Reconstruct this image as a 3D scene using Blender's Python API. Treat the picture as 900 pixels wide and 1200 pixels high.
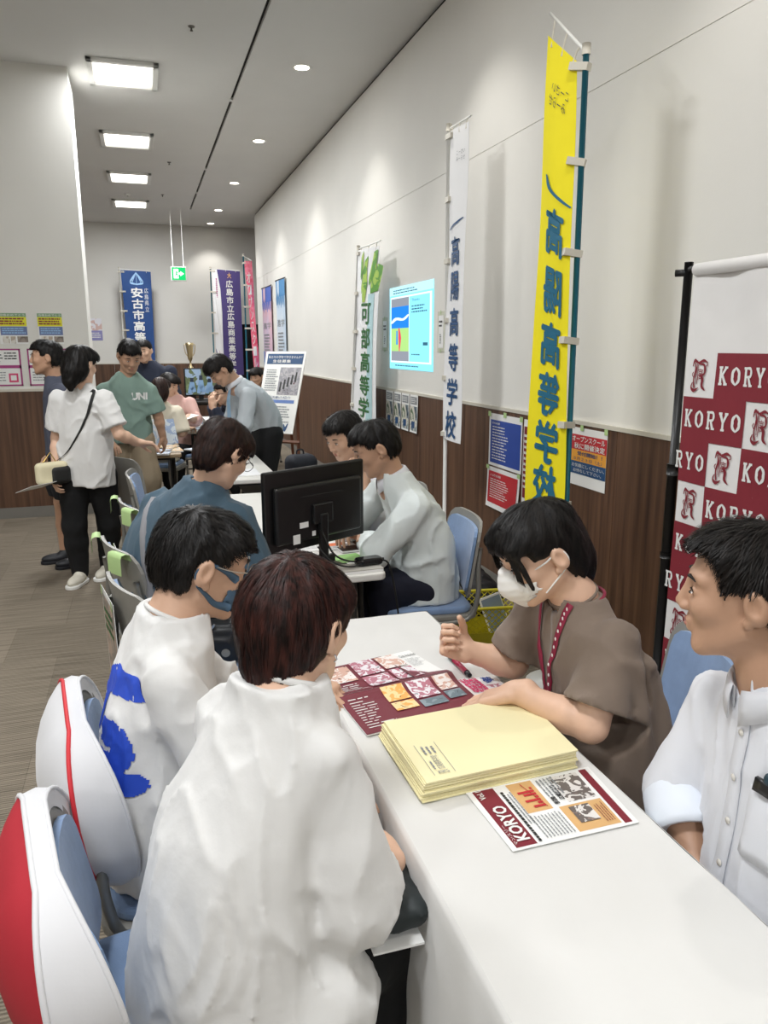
import bpy, math, random
import numpy as np
from mathutils import Vector, Matrix

for _o in list(bpy.data.objects):
    bpy.data.objects.remove(_o)
SC = bpy.context.scene
COL = SC.collection
random.seed(7)
RNG = np.random.RandomState(11)
PI = math.pi

# ------------------------------------------------------------------ camera
EYE = 1.55
def camera_rows(roll_deg=0.1, vx=163.0, vy=405.0, f=900.0):
    d = np.array([(vx-450)/f, (vy-600)/f, 1.0]); d /= np.linalg.norm(d)
    s = math.sin(math.radians(roll_deg)); a, b, c = d
    k = -a*s; n = math.hypot(b, c)
    u = np.array([b, c])/n; w = np.array([c, -b])/n
    t = math.sqrt(1-s*s-(k/n)**2); v = u*(k/n)+w*t
    g = np.array([s, v[0], v[1]])
    X = np.cross(d, -g)
    if X[0] < 0: X = -X
    return np.array([X, d, -g])          # rows: world axes seen from the camera (x right, y down, z forward)
_R = camera_rows()
cam = bpy.data.cameras.new('camera'); cam.sensor_fit = 'VERTICAL'; cam.sensor_height = 36.0
cam.lens = 36.0*900/1200; cam.clip_start = 0.05; cam.clip_end = 60
camo = bpy.data.objects.new('camera', cam); COL.objects.link(camo)
_M = Matrix([[_R[0][0], -_R[0][1], -_R[0][2], 0], [_R[1][0], -_R[1][1], -_R[1][2], 0],
             [_R[2][0], -_R[2][1], -_R[2][2], EYE], [0, 0, 0, 1]])
camo.matrix_world = _M
SC.camera = camo

# ------------------------------------------------------------------ light and exposure
SC.view_settings.view_transform = 'Standard'
SC.view_settings.look = 'None'
SC.view_settings.gamma = 1
SC.view_settings.use_curve_mapping = False
SC.view_settings.exposure = 0.5
w = bpy.data.worlds.new('hall_air'); SC.world = w; w.use_nodes = True
w.node_tree.nodes['Background'].inputs[0].default_value = (0.9, 0.93, 1, 1)
w.node_tree.nodes['Background'].inputs[1].default_value = 0.25
PANEL_W = 44.0
DOWN_W = 30.0
CEIL = 3.85

# ------------------------------------------------------------------ materials
_mats = {}
def srgb(h):
    if isinstance(h, str):
        c = [int(h[i:i+2], 16)/255 for i in (0, 2, 4)]
    else: c = list(h)
    return tuple((x/12.92 if x <= .04045 else ((x+.055)/1.055)**2.4) for x in c)+(1,)
def mat(name, col, rough=0.6, bump=0.0, bscale=60, metal=0, var=0.0, vscale=8, stretch=(1, 1, 1), spec=0.5,
        col2=None, sheen=0, emit=None, estr=0, alpha=1, trans=0, coat=0, detail=3, thresh=None):
    if name in _mats: return _mats[name]
    m = bpy.data.materials.new(name); m.use_nodes = True
    nt = m.node_tree; N = nt.nodes; L = nt.links
    p = N['Principled BSDF']
    c = srgb(col)
    p.inputs['Base Color'].default_value = c
    p.inputs['Roughness'].default_value = rough
    p.inputs['Metallic'].default_value = metal
    p.inputs['Specular IOR Level'].default_value = spec
    if sheen: p.inputs['Sheen Weight'].default_value = sheen
    if coat: p.inputs['Coat Weight'].default_value = coat
    if trans: p.inputs['Transmission Weight'].default_value = trans
    if alpha < 1: p.inputs['Alpha'].default_value = alpha
    if emit:
        p.inputs['Emission Color'].default_value = srgb(emit); p.inputs['Emission Strength'].default_value = estr
    tc = N.new('ShaderNodeTexCoord'); mp = N.new('ShaderNodeMapping'); mp.inputs['Scale'].default_value = stretch
    L.new(tc.outputs['Object'], mp.inputs[0])
    nz = N.new('ShaderNodeTexNoise'); nz.inputs['Scale'].default_value = vscale; nz.inputs['Detail'].default_value = detail
    L.new(mp.outputs[0], nz.inputs['Vector'])
    cr = N.new('ShaderNodeValToRGB')
    k = srgb(col2) if col2 else tuple(x*(1-var) for x in c[:3])+(1,)
    if not col2:
        hi = tuple(min(1, x*(1+var*.5)) for x in c[:3])+(1,)
    else: hi = c
    a, b = thresh if thresh else (0.3, 0.7)
    cr.color_ramp.elements[0].position = a; cr.color_ramp.elements[0].color = k
    cr.color_ramp.elements[1].position = b; cr.color_ramp.elements[1].color = hi
    L.new(nz.outputs['Fac'], cr.inputs[0]); L.new(cr.outputs[0], p.inputs['Base Color'])
    if bump:
        n2 = N.new('ShaderNodeTexNoise'); n2.inputs['Scale'].default_value = bscale; n2.inputs['Detail'].default_value = 4
        L.new(mp.outputs[0], n2.inputs['Vector'])
        bp = N.new('ShaderNodeBump'); bp.inputs['Strength'].default_value = bump; bp.inputs['Distance'].default_value = 0.01
        L.new(n2.outputs['Fac'], bp.inputs['Height']); L.new(bp.outputs[0], p.inputs['Normal'])
    _mats[name] = m
    return m

def wood_mat(name, c1, c2, rough=0.45):
    m = mat(name, c1, rough, col2=c2, vscale=3, stretch=(9, 9, 0.35), thresh=(.3, .72), detail=6, bump=.05, bscale=20)
    return m

def emission(name, col, s):
    if name in _mats: return _mats[name]
    m = bpy.data.materials.new(name); m.use_nodes = True; nt = m.node_tree
    nt.nodes.remove(nt.nodes['Principled BSDF'])
    e = nt.nodes.new('ShaderNodeEmission'); e.inputs[0].default_value = srgb(col); e.inputs[1].default_value = s
    nt.links.new(e.outputs[0], nt.nodes['Material Output'].inputs[0]); _mats[name] = m
    return m

def photo_mat(name, cols, scale=30, seed=0):
    """printed photograph seen small: patches of a few ink colours"""
    if name in _mats: return _mats[name]
    m = bpy.data.materials.new(name); m.use_nodes = True; nt = m.node_tree; N = nt.nodes; L = nt.links
    p = N['Principled BSDF']; p.inputs['Roughness'].default_value = .35
    tc = N.new('ShaderNodeTexCoord'); mp = N.new('ShaderNodeMapping'); mp.inputs['Location'].default_value = (seed*3.1, seed*1.7, seed)
    L.new(tc.outputs['Object'], mp.inputs[0])
    nz = N.new('ShaderNodeTexNoise'); nz.inputs['Scale'].default_value = scale; nz.inputs['Detail'].default_value = 2.5
    nz.inputs['Distortion'].default_value = 1.2
    L.new(mp.outputs[0], nz.inputs['Vector'])
    cr = N.new('ShaderNodeValToRGB'); cr.color_ramp.interpolation = 'CONSTANT' if len(cols) > 3 else 'LINEAR'
    el = cr.color_ramp.elements
    while len(el) < len(cols): el.new(.5)
    for i, c in enumerate(cols):
        el[i].position = 0.0 if i == 0 else .3+.4*(i-1)/max(1, len(cols)-2)*1.0
        el[i].color = srgb(c)
    L.new(nz.outputs['Fac'], cr.inputs[0]); L.new(cr.outputs[0], p.inputs['Base Color'])
    _mats[name] = m
    return m

# ------------------------------------------------------------------ mesh builder
class MB:
    def __init__(s): s.v = []; s.f = []; s.mi = []; s.n = 0
    def add(s, V, F, mi=0):
        V = np.asarray(V, float).reshape(-1, 3)
        s.v.append(V)
        for f in F: s.f.append(tuple(int(i)+s.n for i in f)); s.mi.append(mi)
        s.n += len(V); return s
    def box(s, lo, hi, mi=0, R=None, c=None):
        x0, y0, z0 = lo; x1, y1, z1 = hi
        V = np.array([(x, y, z) for x in (x0, x1) for y in (y0, y1) for z in (z0, z1)], float)
        if R is not None: V = V@np.asarray(R).T
        if c is not None: V = V+np.asarray(c)
        return s.add(V, [(0, 1, 3, 2), (4, 6, 7, 5), (0, 4, 5, 1), (2, 3, 7, 6), (0, 2, 6, 4), (1, 5, 7, 3)], mi)
    def quad(s, a, b, c, d, mi=0): return s.add([a, b, c, d], [(0, 1, 2, 3)], mi)
    def grid(s, P, mi=0, closed_u=False, closed_v=False, flip=False):
        P = np.asarray(P, float); nu, nv = P.shape[:2]; F = []
        for i in range(nu-(0 if closed_u else 1)):
            for j in range(nv-(0 if closed_v else 1)):
                a = i*nv+j; b = ((i+1) % nu)*nv+j; c = ((i+1) % nu)*nv+(j+1) % nv; d = i*nv+(j+1) % nv
                F.append((a, d, c, b) if flip else (a, b, c, d))
        return s.add(P.reshape(-1, 3), F, mi)
    def tube(s, pts, r, n=8, mi=0, cap=True, smooth=0):
        P = [np.asarray(p, float) for p in pts]
        if smooth: P = catmull(P, smooth)
        P = np.array(P); m = len(P)
        rr = np.full(m, r, float) if np.isscalar(r) else np.interp(np.linspace(0, 1, m), np.linspace(0, 1, len(r)), r)
        T = np.gradient(P, axis=0); T /= np.linalg.norm(T, axis=1)[:, None]+1e-9
        up = np.array([0, 0, 1.]) if abs(T[0][2]) < .9 else np.array([1., 0, 0])
        u = np.cross(T[0], up); u /= np.linalg.norm(u)
        rings = []
        for i in range(m):
            u = u-T[i]*(u@T[i]); u /= np.linalg.norm(u)+1e-9; v = np.cross(T[i], u)
            a = np.arange(n)*2*PI/n
            rings.append(P[i]+rr[i]*(np.cos(a)[:, None]*u+np.sin(a)[:, None]*v))
        base = s.n
        s.grid(rings, mi, closed_v=True, flip=True)
        if cap:
            s.f.append(tuple(base+i for i in range(n))); s.mi.append(mi)
            s.f.append(tuple(base+(m-1)*n+i for i in reversed(range(n)))); s.mi.append(mi)
        return s
    def lathe(s, prof, n=16, c=(0, 0, 0), mi=0):
        a = np.arange(n)*2*PI/n
        P = [[(c[0]+r*math.cos(t), c[1]+r*math.sin(t), c[2]+z) for t in a] for r, z in prof]
        return s.grid(P, mi, closed_v=True, flip=True)
    def prism(s, poly, h, axis=2, mi=0, off=0):
        """polygon (2D) extruded by h along axis"""
        n = len(poly)
        def P(q, t):
            a, b = q
            return {2: (a, b, t), 1: (a, t, b), 0: (t, a, b)}[axis]
        V = [P(q, off) for q in poly]+[P(q, off+h) for q in poly]
        F = [tuple(reversed(range(n))), tuple(range(n, 2*n))]+[(i, (i+1) % n, n+(i+1) % n, n+i) for i in range(n)]
        return s.add(V, F, mi)
    def blob(s, c, r, nu=10, nv=14, mi=0):
        th = np.linspace(0, PI, nu); ph = np.arange(nv)*2*PI/nv
        P = [[(c[0]+r[0]*math.sin(t)*math.cos(p), c[1]+r[1]*math.sin(t)*math.sin(p), c[2]+r[2]*math.cos(t)) for p in ph] for t in th]
        return s.grid(P, mi, closed_v=True)
    def mesh(s, name, mats, smooth=False, origin=None):
        V = np.vstack(s.v) if s.v else np.zeros((0, 3))
        if origin is not None: V = V-np.asarray(origin)
        me = bpy.data.meshes.new(name); me.from_pydata(V.tolist(), [], s.f)
        for m in (mats if isinstance(mats, (list, tuple)) else [mats]): me.materials.append(m)
        if len(me.materials) > 1: me.polygons.foreach_set('material_index', s.mi)
        if smooth: me.polygons.foreach_set('use_smooth', [True]*len(me.polygons))
        me.update(); return me
    def build(s, name, mats, parent=None, smooth=False, bevel=0, label=None, loc=(0, 0, 0), kind=None, origin=None, seg=2, rot=None):
        o = bpy.data.objects.new(name, s.mesh(name, mats, smooth, origin)); COL.objects.link(o)
        o.location = loc
        if rot: o.rotation_euler = rot
        if parent is not None: o.parent = parent
        if bevel:
            b = o.modifiers.new('bevel', 'BEVEL'); b.width = bevel; b.segments = seg; b.limit_method = 'ANGLE'; b.angle_limit = .6
        if label: o['label'] = label
        if kind: o['kind'] = kind
        return o

def catmull(P, k):
    P = [np.asarray(p, float) for p in P]; Q = [2*P[0]-P[1]]+P+[2*P[-1]-P[-2]]; out = []
    for i in range(1, len(Q)-2):
        for j in range(k):
            t = j/k; a, b, c, d = Q[i-1:i+3]
            out.append(.5*((2*b)+(-a+c)*t+(2*a-5*b+4*c-d)*t*t+(-a+3*b-3*c+d)*t**3))
    out.append(P[-1]); return out

def thing(name, label, cat, loc=(0, 0, 0), rz=0, group=None):
    o = bpy.data.objects.new(name, None); COL.objects.link(o); o.empty_display_size = .1
    o.location = loc; o.rotation_euler = (0, 0, rz); o['label'] = label; o['category'] = cat
    if group: o['group'] = group
    return o
def tag(o, label, cat, group=None, kind=None):
    o['label'] = label; o['category'] = cat
    if group: o['group'] = group
    if kind: o['kind'] = kind
    return o
def struct(o, label=None):
    o['kind'] = 'structure'
    if label: o['label'] = label
    return o
def dup(root, loc, rz, label, group=None, skip=()):
    r = root.copy(); COL.objects.link(r); r.location = loc; r.rotation_euler = (0, 0, rz); r['label'] = label
    if group: r['group'] = group
    for ch in list(root.children):
        if ch.name.split('.')[0] in skip: continue
        c = ch.copy(); COL.objects.link(c); c.parent = r
        for g in list(ch.children):
            d = g.copy(); COL.objects.link(d); d.parent = c
    return r

# ------------------------------------------------------------------ lettering (flat print)
_txt = {}
def glyphs(s, weight=0.0):
    k = (s, weight)
    if k not in _txt:
        c = bpy.data.curves.new('lettering', 'FONT'); c.body = s; c.offset = weight; c.resolution_u = 2
        o = bpy.data.objects.new('lettering', c); COL.objects.link(o)
        m = bpy.data.meshes.new_from_object(o)
        V = np.array([v.co[:2] for v in m.vertices], float).reshape(-1, 2); F = [tuple(p.vertices) for p in m.polygons]
        bpy.data.objects.remove(o); bpy.data.curves.remove(c); bpy.data.meshes.remove(m)
        _txt[k] = (V, F)
    V, F = _txt[k]; return V.copy(), F
def text_fit(mb, s, x0, y0, x1, y1, place, weight=0.0, mi=0, flip=False, rot=0, keep=False, two=False):
    """lettering fitted in the box x0..x1, y0..y1 of a flat sheet; place(x,y) gives the point in space"""
    V, F = glyphs(s, weight)
    if len(V) == 0: return
    if rot: V = V@np.array([[math.cos(rot), math.sin(rot)], [-math.sin(rot), math.cos(rot)]])
    lo, hi = V.min(0), V.max(0); d = np.maximum(hi-lo, 1e-6)
    U = (V-lo)/d
    if flip: U[:, 0] = 1-U[:, 0]
    W, Hh = x1-x0, y1-y0
    if keep:
        k = min(W/d[0], Hh/d[1]); w2, h2 = d[0]*k, d[1]*k
        x0 += (W-w2)/2; y0 += (Hh-h2)/2; W, Hh = w2, h2
    P = [place(x0+u*W, y0+v*Hh) for u, v in U]
    if flip: F = [tuple(reversed(f)) for f in F]
    mb.add(P, F, mi)
def vert_text(mb, s, xc, ytop, size, pitch, place, weight=.03, mi=0, flip=False, aspect=1.0):
    for i, ch in enumerate(s):
        y = ytop-i*pitch
        text_fit(mb, ch, xc-size*aspect/2, y-size, xc+size*aspect/2, y, place, weight, mi, flip)
def rect_on(mb, x0, y0, x1, y1, place, mi=0, n=1, m=1):
    P = [[place(x0+(x1-x0)*i/n, y0+(y1-y0)*j/m) for j in range(m+1)] for i in range(n+1)]
    mb.grid(P, mi)
def lines_on(mb, x0, y0, x1, y1, n, place, mi=0, fill=.45, rag=.3, chunks=0):
    """rows of small print: short bars with gaps"""
    h = (y1-y0)/n
    for i in range(n):
        yb = y0+i*h+h*(1-fill)/2; xe = x1-(x1-x0)*rag*random.random(); x = x0
        while x < xe:
            wd = min(xe-x, h*(.5+1.5*random.random()))
            rect_on(mb, x, yb, x+wd, yb+h*fill, place, mi); x += wd+h*.25

# ------------------------------------------------------------------ signed distance bodies
class SDF:
    """a body is the smooth union of tapered limbs, ovals and lofted trunks, meshed as one surface"""
    def __init__(s, h=.008): s.h = h; s.ops = []; s.cuts = []
    def cap(s, a, b, ra, rb=None, k=.015, sub=False):
        rb = ra if rb is None else rb; a = np.array(a, float); b = np.array(b, float); R = max(ra, rb)
        def f(P):
            ba = b-a; t = np.clip(((P-a)@ba)/max(ba@ba, 1e-12), 0, 1)
            return np.linalg.norm(P-a-t[..., None]*ba, axis=-1)-(ra+(rb-ra)*t)
        s.ops.append((f, np.minimum(a, b)-R, np.maximum(a, b)+R, k, sub)); return s
    def chain(s, pts, rs, k=.015, sm=0):
        for i in range(len(pts)-1): s.cap(pts[i], pts[i+1], rs[i], rs[i+1], k)
        return s
    def ell(s, c, r, M=None, k=.015, sub=False):
        c = np.array(c, float); r = np.array(r, float); R = r.max()
        def f(P):
            q = P-c
            if M is not None: q = q@M            # columns of M are the oval's own axes
            k0 = np.linalg.norm(q/r, axis=-1); k1 = np.linalg.norm(q/(r*r), axis=-1)
            return k0*(k0-1)/np.maximum(k1, 1e-6)
        s.ops.append((f, c-R, c+R, k, sub)); return s
    def rbox(s, c, hs, rad, M=None, k=.01, sub=False):
        c = np.array(c, float); hs = np.array(hs, float); R = np.linalg.norm(hs)
        def f(P):
            q = P-c
            if M is not None: q = q@M
            q = np.abs(q)-(hs-rad)
            return np.linalg.norm(np.maximum(q, 0), axis=-1)+np.minimum(q.max(-1), 0)-rad
        s.ops.append((f, c-R, c+R, k, sub)); return s
    def loft(s, knots, right, up, k=.03, e=2.3):
        """trunk: knots = [(centre, half width, half depth)] in rising order along up"""
        up = np.array(up, float); up /= np.linalg.norm(up); r = np.array(right, float); r = r-up*(r@up); r /= np.linalg.norm(r)
        fw = np.cross(up, r); C = np.array([q[0] for q in knots], float)
        w = C@up; A = np.array([q[1] for q in knots], float); B = np.array([q[2] for q in knots], float)
        cu = C@r; cv = C@fw; R = max(A.max(), B.max())+.02
        from numpy import interp
        ws = np.linspace(w[0], w[-1], 60)
        def sm(y):
            q = interp(ws, w, y); ker = np.ones(9)/9; return np.convolve(np.pad(q, 4, 'edge'), ker, 'valid')
        A2, B2, cu2, cv2 = sm(A), sm(B), sm(cu), sm(cv)
        def f(P):
            pw = P@up
            a = interp(pw, ws, A2); b = interp(pw, ws, B2)
            du = np.abs(P@r-interp(pw, ws, cu2)); dv = np.abs(P@fw-interp(pw, ws, cv2))
            q = ((du/a)**e+(dv/b)**e)**(1/e)
            d = (q-1)*np.minimum(a, b)
            ez = np.maximum(w[0]-pw, pw-w[-1])
            return np.where(ez > 0, np.sqrt(np.maximum(d, 0)**2+ez**2)+np.minimum(d, 0)*0, np.maximum(d, ez)) 
        s.ops.append((f, C.min(0)-R, C.max(0)+R, k, False)); return s
    def cut(s, p, n, k=.004):
        """remove what lies beyond the plane through p with normal n"""
        p = np.array(p, float); n = np.array(n, float); n /= np.linalg.norm(n); s.cuts.append((p, n, k, None)); return s
    def cut_in(s, p, n, c, R):
        p = np.array(p, float); n = np.array(n, float); n /= np.linalg.norm(n); s.cuts.append((p, n, .004, (np.array(c, float), R))); return s
    def field(s, fold=None):
        h = s.h; lo = np.min([o[1] for o in s.ops if not o[4]], axis=0)-3*h; hi = np.max([o[2] for o in s.ops if not o[4]], axis=0)+3*h
        n = np.ceil((hi-lo)/h).astype(int)+1
        D = np.full(n, .5, np.float32)
        ax = [lo[i]+np.arange(n[i])*h for i in range(3)]
        for f, a, b, k, sub in s.ops:
            m = k+4*h
            i0 = np.clip(np.floor((a-m-lo)/h).astype(int), 0, n-1); i1 = np.clip(np.ceil((b+m-lo)/h).astype(int)+1, 1, n)
            if (i1 <= i0).any(): continue
            sl = tuple(slice(i0[i], i1[i]) for i in range(3))
            P = np.stack(np.meshgrid(*[ax[i][sl[i]] for i in range(3)], indexing='ij'), -1)
            d = f(P).astype(np.float32); o = D[sl]
            if sub:
                d = -d; hh = np.clip(.5+.5*(d-o)/k, 0, 1); D[sl] = o+(d-o)*hh+k*hh*(1-hh)
            else:
                hh = np.clip(.5+.5*(o-d)/k, 0, 1); D[sl] = o+(d-o)*hh-k*hh*(1-hh)
        idx = np.argwhere(np.abs(D) < .035+2*h)
        P = lo+idx*h
        if fold is not None:
            D[tuple(idx.T)] += fold(P).astype(np.float32)
        for p, nn, k, zone in s.cuts:
            G = (ax[0]-p[0])[:, None, None]*nn[0]+(ax[1]-p[1])[None, :, None]*nn[1]+(ax[2]-p[2])[None, None, :]*nn[2]
            if zone is not None:
                c, R = zone
                rr = np.sqrt(((ax[0]-c[0])**2)[:, None, None]+((ax[1]-c[1])**2)[None, :, None]+((ax[2]-c[2])**2)[None, None, :])
                G = np.minimum(G, R-rr)
            D = np.maximum(D, G.astype(np.float32))
        s.D, s.lo, s.n = D, lo, n
        return D
    def surf(s, fold=None, relax=1):
        D = s.field(fold); V, F = nets(D, s.lo, s.h)
        return V, F
    def sample(s, P):
        q = (P-s.lo)/s.h; i = np.clip(np.floor(q).astype(int), 0, s.n-2); f = np.clip(q-i, 0, 1)
        D = s.D; x, y, z = i.T; fx, fy, fz = f.T
        c = lambda a, b, c_: D[x+a, y+b, z+c_]
        return ((c(0, 0, 0)*(1-fx)+c(1, 0, 0)*fx)*(1-fy)+(c(0, 1, 0)*(1-fx)+c(1, 1, 0)*fx)*fy)*(1-fz) + \
               ((c(0, 0, 1)*(1-fx)+c(1, 0, 1)*fx)*(1-fy)+(c(0, 1, 1)*(1-fx)+c(1, 1, 1)*fx)*fy)*fz
    def grad(s, P):
        h = s.h; g = np.stack([s.sample(P+np.eye(3)[i]*h)-s.sample(P-np.eye(3)[i]*h) for i in range(3)], -1)
        return g/(np.linalg.norm(g, axis=1)[:, None]+1e-9)

def nets(D, lo, h):
    """surface nets: one vertex per crossed cell"""
    S = D < 0; n = D.shape
    c = np.zeros((n[0]-1, n[1]-1, n[2]-1), np.int8)
    for a in (0, 1):
        for b in (0, 1):
            for d in (0, 1):
                c += S[a:n[0]-1+a, b:n[1]-1+b, d:n[2]-1+d]
    act = np.argwhere((c > 0) & (c < 8))
    if len(act) == 0: return np.zeros((0, 3)), []
    offs = np.array([(a, b, d) for a in (0, 1) for b in (0, 1) for d in (0, 1)])
    vals = np.stack([D[tuple((act+o).T)] for o in offs], 1)
    acc = np.zeros((len(act), 3)); cnt = np.zeros(len(act))
    for i in range(8):
        for j in range(i+1, 8):
            if np.abs(offs[i]-offs[j]).sum() != 1: continue
            a, b = vals[:, i], vals[:, j]; m = (a < 0) != (b < 0)
            t = a/(a-b+1e-12)*m
            acc += m[:, None]*(offs[i]+(offs[j]-offs[i])*t[:, None]); cnt += m
    V = lo+(act+acc/cnt[:, None])*h
    idm = np.full(c.shape, -1, np.int64); idm[tuple(act.T)] = np.arange(len(act))
    F = []
    for ax in range(3):
        o = [0, 0, 0]; o[ax] = 1
        A = S[:n[0]-o[0], :n[1]-o[1], :n[2]-o[2]]; B = S[o[0]:, o[1]:, o[2]:]
        E = np.argwhere(A != B)
        u, v = [(1, 2), (2, 0), (0, 1)][ax]
        ok = (E[:, u] > 0) & (E[:, v] > 0) & (E[:, u] < n[u]-1) & (E[:, v] < n[v]-1); E = E[ok]
        eu = np.eye(3, dtype=int)[u]; ev = np.eye(3, dtype=int)[v]
        q = np.stack([idm[tuple((E-eu-ev).T)], idm[tuple((E-ev).T)], idm[tuple(E.T)], idm[tuple((E-eu).T)]], 1)
        inside = A[tuple(E.T)]
        q[~inside] = q[~inside][:, ::-1]
        F.append(q)
    F = np.vstack(F); F = F[(F >= 0).all(1)]
    return V, F

def mesh_fast(name, V, F, mats, smooth=True):
    me = bpy.data.meshes.new(name); me.vertices.add(len(V)); me.vertices.foreach_set('co', np.asarray(V, np.float32).ravel())
    F = np.asarray(F); me.loops.add(F.size); me.loops.foreach_set('vertex_index', F.ravel().astype(np.int32))
    me.polygons.add(len(F)); me.polygons.foreach_set('loop_start', np.arange(0, F.size, F.shape[1], dtype=np.int32))
    me.polygons.foreach_set('use_smooth', np.full(len(F), smooth))
    for m in (mats if isinstance(mats, (list, tuple)) else [mats]): me.materials.append(m)
    me.update(calc_edges=True); me.validate(); return me
def link(name, me, parent=None, label=None):
    o = bpy.data.objects.new(name, me); COL.objects.link(o)
    if parent is not None: o.parent = parent
    if label: o['label'] = label
    return o

# value noise
_lat = np.random.RandomState(3).rand(64, 64, 64).astype(np.float32)
def vnoise(P):
    i = np.floor(P).astype(int); f = P-i; f = f*f*(3-2*f); x, y, z = (i % 64).T; X, Y, Z = ((i+1) % 64).T; a, b, c = f.T
    L = _lat
    return ((L[x, y, z]*(1-a)+L[X, y, z]*a)*(1-b)+(L[x, Y, z]*(1-a)+L[X, Y, z]*a)*b)*(1-c) + \
           ((L[x, y, Z]*(1-a)+L[X, y, Z]*a)*(1-b)+(L[x, Y, Z]*(1-a)+L[X, Y, Z]*a)*b)*c
def folds(amp=.006, scale=(9, 9, 3.5), seed=0, fine=.35):
    """creases of worn cloth, longer along the least scaled axis"""
    def f(P):
        q = P*np.array(scale)+seed*7.3
        wv = vnoise(P*4+seed)*2.2
        n = vnoise(q+wv[:, None]); r = 1-np.abs(2*n-1)
        n2 = vnoise(q*1.9+11+wv[:, None]); r2 = 1-np.abs(2*n2-1)
        q3 = P*np.array(scale)*4.2+seed*3.1; r3 = 1-np.abs(2*vnoise(q3+wv[:, None]*2.5)-1)
        return -amp*(r**3-.3)-amp*fine*1.6*(r2**4-.25)-amp*.16*(r3**4)
    return f
# ================================================================== the room
XW = 2.12; YF = 16.4; YL = 7.6; XC = -0.43
m_wall = mat('wall_paper', 'e3e1db', .85, bump=.05, bscale=220, var=.03, vscale=1.5)
m_ceil = mat('ceiling_board', 'dcdbd8', .9, bump=.03, bscale=150, var=.02, vscale=2)
m_wood = wood_mat('wainscot_wood', '70503a', '422a1d', .5)
m_base = mat('grey_baseboard', '7d7a74', .6, var=.05)
m_cap = mat('cap_strip', 'cfcabd', .5, var=.03)
m_dark = mat('shadow_gap', '2a2826', .8)
m_white = mat('white_plastic', 'eeeeea', .4, var=.02)

def carpet():
    m = bpy.data.materials.new('carpet_tiles'); m.use_nodes = True; nt = m.node_tree; N = nt.nodes; L = nt.links
    p = N['Principled BSDF']; p.inputs['Roughness'].default_value = .95; p.inputs['Specular IOR Level'].default_value = .15
    tc = N.new('ShaderNodeTexCoord')
    mp = N.new('ShaderNodeMapping'); mp.inputs['Scale'].default_value = (3, 62, 1); L.new(tc.outputs['Object'], mp.inputs[0])
    n1 = N.new('ShaderNodeTexNoise'); n1.inputs['Scale'].default_value = 1; n1.inputs['Detail'].default_value = 3; L.new(mp.outputs[0], n1.inputs['Vector'])
    mp2 = N.new('ShaderNodeMapping'); mp2.inputs['Scale'].default_value = (24, 24, 1); L.new(tc.outputs['Object'], mp2.inputs[0])
    wv = N.new('ShaderNodeTexWave'); wv.bands_direction = 'Y'; wv.inputs['Scale'].default_value = 1.0
    wv.inputs['Distortion'].default_value = 1.2; wv.inputs['Detail'].default_value = 2; L.new(mp2.outputs[0], wv.inputs['Vector'])
    br = N.new('ShaderNodeTexBrick'); br.offset = .5; br.inputs['Scale'].default_value = 1
    br.inputs['Brick Width'].default_value = .5; br.inputs['Row Height'].default_value = .5; br.inputs['Mortar Size'].default_value = .0015
    br.inputs['Color1'].default_value = (.30, .30, .30, 1); br.inputs['Color2'].default_value = (.62, .62, .62, 1); br.inputs['Mortar'].default_value = (.2, .2, .2, 1)
    L.new(tc.outputs['Object'], br.inputs['Vector'])
    a = N.new('ShaderNodeMath'); a.operation = 'MULTIPLY_ADD'; a.inputs[1].default_value = .55; L.new(n1.outputs['Fac'], a.inputs[0])
    b = N.new('ShaderNodeMath'); b.operation = 'MULTIPLY'; b.inputs[1].default_value = .30; L.new(wv.outputs['Fac'], b.inputs[0]); L.new(b.outputs[0], a.inputs[2])
    c = N.new('ShaderNodeMath'); c.operation = 'MULTIPLY_ADD'; c.inputs[1].default_value = .42; L.new(br.outputs['Color'], c.inputs[0]); L.new(a.outputs[0], c.inputs[2])
    fine = N.new('ShaderNodeTexNoise'); fine.inputs['Scale'].default_value = 260; L.new(tc.outputs['Object'], fine.inputs['Vector'])
    d = N.new('ShaderNodeMath'); d.operation = 'MULTIPLY_ADD'; d.inputs[1].default_value = .25; L.new(fine.outputs['Fac'], d.inputs[0]); L.new(c.outputs[0], d.inputs[2])
    cr = N.new('ShaderNodeValToRGB'); cr.color_ramp.elements[0].position = .38; cr.color_ramp.elements[0].color = srgb('433c33')
    cr.color_ramp.elements[1].position = 1.0; cr.color_ramp.elements[1].color = srgb('9c9181')
    L.new(d.outputs[0], cr.inputs[0]); L.new(cr.outputs[0], p.inputs['Base Color'])
    bp = N.new('ShaderNodeBump'); bp.inputs['Strength'].default_value = .6; bp.inputs['Distance'].default_value = .006
    L.new(d.outputs[0], bp.inputs['Height']); L.new(bp.outputs[0], p.inputs['Normal'])
    return m
struct(MB().box((-7, -5, -.1), (7, 17, 0)).build('floor', carpet()), 'grey beige striped carpet tile floor')
# ceiling, with the long track groove cut out between two slabs
cb = MB()
cb.box((-7, -5, CEIL), (.985, 17, CEIL+.1)); cb.box((1.015, -5, CEIL), (7, 17, CEIL+.1)); cb.box((.985, 14.42, CEIL), (1.015, 17, CEIL+.1))
ceil = struct(cb.build('ceiling', m_ceil), 'pale grey plaster ceiling with lamps')
MB().box((.985, -5, CEIL+.03), (1.015, 14.42, CEIL+.05)).build('groove_back', m_dark, ceil)
jb = MB()
for y in (8.1, 11.2, 12.9): jb.box((.985, y, CEIL-.002), (1.015, y+.06, CEIL+.02))
jb.build('groove_joint', m_ceil, ceil)
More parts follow.
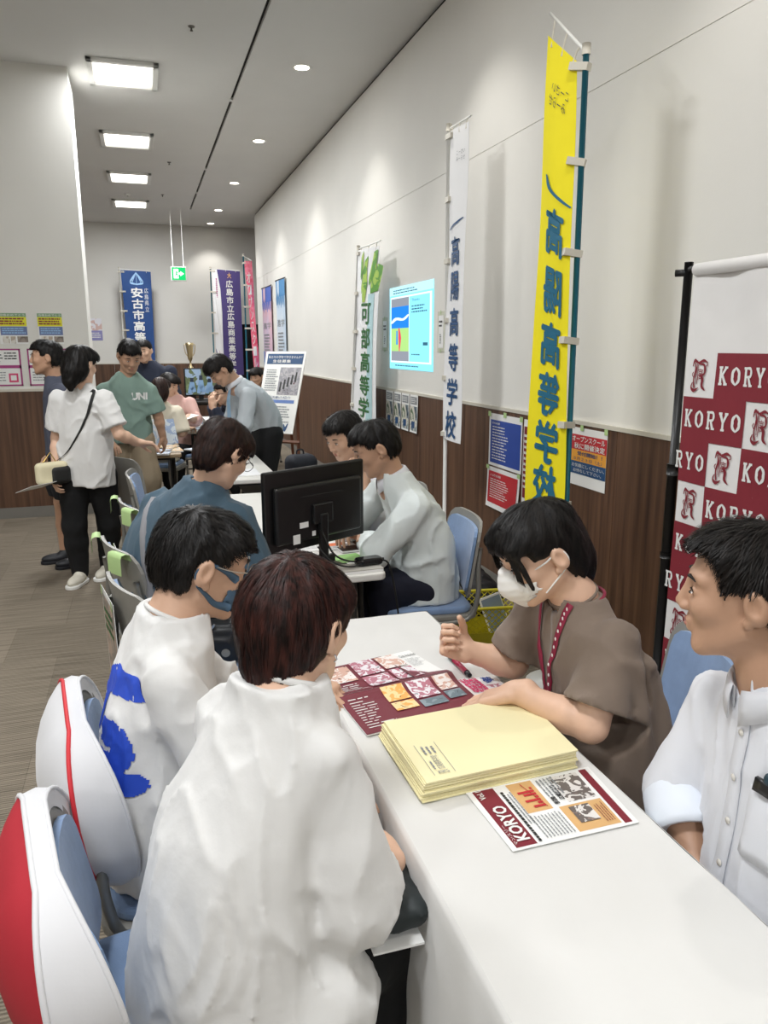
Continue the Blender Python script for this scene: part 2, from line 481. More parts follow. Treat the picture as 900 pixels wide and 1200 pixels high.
# right wall, two storeys of boards with a fine seam
wb = MB(); wb.box((XW+.004, -5, 0), (XW+.12, 14.6, CEIL-.03)); wb.box((XW, -5, 1.16), (XW+.01, 14.6, 2.72)); wb.box((XW, -5, 2.724), (XW+.01, 14.6, CEIL-.035))
wr = struct(wb.build('wall_right', m_wall), 'long off-white wall with dark wood wainscot')
MB().box((XW+.02, -5, CEIL-.04), (XW+.1, 14.6, CEIL)).build('shadow_gap', m_dark, wr)
MB().box((XW-.018, -5, 1.155), (XW+.002, 14.6, 1.175)).build('cap_strip', m_cap, wr)
pm = None
for i in range(22):
    y0 = -5+i*.9; y1 = min(y0+.897, 14.6)
    if y1 <= y0: break
    MB().box((XW-.012, y0, .1), (XW+.003, y1, 1.155)).build('wainscot_panel', m_wood, wr)
struct(MB().box((XW-.016, -5, 0), (XW+.003, 14.6, .1)).build('baseboard_right', m_base), 'grey baseboard under the long wainscot')
# the partition at the left
wl = struct(MB().box((-7, YL, 0), (XC, YL+.52, CEIL)).build('wall_left', m_wall), 'off-white partition block at left with posters')
MB().box((-7, YL-.016, 1.15), (XC+.004, YL, 1.172)).build('cap_strip', m_cap, wl)
for i in range(8):
    x1 = XC-i*.9; x0 = max(x1-.897, -7)
    MB().box((x0, YL-.012, .1), (x1, YL+.003, 1.15)).build('wainscot_panel', m_wood, wl)
struct(MB().box((-7, YL-.016, 0), (XC, YL+.003, .1)).build('baseboard_left', m_base), 'grey baseboard of the left partition')
# far wall
wf = struct(MB().box((-7, YF, 0), (7, YF+.1, CEIL)).build('wall_far', m_wall), 'off-white far wall with dark wood wainscot')
MB().box((-7, YF-.016, 1.19), (7, YF, 1.21)).build('cap_strip', m_cap, wf)
for i in range(15):
    MB().box((-7+i*.93, YF-.012, .1), (-7+i*.93+.927, YF+.003, 1.19)).build('wainscot_panel', m_wood, wf)
struct(MB().box((-7, YF-.016, 0), (7, YF+.003, .1)).build('baseboard_far', m_base), 'grey baseboard of the far wall')
struct(MB().box((-7.1, -5, 0), (-7, 17, CEIL)).build('wall_side', m_wall), 'plain off-white side wall out of view')
struct(MB().box((-7, -5.1, 0), (7, -5, CEIL)).build('wall_back', m_wall), 'plain off-white wall behind the viewer')
struct(MB().box((7, -5, 0), (7.1, 17, CEIL)).build('wall_end', m_wall), 'plain off-white wall beyond the corner')

# ------------------------------------------------------------------ ceiling lamps
m_tube = emission('lamp_tube_glow', 'fffaf2', 5.0)
m_lframe = mat('lamp_frame', 'e4e4e0', .5, var=.01)
def panel_lamp(x, y, label, seen=True):
    t = thing('ceiling_lamp', label, 'ceiling lamp', (x, y, CEIL), group='recessed square ceiling lamps in a row')
    W, D = .29, .34
    f = MB()
    for a, b, c, d in ((-W, -D, W, -D+.05), (-W, D-.05, W, D), (-W, -D, -W+.05, D), (W-.05, -D, W, D)): f.box((a, b, -.03), (c, d, .0))
    f.build('frame', m_lframe, t, bevel=.006)
    MB().box((-W+.05, -D+.05, -.004), (W-.05, D-.05, -.001)).build('reflector', m_lframe, t)
    for i in range(4):
        yy = -.18+i*.12
        MB().tube([(-W+.06, yy, -.022), (W-.06, yy, -.022)], .016, 8).build('lamp_tube', m_tube, t, smooth=True)
    l = bpy.data.lights.new('lamp_light', 'AREA'); l.shape = 'RECTANGLE'; l.size = .46; l.size_y = .56; l.energy = PANEL_W; l.color = (.965, .985, 1)
    o = bpy.data.objects.new('lamp_light', l); COL.objects.link(o); o.parent = t; o.location = (0, 0, -.045)
for i, y in enumerate((7.62, 9.9, 12.0, 14.1)):
    panel_lamp(.02, y, ['nearest bright recessed ceiling lamp', 'second bright recessed ceiling lamp from the near end', 'third bright recessed ceiling lamp from the near end', 'farthest bright recessed ceiling lamp'][i])
for y, lb in ((-3.2, 'recessed ceiling lamp behind the viewer, out of frame'), (.4, 'recessed ceiling lamp over the viewer, out of frame'), (3.6, 'recessed ceiling lamp just above the frame, before the nearest seen')): panel_lamp(-.6, y, lb)
for y, lb in ((-1.5, 'recessed lamp of the left aisle behind the viewer, out of frame'), (3.0, 'recessed lamp of the left aisle, out of frame at left')): panel_lamp(-3.8, y, lb)
m_spot = emission('downlight_glow', 'fff4e2', 9.0)
def downlight(x, y, label):
    t = thing('downlight', label, 'downlight', (x, y, CEIL), group='round downlights along the right wall')
    MB().lathe([(.062, -.001), (.085, -.006), (.088, 0)], 20).build('ring', m_lframe, t, smooth=True)
    MB().lathe([(0, -.0025), (.062, -.0025)], 20).build('lens', m_spot, t)
    l = bpy.data.lights.new('downlight_light', 'SPOT'); l.energy = DOWN_W; l.spot_size = math.radians(100); l.spot_blend = .6; l.shadow_soft_size = .05; l.color = (1, .97, .92)
    o = bpy.data.objects.new('downlight_light', l); COL.objects.link(o); o.parent = t; o.location = (0, 0, -.03); o.rotation_euler = (0, 0, 0)
nm = {7.04: 'nearest round downlight in view', 9.55: 'second round downlight from the near end', 12.0: 'third round downlight from the near end', 14.4: 'fourth round downlight from the near end', 15.95: 'farthest round downlight by the far wall'}
for y, lb in ((-2.8, 'round downlight behind the viewer, out of frame'), (-.3, 'round downlight right of the viewer, out of frame'), (2.15, 'round downlight above the maroon backdrop, out of frame'), (4.6, 'round downlight above the white banner, out of frame')): downlight(1.47, y, lb)
for y in nm: downlight(1.47, y, nm[y])
m_sprk = mat('sprinkler_metal', '6e6a63', .4, metal=.6)
for (x, y), lb in zip(((.52, 6.43), (.52, 10.92), (.5, 13.2), (-.02, 13.3)), ('near sprinkler head on the ceiling', 'sprinkler head beside the second ceiling lamp', 'small sprinkler head far along the ceiling', 'round smoke detector before the last ceiling lamp')):
    t = thing('sprinkler' if x > .1 else 'smoke_detector', lb, 'sprinkler' if x > .1 else 'detector', (x, y, CEIL))
    if x > .1:
        MB().lathe([(.0, -.012), (.022, -.008), (.026, 0)], 12).build('flange', m_sprk, t, smooth=True)
        MB().lathe([(0, -.034), (.012, -.032), (.006, -.02), (.006, -.01)], 10).build('head', m_sprk, t, smooth=True)
    else:
        MB().lathe([(.0, -.03), (.03, -.028), (.045, -.012), (.05, 0)], 16).build('body', m_lframe, t, smooth=True)
        MB().lathe([(0, -.036), (.012, -.034), (.012, -.028)], 10).build('sensor', m_sprk, t, smooth=True)
# ================================================================== furniture
m_grey = mat('chair_grey_plastic', '8b8983', .45, var=.03, bump=.02)
m_tube_g = mat('chair_tube', '85847f', .35, metal=.35, var=.03)
m_blue = mat('chair_blue_fabric', '7f98bd', .85, var=.07, vscale=25, bump=.12, bscale=500, sheen=.3)
m_rub = mat('black_rubber', '1c1c1c', .7)
def backshape(W, H, z0, zc, y0, tilt, curve, th, nu=17, nv=11, r=.07, inset=0):
    """curved chair back as front and rear sheets; returns a builder"""
    def P(u, v, s):
        zz = v*(H-inset); az = abs(zz); rr = max(.01, r-inset); Wi = W-inset
        if az > H-inset-rr:
            q = az-(H-inset-rr); hw = Wi-rr+math.sqrt(max(0, rr*rr-q*q))
        else: hw = Wi
        x = u*hw; z = zc+zz
        y = y0-(z-z0)*tilt+curve*(x/W)**2+s
        return (x, y, z)
    us = np.linspace(-1, 1, nu); vs = np.sin(np.linspace(-PI/2, PI/2, nv))
    mb = MB()
    A = [[P(u, v, th) for v in vs] for u in us]; B = [[P(u, v, 0) for v in vs] for u in us]
    mb.grid(A, 0, flip=False); mb.grid(B, 0, flip=True)
    edge = [(i, 0) for i in range(nu)]+[(nu-1, j) for j in range(1, nv)]+[(i, nv-1) for i in range(nu-2, -1, -1)]+[(0, j) for j in range(nv-2, 0, -1)]
    ring = [[A[i][j] for i, j in edge], [B[i][j] for i, j in edge]]
    mb.grid(ring, 0, closed_v=True, flip=True)
    return mb
def rsq(hx, hy, r, n=5):
    out = []
    for cx, cy, a0 in ((hx-r, hy-r, 0), (-hx+r, hy-r, 90), (-hx+r, -hy+r, 180), (hx-r, -hy+r, 270)):
        for i in range(n+1):
            a = math.radians(a0+90*i/n); out.append((cx+r*math.cos(a), cy+r*math.sin(a)))
    return out
def make_chair(label, loc, rz, group):
    t = thing('stacking_chair', label, 'chair', loc, rz, group)
    MB().prism(rsq(.225, .215, .06), .022, 2, off=.412).build('seat_shell', m_grey, t, bevel=.006)
    MB().prism(rsq(.205, .195, .06), .032, 2, off=.432).build('seat', m_blue, t, bevel=.012, seg=3)
    backshape(.235, .165, .5, .655, -.205, .16, .042, .012, r=.08).build('back_shell', m_grey, t, smooth=False, bevel=.004)
    backshape(.235, .165, .5, .655, -.190, .16, .042, .014, r=.08, inset=.030).build('backrest', m_blue, t, bevel=.006)
    MB().tube([(-.2, -.14, .40), (.2, -.14, .40)], .011).build('rail', m_tube_g, t, smooth=True)
    for s in (-1, 1):
        MB().tube([(s*.205, -.215, .72), (s*.215, -.205, .64), (s*.222, -.205, .52), (s*.222, -.16, .415), (s*.222, .02, .40)], .0115, smooth=4).build('back_post', m_tube_g, t, smooth=True)
        l = MB().tube([(s*.222, -.13, .41), (s*.225, -.20, .2), (s*.228, -.27, .01)], .0115).build('leg', m_tube_g, t, smooth=True)
        MB().tube([(s*.228, -.268, .022), (s*.228, -.272, 0)], .015).build('foot_cap', m_rub, l)
        l = MB().tube([(s*.222, .0, .40), (s*.222, .15, .40), (s*.223, .19, .37), (s*.226, .215, .2), (s*.228, .235, .01)], .0115, smooth=4).build('leg', m_tube_g, t, smooth=True)
        MB().tube([(s*.228, .233, .022), (s*.228, .237, 0)], .015).build('foot_cap', m_rub, l)
    return t
R90 = -PI/2
ch0 = make_chair('grey plastic-backed chair just behind the young man in blue mask, black bag on its seat', (.12, 2.52, 0), R90+.3, 'grey and blue stacking chairs')
G = 'grey and blue stacking chairs'
chB = dup(ch0, (.045, 1.62, 0), R90+.13, 'grey stacking chair under the young man in blue mask, its cover edged red', G)
chA = dup(ch0, (.030, 1.17, 0), R90+.19, 'grey stacking chair under the person with brown hair, white and red cover on its back', G)
dup(ch0, (.08, 3.05, 0), R90+.3, 'grey chair with a green-taped poster behind the person in blue shirt', G)
dup(ch0, (.12, 3.83, 0), R90+.25, 'blue grey chair with lime tape, second behind the person in blue', G)
dup(ch0, (.13, 4.72, 0), R90-.05, 'empty blue-seated chair standing before the man in beige shorts', G)
dup(ch0, (.02, 5.55, 0), R90+.5, 'farther empty blue chair by the legs of the man in shorts', G)
dup(ch0, (1.13, 1.54, 0), -R90-.28, 'blue padded chair of the masked woman, empty back half in view', G)
dup(ch0, (1.10, .86, 0), -R90-.1, 'grey stacking chair under the man in white shirt at right edge', G)
dup(ch0, (1.12, 3.08, 0), -R90-.12, 'blue-backed chair under the man in white shirt with lanyard', G)
dup(ch0, (1.15, 3.92, 0), -R90+.4, 'grey chair under the dark-haired man facing the monitor', G)

# the two covered backs are squeezed a little by their covers
for _c in (chA, chB):
    for _k in _c.children:
        if _k.name.split('.')[0] in ('back_shell', 'backrest'): _k.scale = (.87, 1, .84); _k.location = (0, .022, .655*.16)
# folding tables
m_top = mat('table_white_top', 'dcdad4', .35, var=.02)
m_leg = mat('table_leg_dark', '3b3a38', .45, metal=.5)
def table(label, x0, x1, y0, y1, z=.70, group=None, topm=None, dark=True):
    t = thing('folding_table', label, 'table', ((x0+x1)/2, (y0+y1)/2, 0), group=group)
    hx, hy = (x1-x0)/2, (y1-y0)/2
    MB().prism(rsq(hx, hy, .03, 4), .03, 2, off=z-.03).build('tabletop', topm or m_top, t, bevel=.008, seg=3)
    MB().box((-hx+.05, -hy+.12, z-.06), (hx-.05, hy-.12, z-.031)).build('under_frame', m_leg, t)
    MB().box((hx-.09, -hy+.15, z-.33), (hx-.08, hy-.15, z-.055)).build('modesty_panel', m_leg, t)
    for sx in (-1, 1):
        for sy in (-1, 1):
            MB().tube([(sx*(hx-.06), sy*(hy-.18), z-.03), (sx*(hx-.05), sy*(hy-.16), 0)], .0135).build('leg', m_leg, t, smooth=True)
    for sy in (-1, 1):
        MB().tube([(-hx+.055, sy*(hy-.165), .12), (hx-.055, sy*(hy-.165), .12)], .01).build('stretcher', m_leg, t, smooth=True)
    return t
GT = 'long folding tables in a row'
table('folding table hidden under the white tablecloth in front', .41, .83, .45, 2.22, .695, GT)
table('white folding table carrying the black monitor', .40, .85, 2.69, 4.48, .70, GT)
table('white folding table beyond the monitor, papers at its far end', .38, .83, 4.95, 6.72, .70, GT)
table('dark-edged table loaded with open school magazines', -.10, .27, 6.33, 7.30, .70, GT, mat('table_tan', '9c8668', .5, var=.08))
table("far white table covered in booklets beside the leaning man", .40, .78, 7.85, 9.45, .72, GT)
table('dark table under the far photo screen and trophy', .35, 1.15, 10.3, 10.95, .84, GT, mat('table_black', '2b2724', .5))

# tablecloth
def cloth():
    hx0, hx1, y0, y1 = .395, .842, .43, 2.235; z = .702
    cx, cy = (hx0+hx1)/2, (y0+y1)/2; hx, hy = (hx1-hx0)/2, (y1-y0)/2
    mb = MB(); rings = []
    # perimeter parameterisation
    per = []
    nx, ny = 22, 90
    for i in range(ny): per.append((hx, -hy+2*hy*i/ny, 1, 0))
    for i in range(nx): per.append((hx-2*hx*i/nx, hy, 0, 1))
    for i in range(ny): per.append((-hx, hy-2*hy*i/ny, -1, 0))
    for i in range(nx): per.append((-hx+2*hx*i/nx, -hy, 0, -1))
    per = np.array(per); n = len(per)
    nxs = per[:, 2:4].copy()
    for _ in range(3): nxs = (np.roll(nxs, 1, 0)+nxs+np.roll(nxs, -1, 0))/3
    s = np.cumsum(np.r_[0, np.hypot(*np.diff(per[:, :2], axis=0).T)])
    ph = np.sin(s*13+1.1*np.sin(s*5))*.6+np.sin(s*29+2*np.sin(s*3.1))*.4
    for f in np.linspace(0, .96, 6):
        rings.append(np.c_[per[:, 0]*f, per[:, 1]*(1-(1-f)*.25*1.0) if f > 0 else per[:, 1]*.75, np.full(n, z)])
    r0 = rings
    top = MB()
    gx = np.linspace(-hx+.004, hx-.004, 24); gy = np.linspace(-hy+.004, hy-.004, 90)
    def zt(x, y):
        return z+.0012*math.sin(x*60+3*math.sin(y*7))*math.sin(y*11)+(.0015 if abs(((y+hy) % .45)-.225) < .004 else 0)
    top.grid([[(cx+x, cy+y, zt(x, y)) for y in gy] for x in gx], flip=False)
    rows = []
    prof = [(0-.004, .001), (0, -.002), (.003, -.008), (.005, -.03)]+[(.006+.022*q, -.03-.63*q) for q in np.linspace(.06, 1, 14)]
    for d, dz in prof:
        q = max(0, min(1, -dz/.5)); amp = .02*q**.8
        off = d+amp*(ph*.5+.5)
        rows.append(np.c_[cx+per[:, 0]+nxs[:, 0]*off, cy+per[:, 1]+nxs[:, 1]*off, np.full(n, z+dz)])
    rows = np.array(rows)
    top.grid(rows, closed_v=True, flip=True)
    m = mat('white_cloth', 'd9d8d5', .8, bump=.12, bscale=14, var=.015, sheen=.2)
    o = top.build('tablecloth', m, smooth=True)
    tag(o, 'white cloth draped over the long front table', 'tablecloth')
cloth()
# ================================================================== cloth covers, banners, posters
m_cwhite = mat('cover_white', 'd6d6d9', .75, bump=.06, bscale=30, var=.015, sheen=.3)
m_cred = mat('cover_red', 'b0202f', .75, bump=.06, bscale=30, var=.04)
m_cred2 = mat('piping_red', 'cf2a34', .6, var=.03)
V_y = np.array([[0., 1., 0.]])
def cover(loc, rz, label, back, pipe, pipe2):
    t = thing('chair_cover', label, 'chair cover', loc, rz)
    W, H, zc = .242, .176, .655
    def outline(n, y, k=1.0, kc=1.0):
        out = []
        for x, z in rsq(W*k, H*k, .145*k if k > .3 else .02, n):
            if z < 0: x *= 1-.10*(-z/H)
            out.append((x, y-z*.16+.040*kc*(x/W)**2-.045, zc+z))
        return np.array(out)
    def thick(P): return (.078*np.sqrt(np.clip(1-((P[:, 2]-zc)/(H*1.03))**2, 0, 1))+.012)[:, None]*V_y
    A = outline(9, -.142); B = A-thick(A); mid = outline(9, -.142, 1.03)-thick(A)*.5
    g = MB(); g.grid([A, mid, B], closed_v=True, flip=True); g.build('gusset', m_cwhite, t, smooth=True)
    rows = [B]+[outline(9, -.142-.028*(1-k**2), k, 1)-thick(outline(9, 0, k)) for k in (.93, .82, .65, .45, .22, .02)]
    b = MB(); b.grid(rows, closed_v=True, flip=True); b.build('back_panel', back, t, smooth=True)
    rows = [A]+[outline(9, -.142, k) for k in (.93, .86)]
    f = MB(); f.grid(rows, closed_v=True); f.build('front_hem', m_cwhite, t, smooth=True)
    MB().tube(list(B)+[B[0]], .0045, 6, cap=False).build('piping', pipe, t, smooth=True)
    MB().tube(list(A)+[A[0]], .004, 6, cap=False).build('front_piping', pipe2, t, smooth=True)
    return t
cover((.030, 1.17, 0), R90+.19, 'puffy white chair cover with a red back, at the bottom left corner', m_cred, m_cwhite, m_cwhite)
cover((.045, 1.62, 0), R90+.13, 'puffy white chair cover with red piping behind the young man in blue mask', m_cwhite, m_cred2, m_cwhite)

def sheet_place(A, B, C, D, wave=None):
    """A top left, B top right, C bottom right, D bottom left; place(u 0..1, v 0..1 upward, lift)"""
    A, B, C, D = [np.array(q, float) for q in (A, B, C, D)]
    n = np.cross(B-A, D-A); n /= -np.linalg.norm(n)
    if n@(np.array([0, 0, EYE])-A) < 0: n = -n
    def place(u, v, lift=0.0):
        p = (A*(1-u)+B*u)*v+(D*(1-u)+C*u)*(1-v)
        w = wave(u, v) if wave else 0
        return tuple(p+n*(w+lift))
    return place, n
class Print:
    """flat print on a sheet: each colour is its own material slot"""
    def __init__(s, place, lift=.0012): s.mb = MB(); s.mats = []; s.pl = place; s.l = lift; s.k = 0
    def m(s, mt):
        if mt not in s.mats: s.mats.append(mt)
        return s.mats.index(mt)
    def P(s, x, y): return s.pl(x, y, s.l+s.k)
    def rect(s, x0, y0, x1, y1, mt, n=1, m=1, up=0): s.k = up*.0006; rect_on(s.mb, x0, y0, x1, y1, s.P, s.m(mt), n, m); s.k = 0
    def text(s, t, x0, y0, x1, y1, mt, w=.02, flip=False, rot=0, keep=False, up=3):
        wide = any(ord(q) > 0x2000 for q in t)
        sh = [(0, 0)] if (not wide or w < .015) else [(0, 0), (w, 0), (-w, 0), (0, w), (0, -w), (w*.7, w*.7), (-w*.7, -w*.7)]
        for i, (a, b) in enumerate(sh):
            s.k = up*.0006+i*.0001; dx, dy = a*(x1-x0)*.8/len(t), b*(y1-y0)*.8
            text_fit(s.mb, t, x0+dx, y0+dy, x1+dx, y1+dy, s.P, 0 if wide else w, s.m(mt), flip, rot, keep)
        s.k = 0
    def lines(s, x0, y0, x1, y1, n, mt, up=3, **k): s.k = up*.0006; lines_on(s.mb, x0, y0, x1, y1, n, s.P, s.m(mt), **k); s.k = 0
    def poly(s, pts, mt, up=2):
        s.k = up*.0006; s.mb.add([s.P(*p) for p in pts], [tuple(range(len(pts)))], s.m(mt)); s.k = 0
    def stroke(s, pts, ws, box, mt, up=3, ax=1.0, flip=False):
        s.k = up*.0006; x0, y0, x1, y1 = box
        pts = [np.array(p, float) for p in catmull([(a, b, 0) for a, b in pts], 4)] if len(pts) > 2 else [np.array((a, b, 0.)) for a, b in pts]
        pts = np.array(pts)[:, :2]; w = np.interp(np.linspace(0, 1, len(pts)), np.linspace(0, 1, len(ws)), ws)/2
        T = np.gradient(pts, axis=0); T /= np.linalg.norm(T, axis=1)[:, None]+1e-9; Nn = np.c_[-T[:, 1], T[:, 0]]
        a = pts+Nn*w[:, None]; b = pts-Nn*w[:, None]
        f = lambda q: s.P(x0+(x1-x0)*((1-q[0]) if flip else q[0]), y0+(y1-y0)*q[1])
        s.mb.grid([[f(p) for p in a], [f(p) for p in b]], s.m(mt)); s.k = 0
    def build(s, name, parent, label=None, origin=None):
        for_ = s.mb.build(name, s.mats, parent, origin=origin)
        if label: for_['label'] = label
        return for_
def ink(name, col, rough=.55): return mat(name, col, rough, var=.04, vscale=12)
i_black = ink('ink_black', '2a2a2c'); i_navy = ink('ink_navy', '1f4a78'); i_white = ink('ink_white', 'e9e9e6'); i_grey = ink('ink_grey', '8c8f92')
i_maroon = ink('ink_maroon', '7c1f2e'); i_red = ink('ink_red', 'c02a33'); i_green = ink('ink_green', '2f6b33'); i_tan = ink('ink_tan', 'd9ad74')
i_orange = ink('ink_orange', 'e8a23c'); i_teal = ink('ink_teal_blue', '1f6683'); i_mag = ink('ink_magenta', 'a8417f'); i_yel = ink('ink_yellow', 'e6e02a')
i_blue = ink('ink_blue', '2b4aa0'); i_sky = ink('ink_sky', '9cc4e8'); i_pink = ink('ink_pink', 'd94a78')
m_paper = mat('paper_white', 'eeeeec', .6, var=.01)
m_lime = mat('lime_tape', 'b2cf8e', .6, var=.05)

def sheet_mesh(place, n=6, m=20, th=.0015, u0=0, u1=1):
    b = MB()
    F = [[place(u0+(u1-u0)*i/n, j/m, 0) for j in range(m+1)] for i in range(n+1)]
    K = [[place(u0+(u1-u0)*i/n, j/m, -th) for j in range(m+1)] for i in range(n+1)]
    b.grid(F, flip=True); b.grid(K)
    e = [(i, 0) for i in range(n+1)]+[(n, j) for j in range(1, m+1)]+[(i, m) for i in range(n-1, -1, -1)]+[(0, j) for j in range(m-1, 0, -1)]
    b.grid([[F[i][j] for i, j in e], [K[i][j] for i, j in e]], closed_v=True)
    return b
def rel(t, pts): return [tuple(np.array(p, float)-np.array(t.location)) for p in pts]

def nobori(label, foot, top, A, B, C, D, clothm, polem, draw, draw2=None, wave=.006, base=True, tabs=6, barend=None, cat='banner'):
    """upright school banner: pole with cross bar, cloth held by tabs, weighted base"""
    t = thing('banner_flag', label, cat, foot); o = np.array(foot)
    pole = MB().tube([(0, 0, .03), np.array(top)-o], .0125, 10); pole.build('pole', polem, t, smooth=True)
    be = np.array(barend if barend is not None else B)
    MB().tube([np.array(top)-o-(0, 0, .01), be-o], .006, 8).build('cross_bar', m_white, t, smooth=True)
    MB().tube([np.array(top)-o-(0, 0, .02), np.array(top)-o+(0, 0, .02)], .017, 10).build('joint_cap', m_cap, t, smooth=True)
    wv = lambda u, v: wave*math.sin(u*4+v*8)+wave*.2*math.sin(v*17+u*3)+wave*1.2*math.sin(u*PI)
    pl, n = sheet_place(A, B, C, D, wv)
    pl2 = lambda u, v, l=0: tuple(np.array(pl(u, v, l))-o)
    sheet_mesh(pl2, 10, 60).build('cloth', clothm, t, smooth=True)
    pr = Print(pl2, .003); draw(pr); pr.build('printed_lettering', t)
    if draw2: pr = Print(pl2, .003); draw2(pr); pr.build('small_lettering', t)
    tops, feet = np.array(top), np.array(foot)
    onleft = np.linalg.norm(np.array(A)-tops) < np.linalg.norm(np.array(B)-tops)
    for i in range(tabs):
        v = .985-i*(.97/(tabs-1)); e = np.array(pl2(0 if onleft else 1, v)); e2 = np.array(pl2(.08 if onleft else .92, v))
        z = (e[2]+0)/(tops[2]-feet[2]); pp = (tops-feet)*z
        MB().tube([e2+(0, 0, 0), e, pp], .012, 6).build('tab', m_cap, t) if False else MB().box((-.5, -.5, -.5), (.5, .5, .5), R=tabR(pp, e2), c=(pp+e2)/2).build('tab', m_cap, t)
    for i in range(3):
        u = .15+i*.35; e = np.array(pl2(u if onleft else 1-u, 1.0)); bar = tops-feet-(0, 0, .01)+(be-tops+(0, 0, .01))*min(1, u*1.0)
        MB().tube([e-(0, 0, .03), (e+bar)/2, bar], .004, 6).build('tie', m_cap, t)
    if base:
        MB().lathe([(0, 0), (.15, 0), (.16, .015), (.15, .045), (.04, .06), (.03, .12), (.018, .13), (0, .13)], 24).build('water_base', m_white, t, smooth=True)
    return t
def tabR(a, b):
    d = b-a; L = np.linalg.norm(d)+.02; x = d/np.linalg.norm(d); z = np.array([0, 0, 1.]); y = np.cross(z, x); y /= np.linalg.norm(y); z = np.cross(x, y)
    return np.stack([x*(L+.012), y*.034, z*.028], 1)

m_yelcloth = mat('banner_yellow', 'f3e312', .75, var=.03, vscale=6, bump=.04, bscale=40)
m_whcloth = mat('banner_white', 'e9e9ea', .8, var=.02, bump=.04, bscale=40)
m_tealpole = mat('pole_teal', '17677a', .35, var=.05)
m_whpole = mat('pole_white', 'e2e2de', .35, var=.02)
def small_yellow(p):
    p.text('こーさい', .28, .905, .78, .925, i_black, .0, flip=True)
    p.text('みーらせ', .2, .875, .7, .897, i_black, .0, flip=True)
def draw_yellow(p):
    for i, ch in enumerate('高陽高等学校'):
        yt = [.672, .545, .428, .315, .205, .102][i]
        p.text(ch, .27, yt-.094, .80, yt, i_teal, .045, flip=True)
    p.stroke([(.22, 1), (.35, .45), (.7, .2), (.98, .1)], [.05, .16, .16, .1], (0, .69, 1, .735), i_teal)
nobori('tall yellow school banner with mirrored blue characters on a teal pole', (1.73, 2.88, 0), (1.722, 2.894, 2.665), (1.648, 3.06, 2.76), (1.700, 2.925, 2.63), (1.682, 2.83, .845), (1.618, 3.06, .855), m_yelcloth, m_tealpole, draw_yellow, small_yellow, barend=(1.66, 3.08, 2.85), tabs=6)
def small_white(p):
    p.text('こーさい', .45, .915, .85, .928, i_grey, .0)
    p.text('みーらせ', .45, .895, .85, .908, i_grey, .0)
def draw_white(p):
    for i, ch in enumerate('高陽高等学校'):
        yt = [.665, .555, .44, .325, .21, .10][i]
        p.text(ch, .28, yt-.088, .78, yt, i_navy, .03)
    p.stroke([(.1, .1), (.4, .45), (.55, .55), (.9, .95)], [.1, .16, .2, .08], (.05, .69, 1, .72), i_navy)
nobori('white school banner with blue characters on a white pole beside the projected slide', (1.85, 4.60, 0), (1.808, 4.52, 2.79), (1.815, 4.50, 2.765), (1.85, 4.33, 2.78), (1.80, 4.25, .968), (1.81, 4.55, .977), m_whcloth, m_whpole, draw_white, small_white, barend=(1.865, 4.33, 2.81))
m_leafp = photo_mat('printed_leaves', ['c8dc90', 'a9c95a', '5f9a3e', '2f6b33'], 5, 2)
m_strip = mat('banner_pale_blue', 'b4d4d8', .75, var=.06)
def draw_green(p):
    p.rect(.62, .0, .86, .78, m_strip, 1, 20)
    for i, ch in enumerate('可部高等学校'):
        yt = [.735, .615, .495, .375, .26, .145][i]
        p.text(ch, .33, yt-.10, .74, yt, i_green, .03)
    for (x, y, a, b) in ((.25, .86, .1, .13), (.3, .80, .35, .16), (.45, .78, .1, .12), (.62, .84, .5, .14), (.35, .76, .3, .08), (.7, .8, .7, .1)):
        p.stroke([(x, y), (x+a*.4, y+b*.55), (x+a*.7, y+b)], [.04, .13, .01], (0, 0, 1, 1), m_leafp)
nobori('white school banner with green characters and printed green leaves near the wall', (1.93, 7.42, 0), (1.95, 7.03, 2.41), (1.95, 7.02, 2.385), (1.99, 6.52, 2.37), (1.93, 6.48, .62), (1.95, 7.36, .62), m_whcloth, m_whpole, draw_green, barend=(2.0, 6.5, 2.41))
# flags at the far wall
m_navyc = mat('banner_navy', '1e4580', .7, var=.08); m_purc = mat('banner_purple', '4a3d78', .7, var=.05); m_pinkc = photo_mat('banner_pink', ['d93a62', 'f08aa0', 'e0506e'], 12, 4)
def draw_blue(p):
    for i, ch in enumerate('安古市高等学校'):
        yt = .83-i*.112
        p.text(ch, .30, yt-.095, .68, yt, i_white, .04)
    for i, ch in enumerate('広島県立'):
        p.text(ch, .74, .83-i*.062-.05, .88, .83-i*.062, i_white, .01)
    for k in (0, 1, 2): p.stroke([(.5, .98-.0*k), (.36-.0*k+.03*k, .93), (.28+.04*k, .88), (.5, .865)], [.014]*3, (0, 0, 1, 1), i_sky); p.stroke([(.5, .98), (.64-.03*k, .93), (.72-.04*k, .88), (.5, .865)], [.014]*3, (0, 0, 1, 1), i_sky)
    p.stroke([(.5, .98), (.5, .865)], [.014, .014], (0, 0, 1, 1), i_sky)
nobori('dark blue school banner with white characters hanging on the far wall', (-.29, 15.85, 0), (-.27, 15.83, 2.97), (-.24, 15.8, 2.93), (.30, 15.8, 2.92), (.28, 15.8, 1.1), (-.2, 15.8, 1.1), m_navyc, m_whpole, draw_blue, wave=.01)
def draw_purple(p):
    p.poly([(.0, 0), (.0, 1), (.18, 1), (.27, .82), (.3, .6), (.27, .3), (.27, 0)], m_whcloth, 1)
    for i, ch in enumerate('広島市立広島商業高等学校'):
        yt = .905-i*.0765
        p.text(ch, .48, yt-.066, .72, yt, i_white, .03)
    p.text('大', .54, .925, .68, .975, i_tan, .03)
    p.lines(.12, .05, .17, .92, 46, i_mag, fill=.7, rag=0)
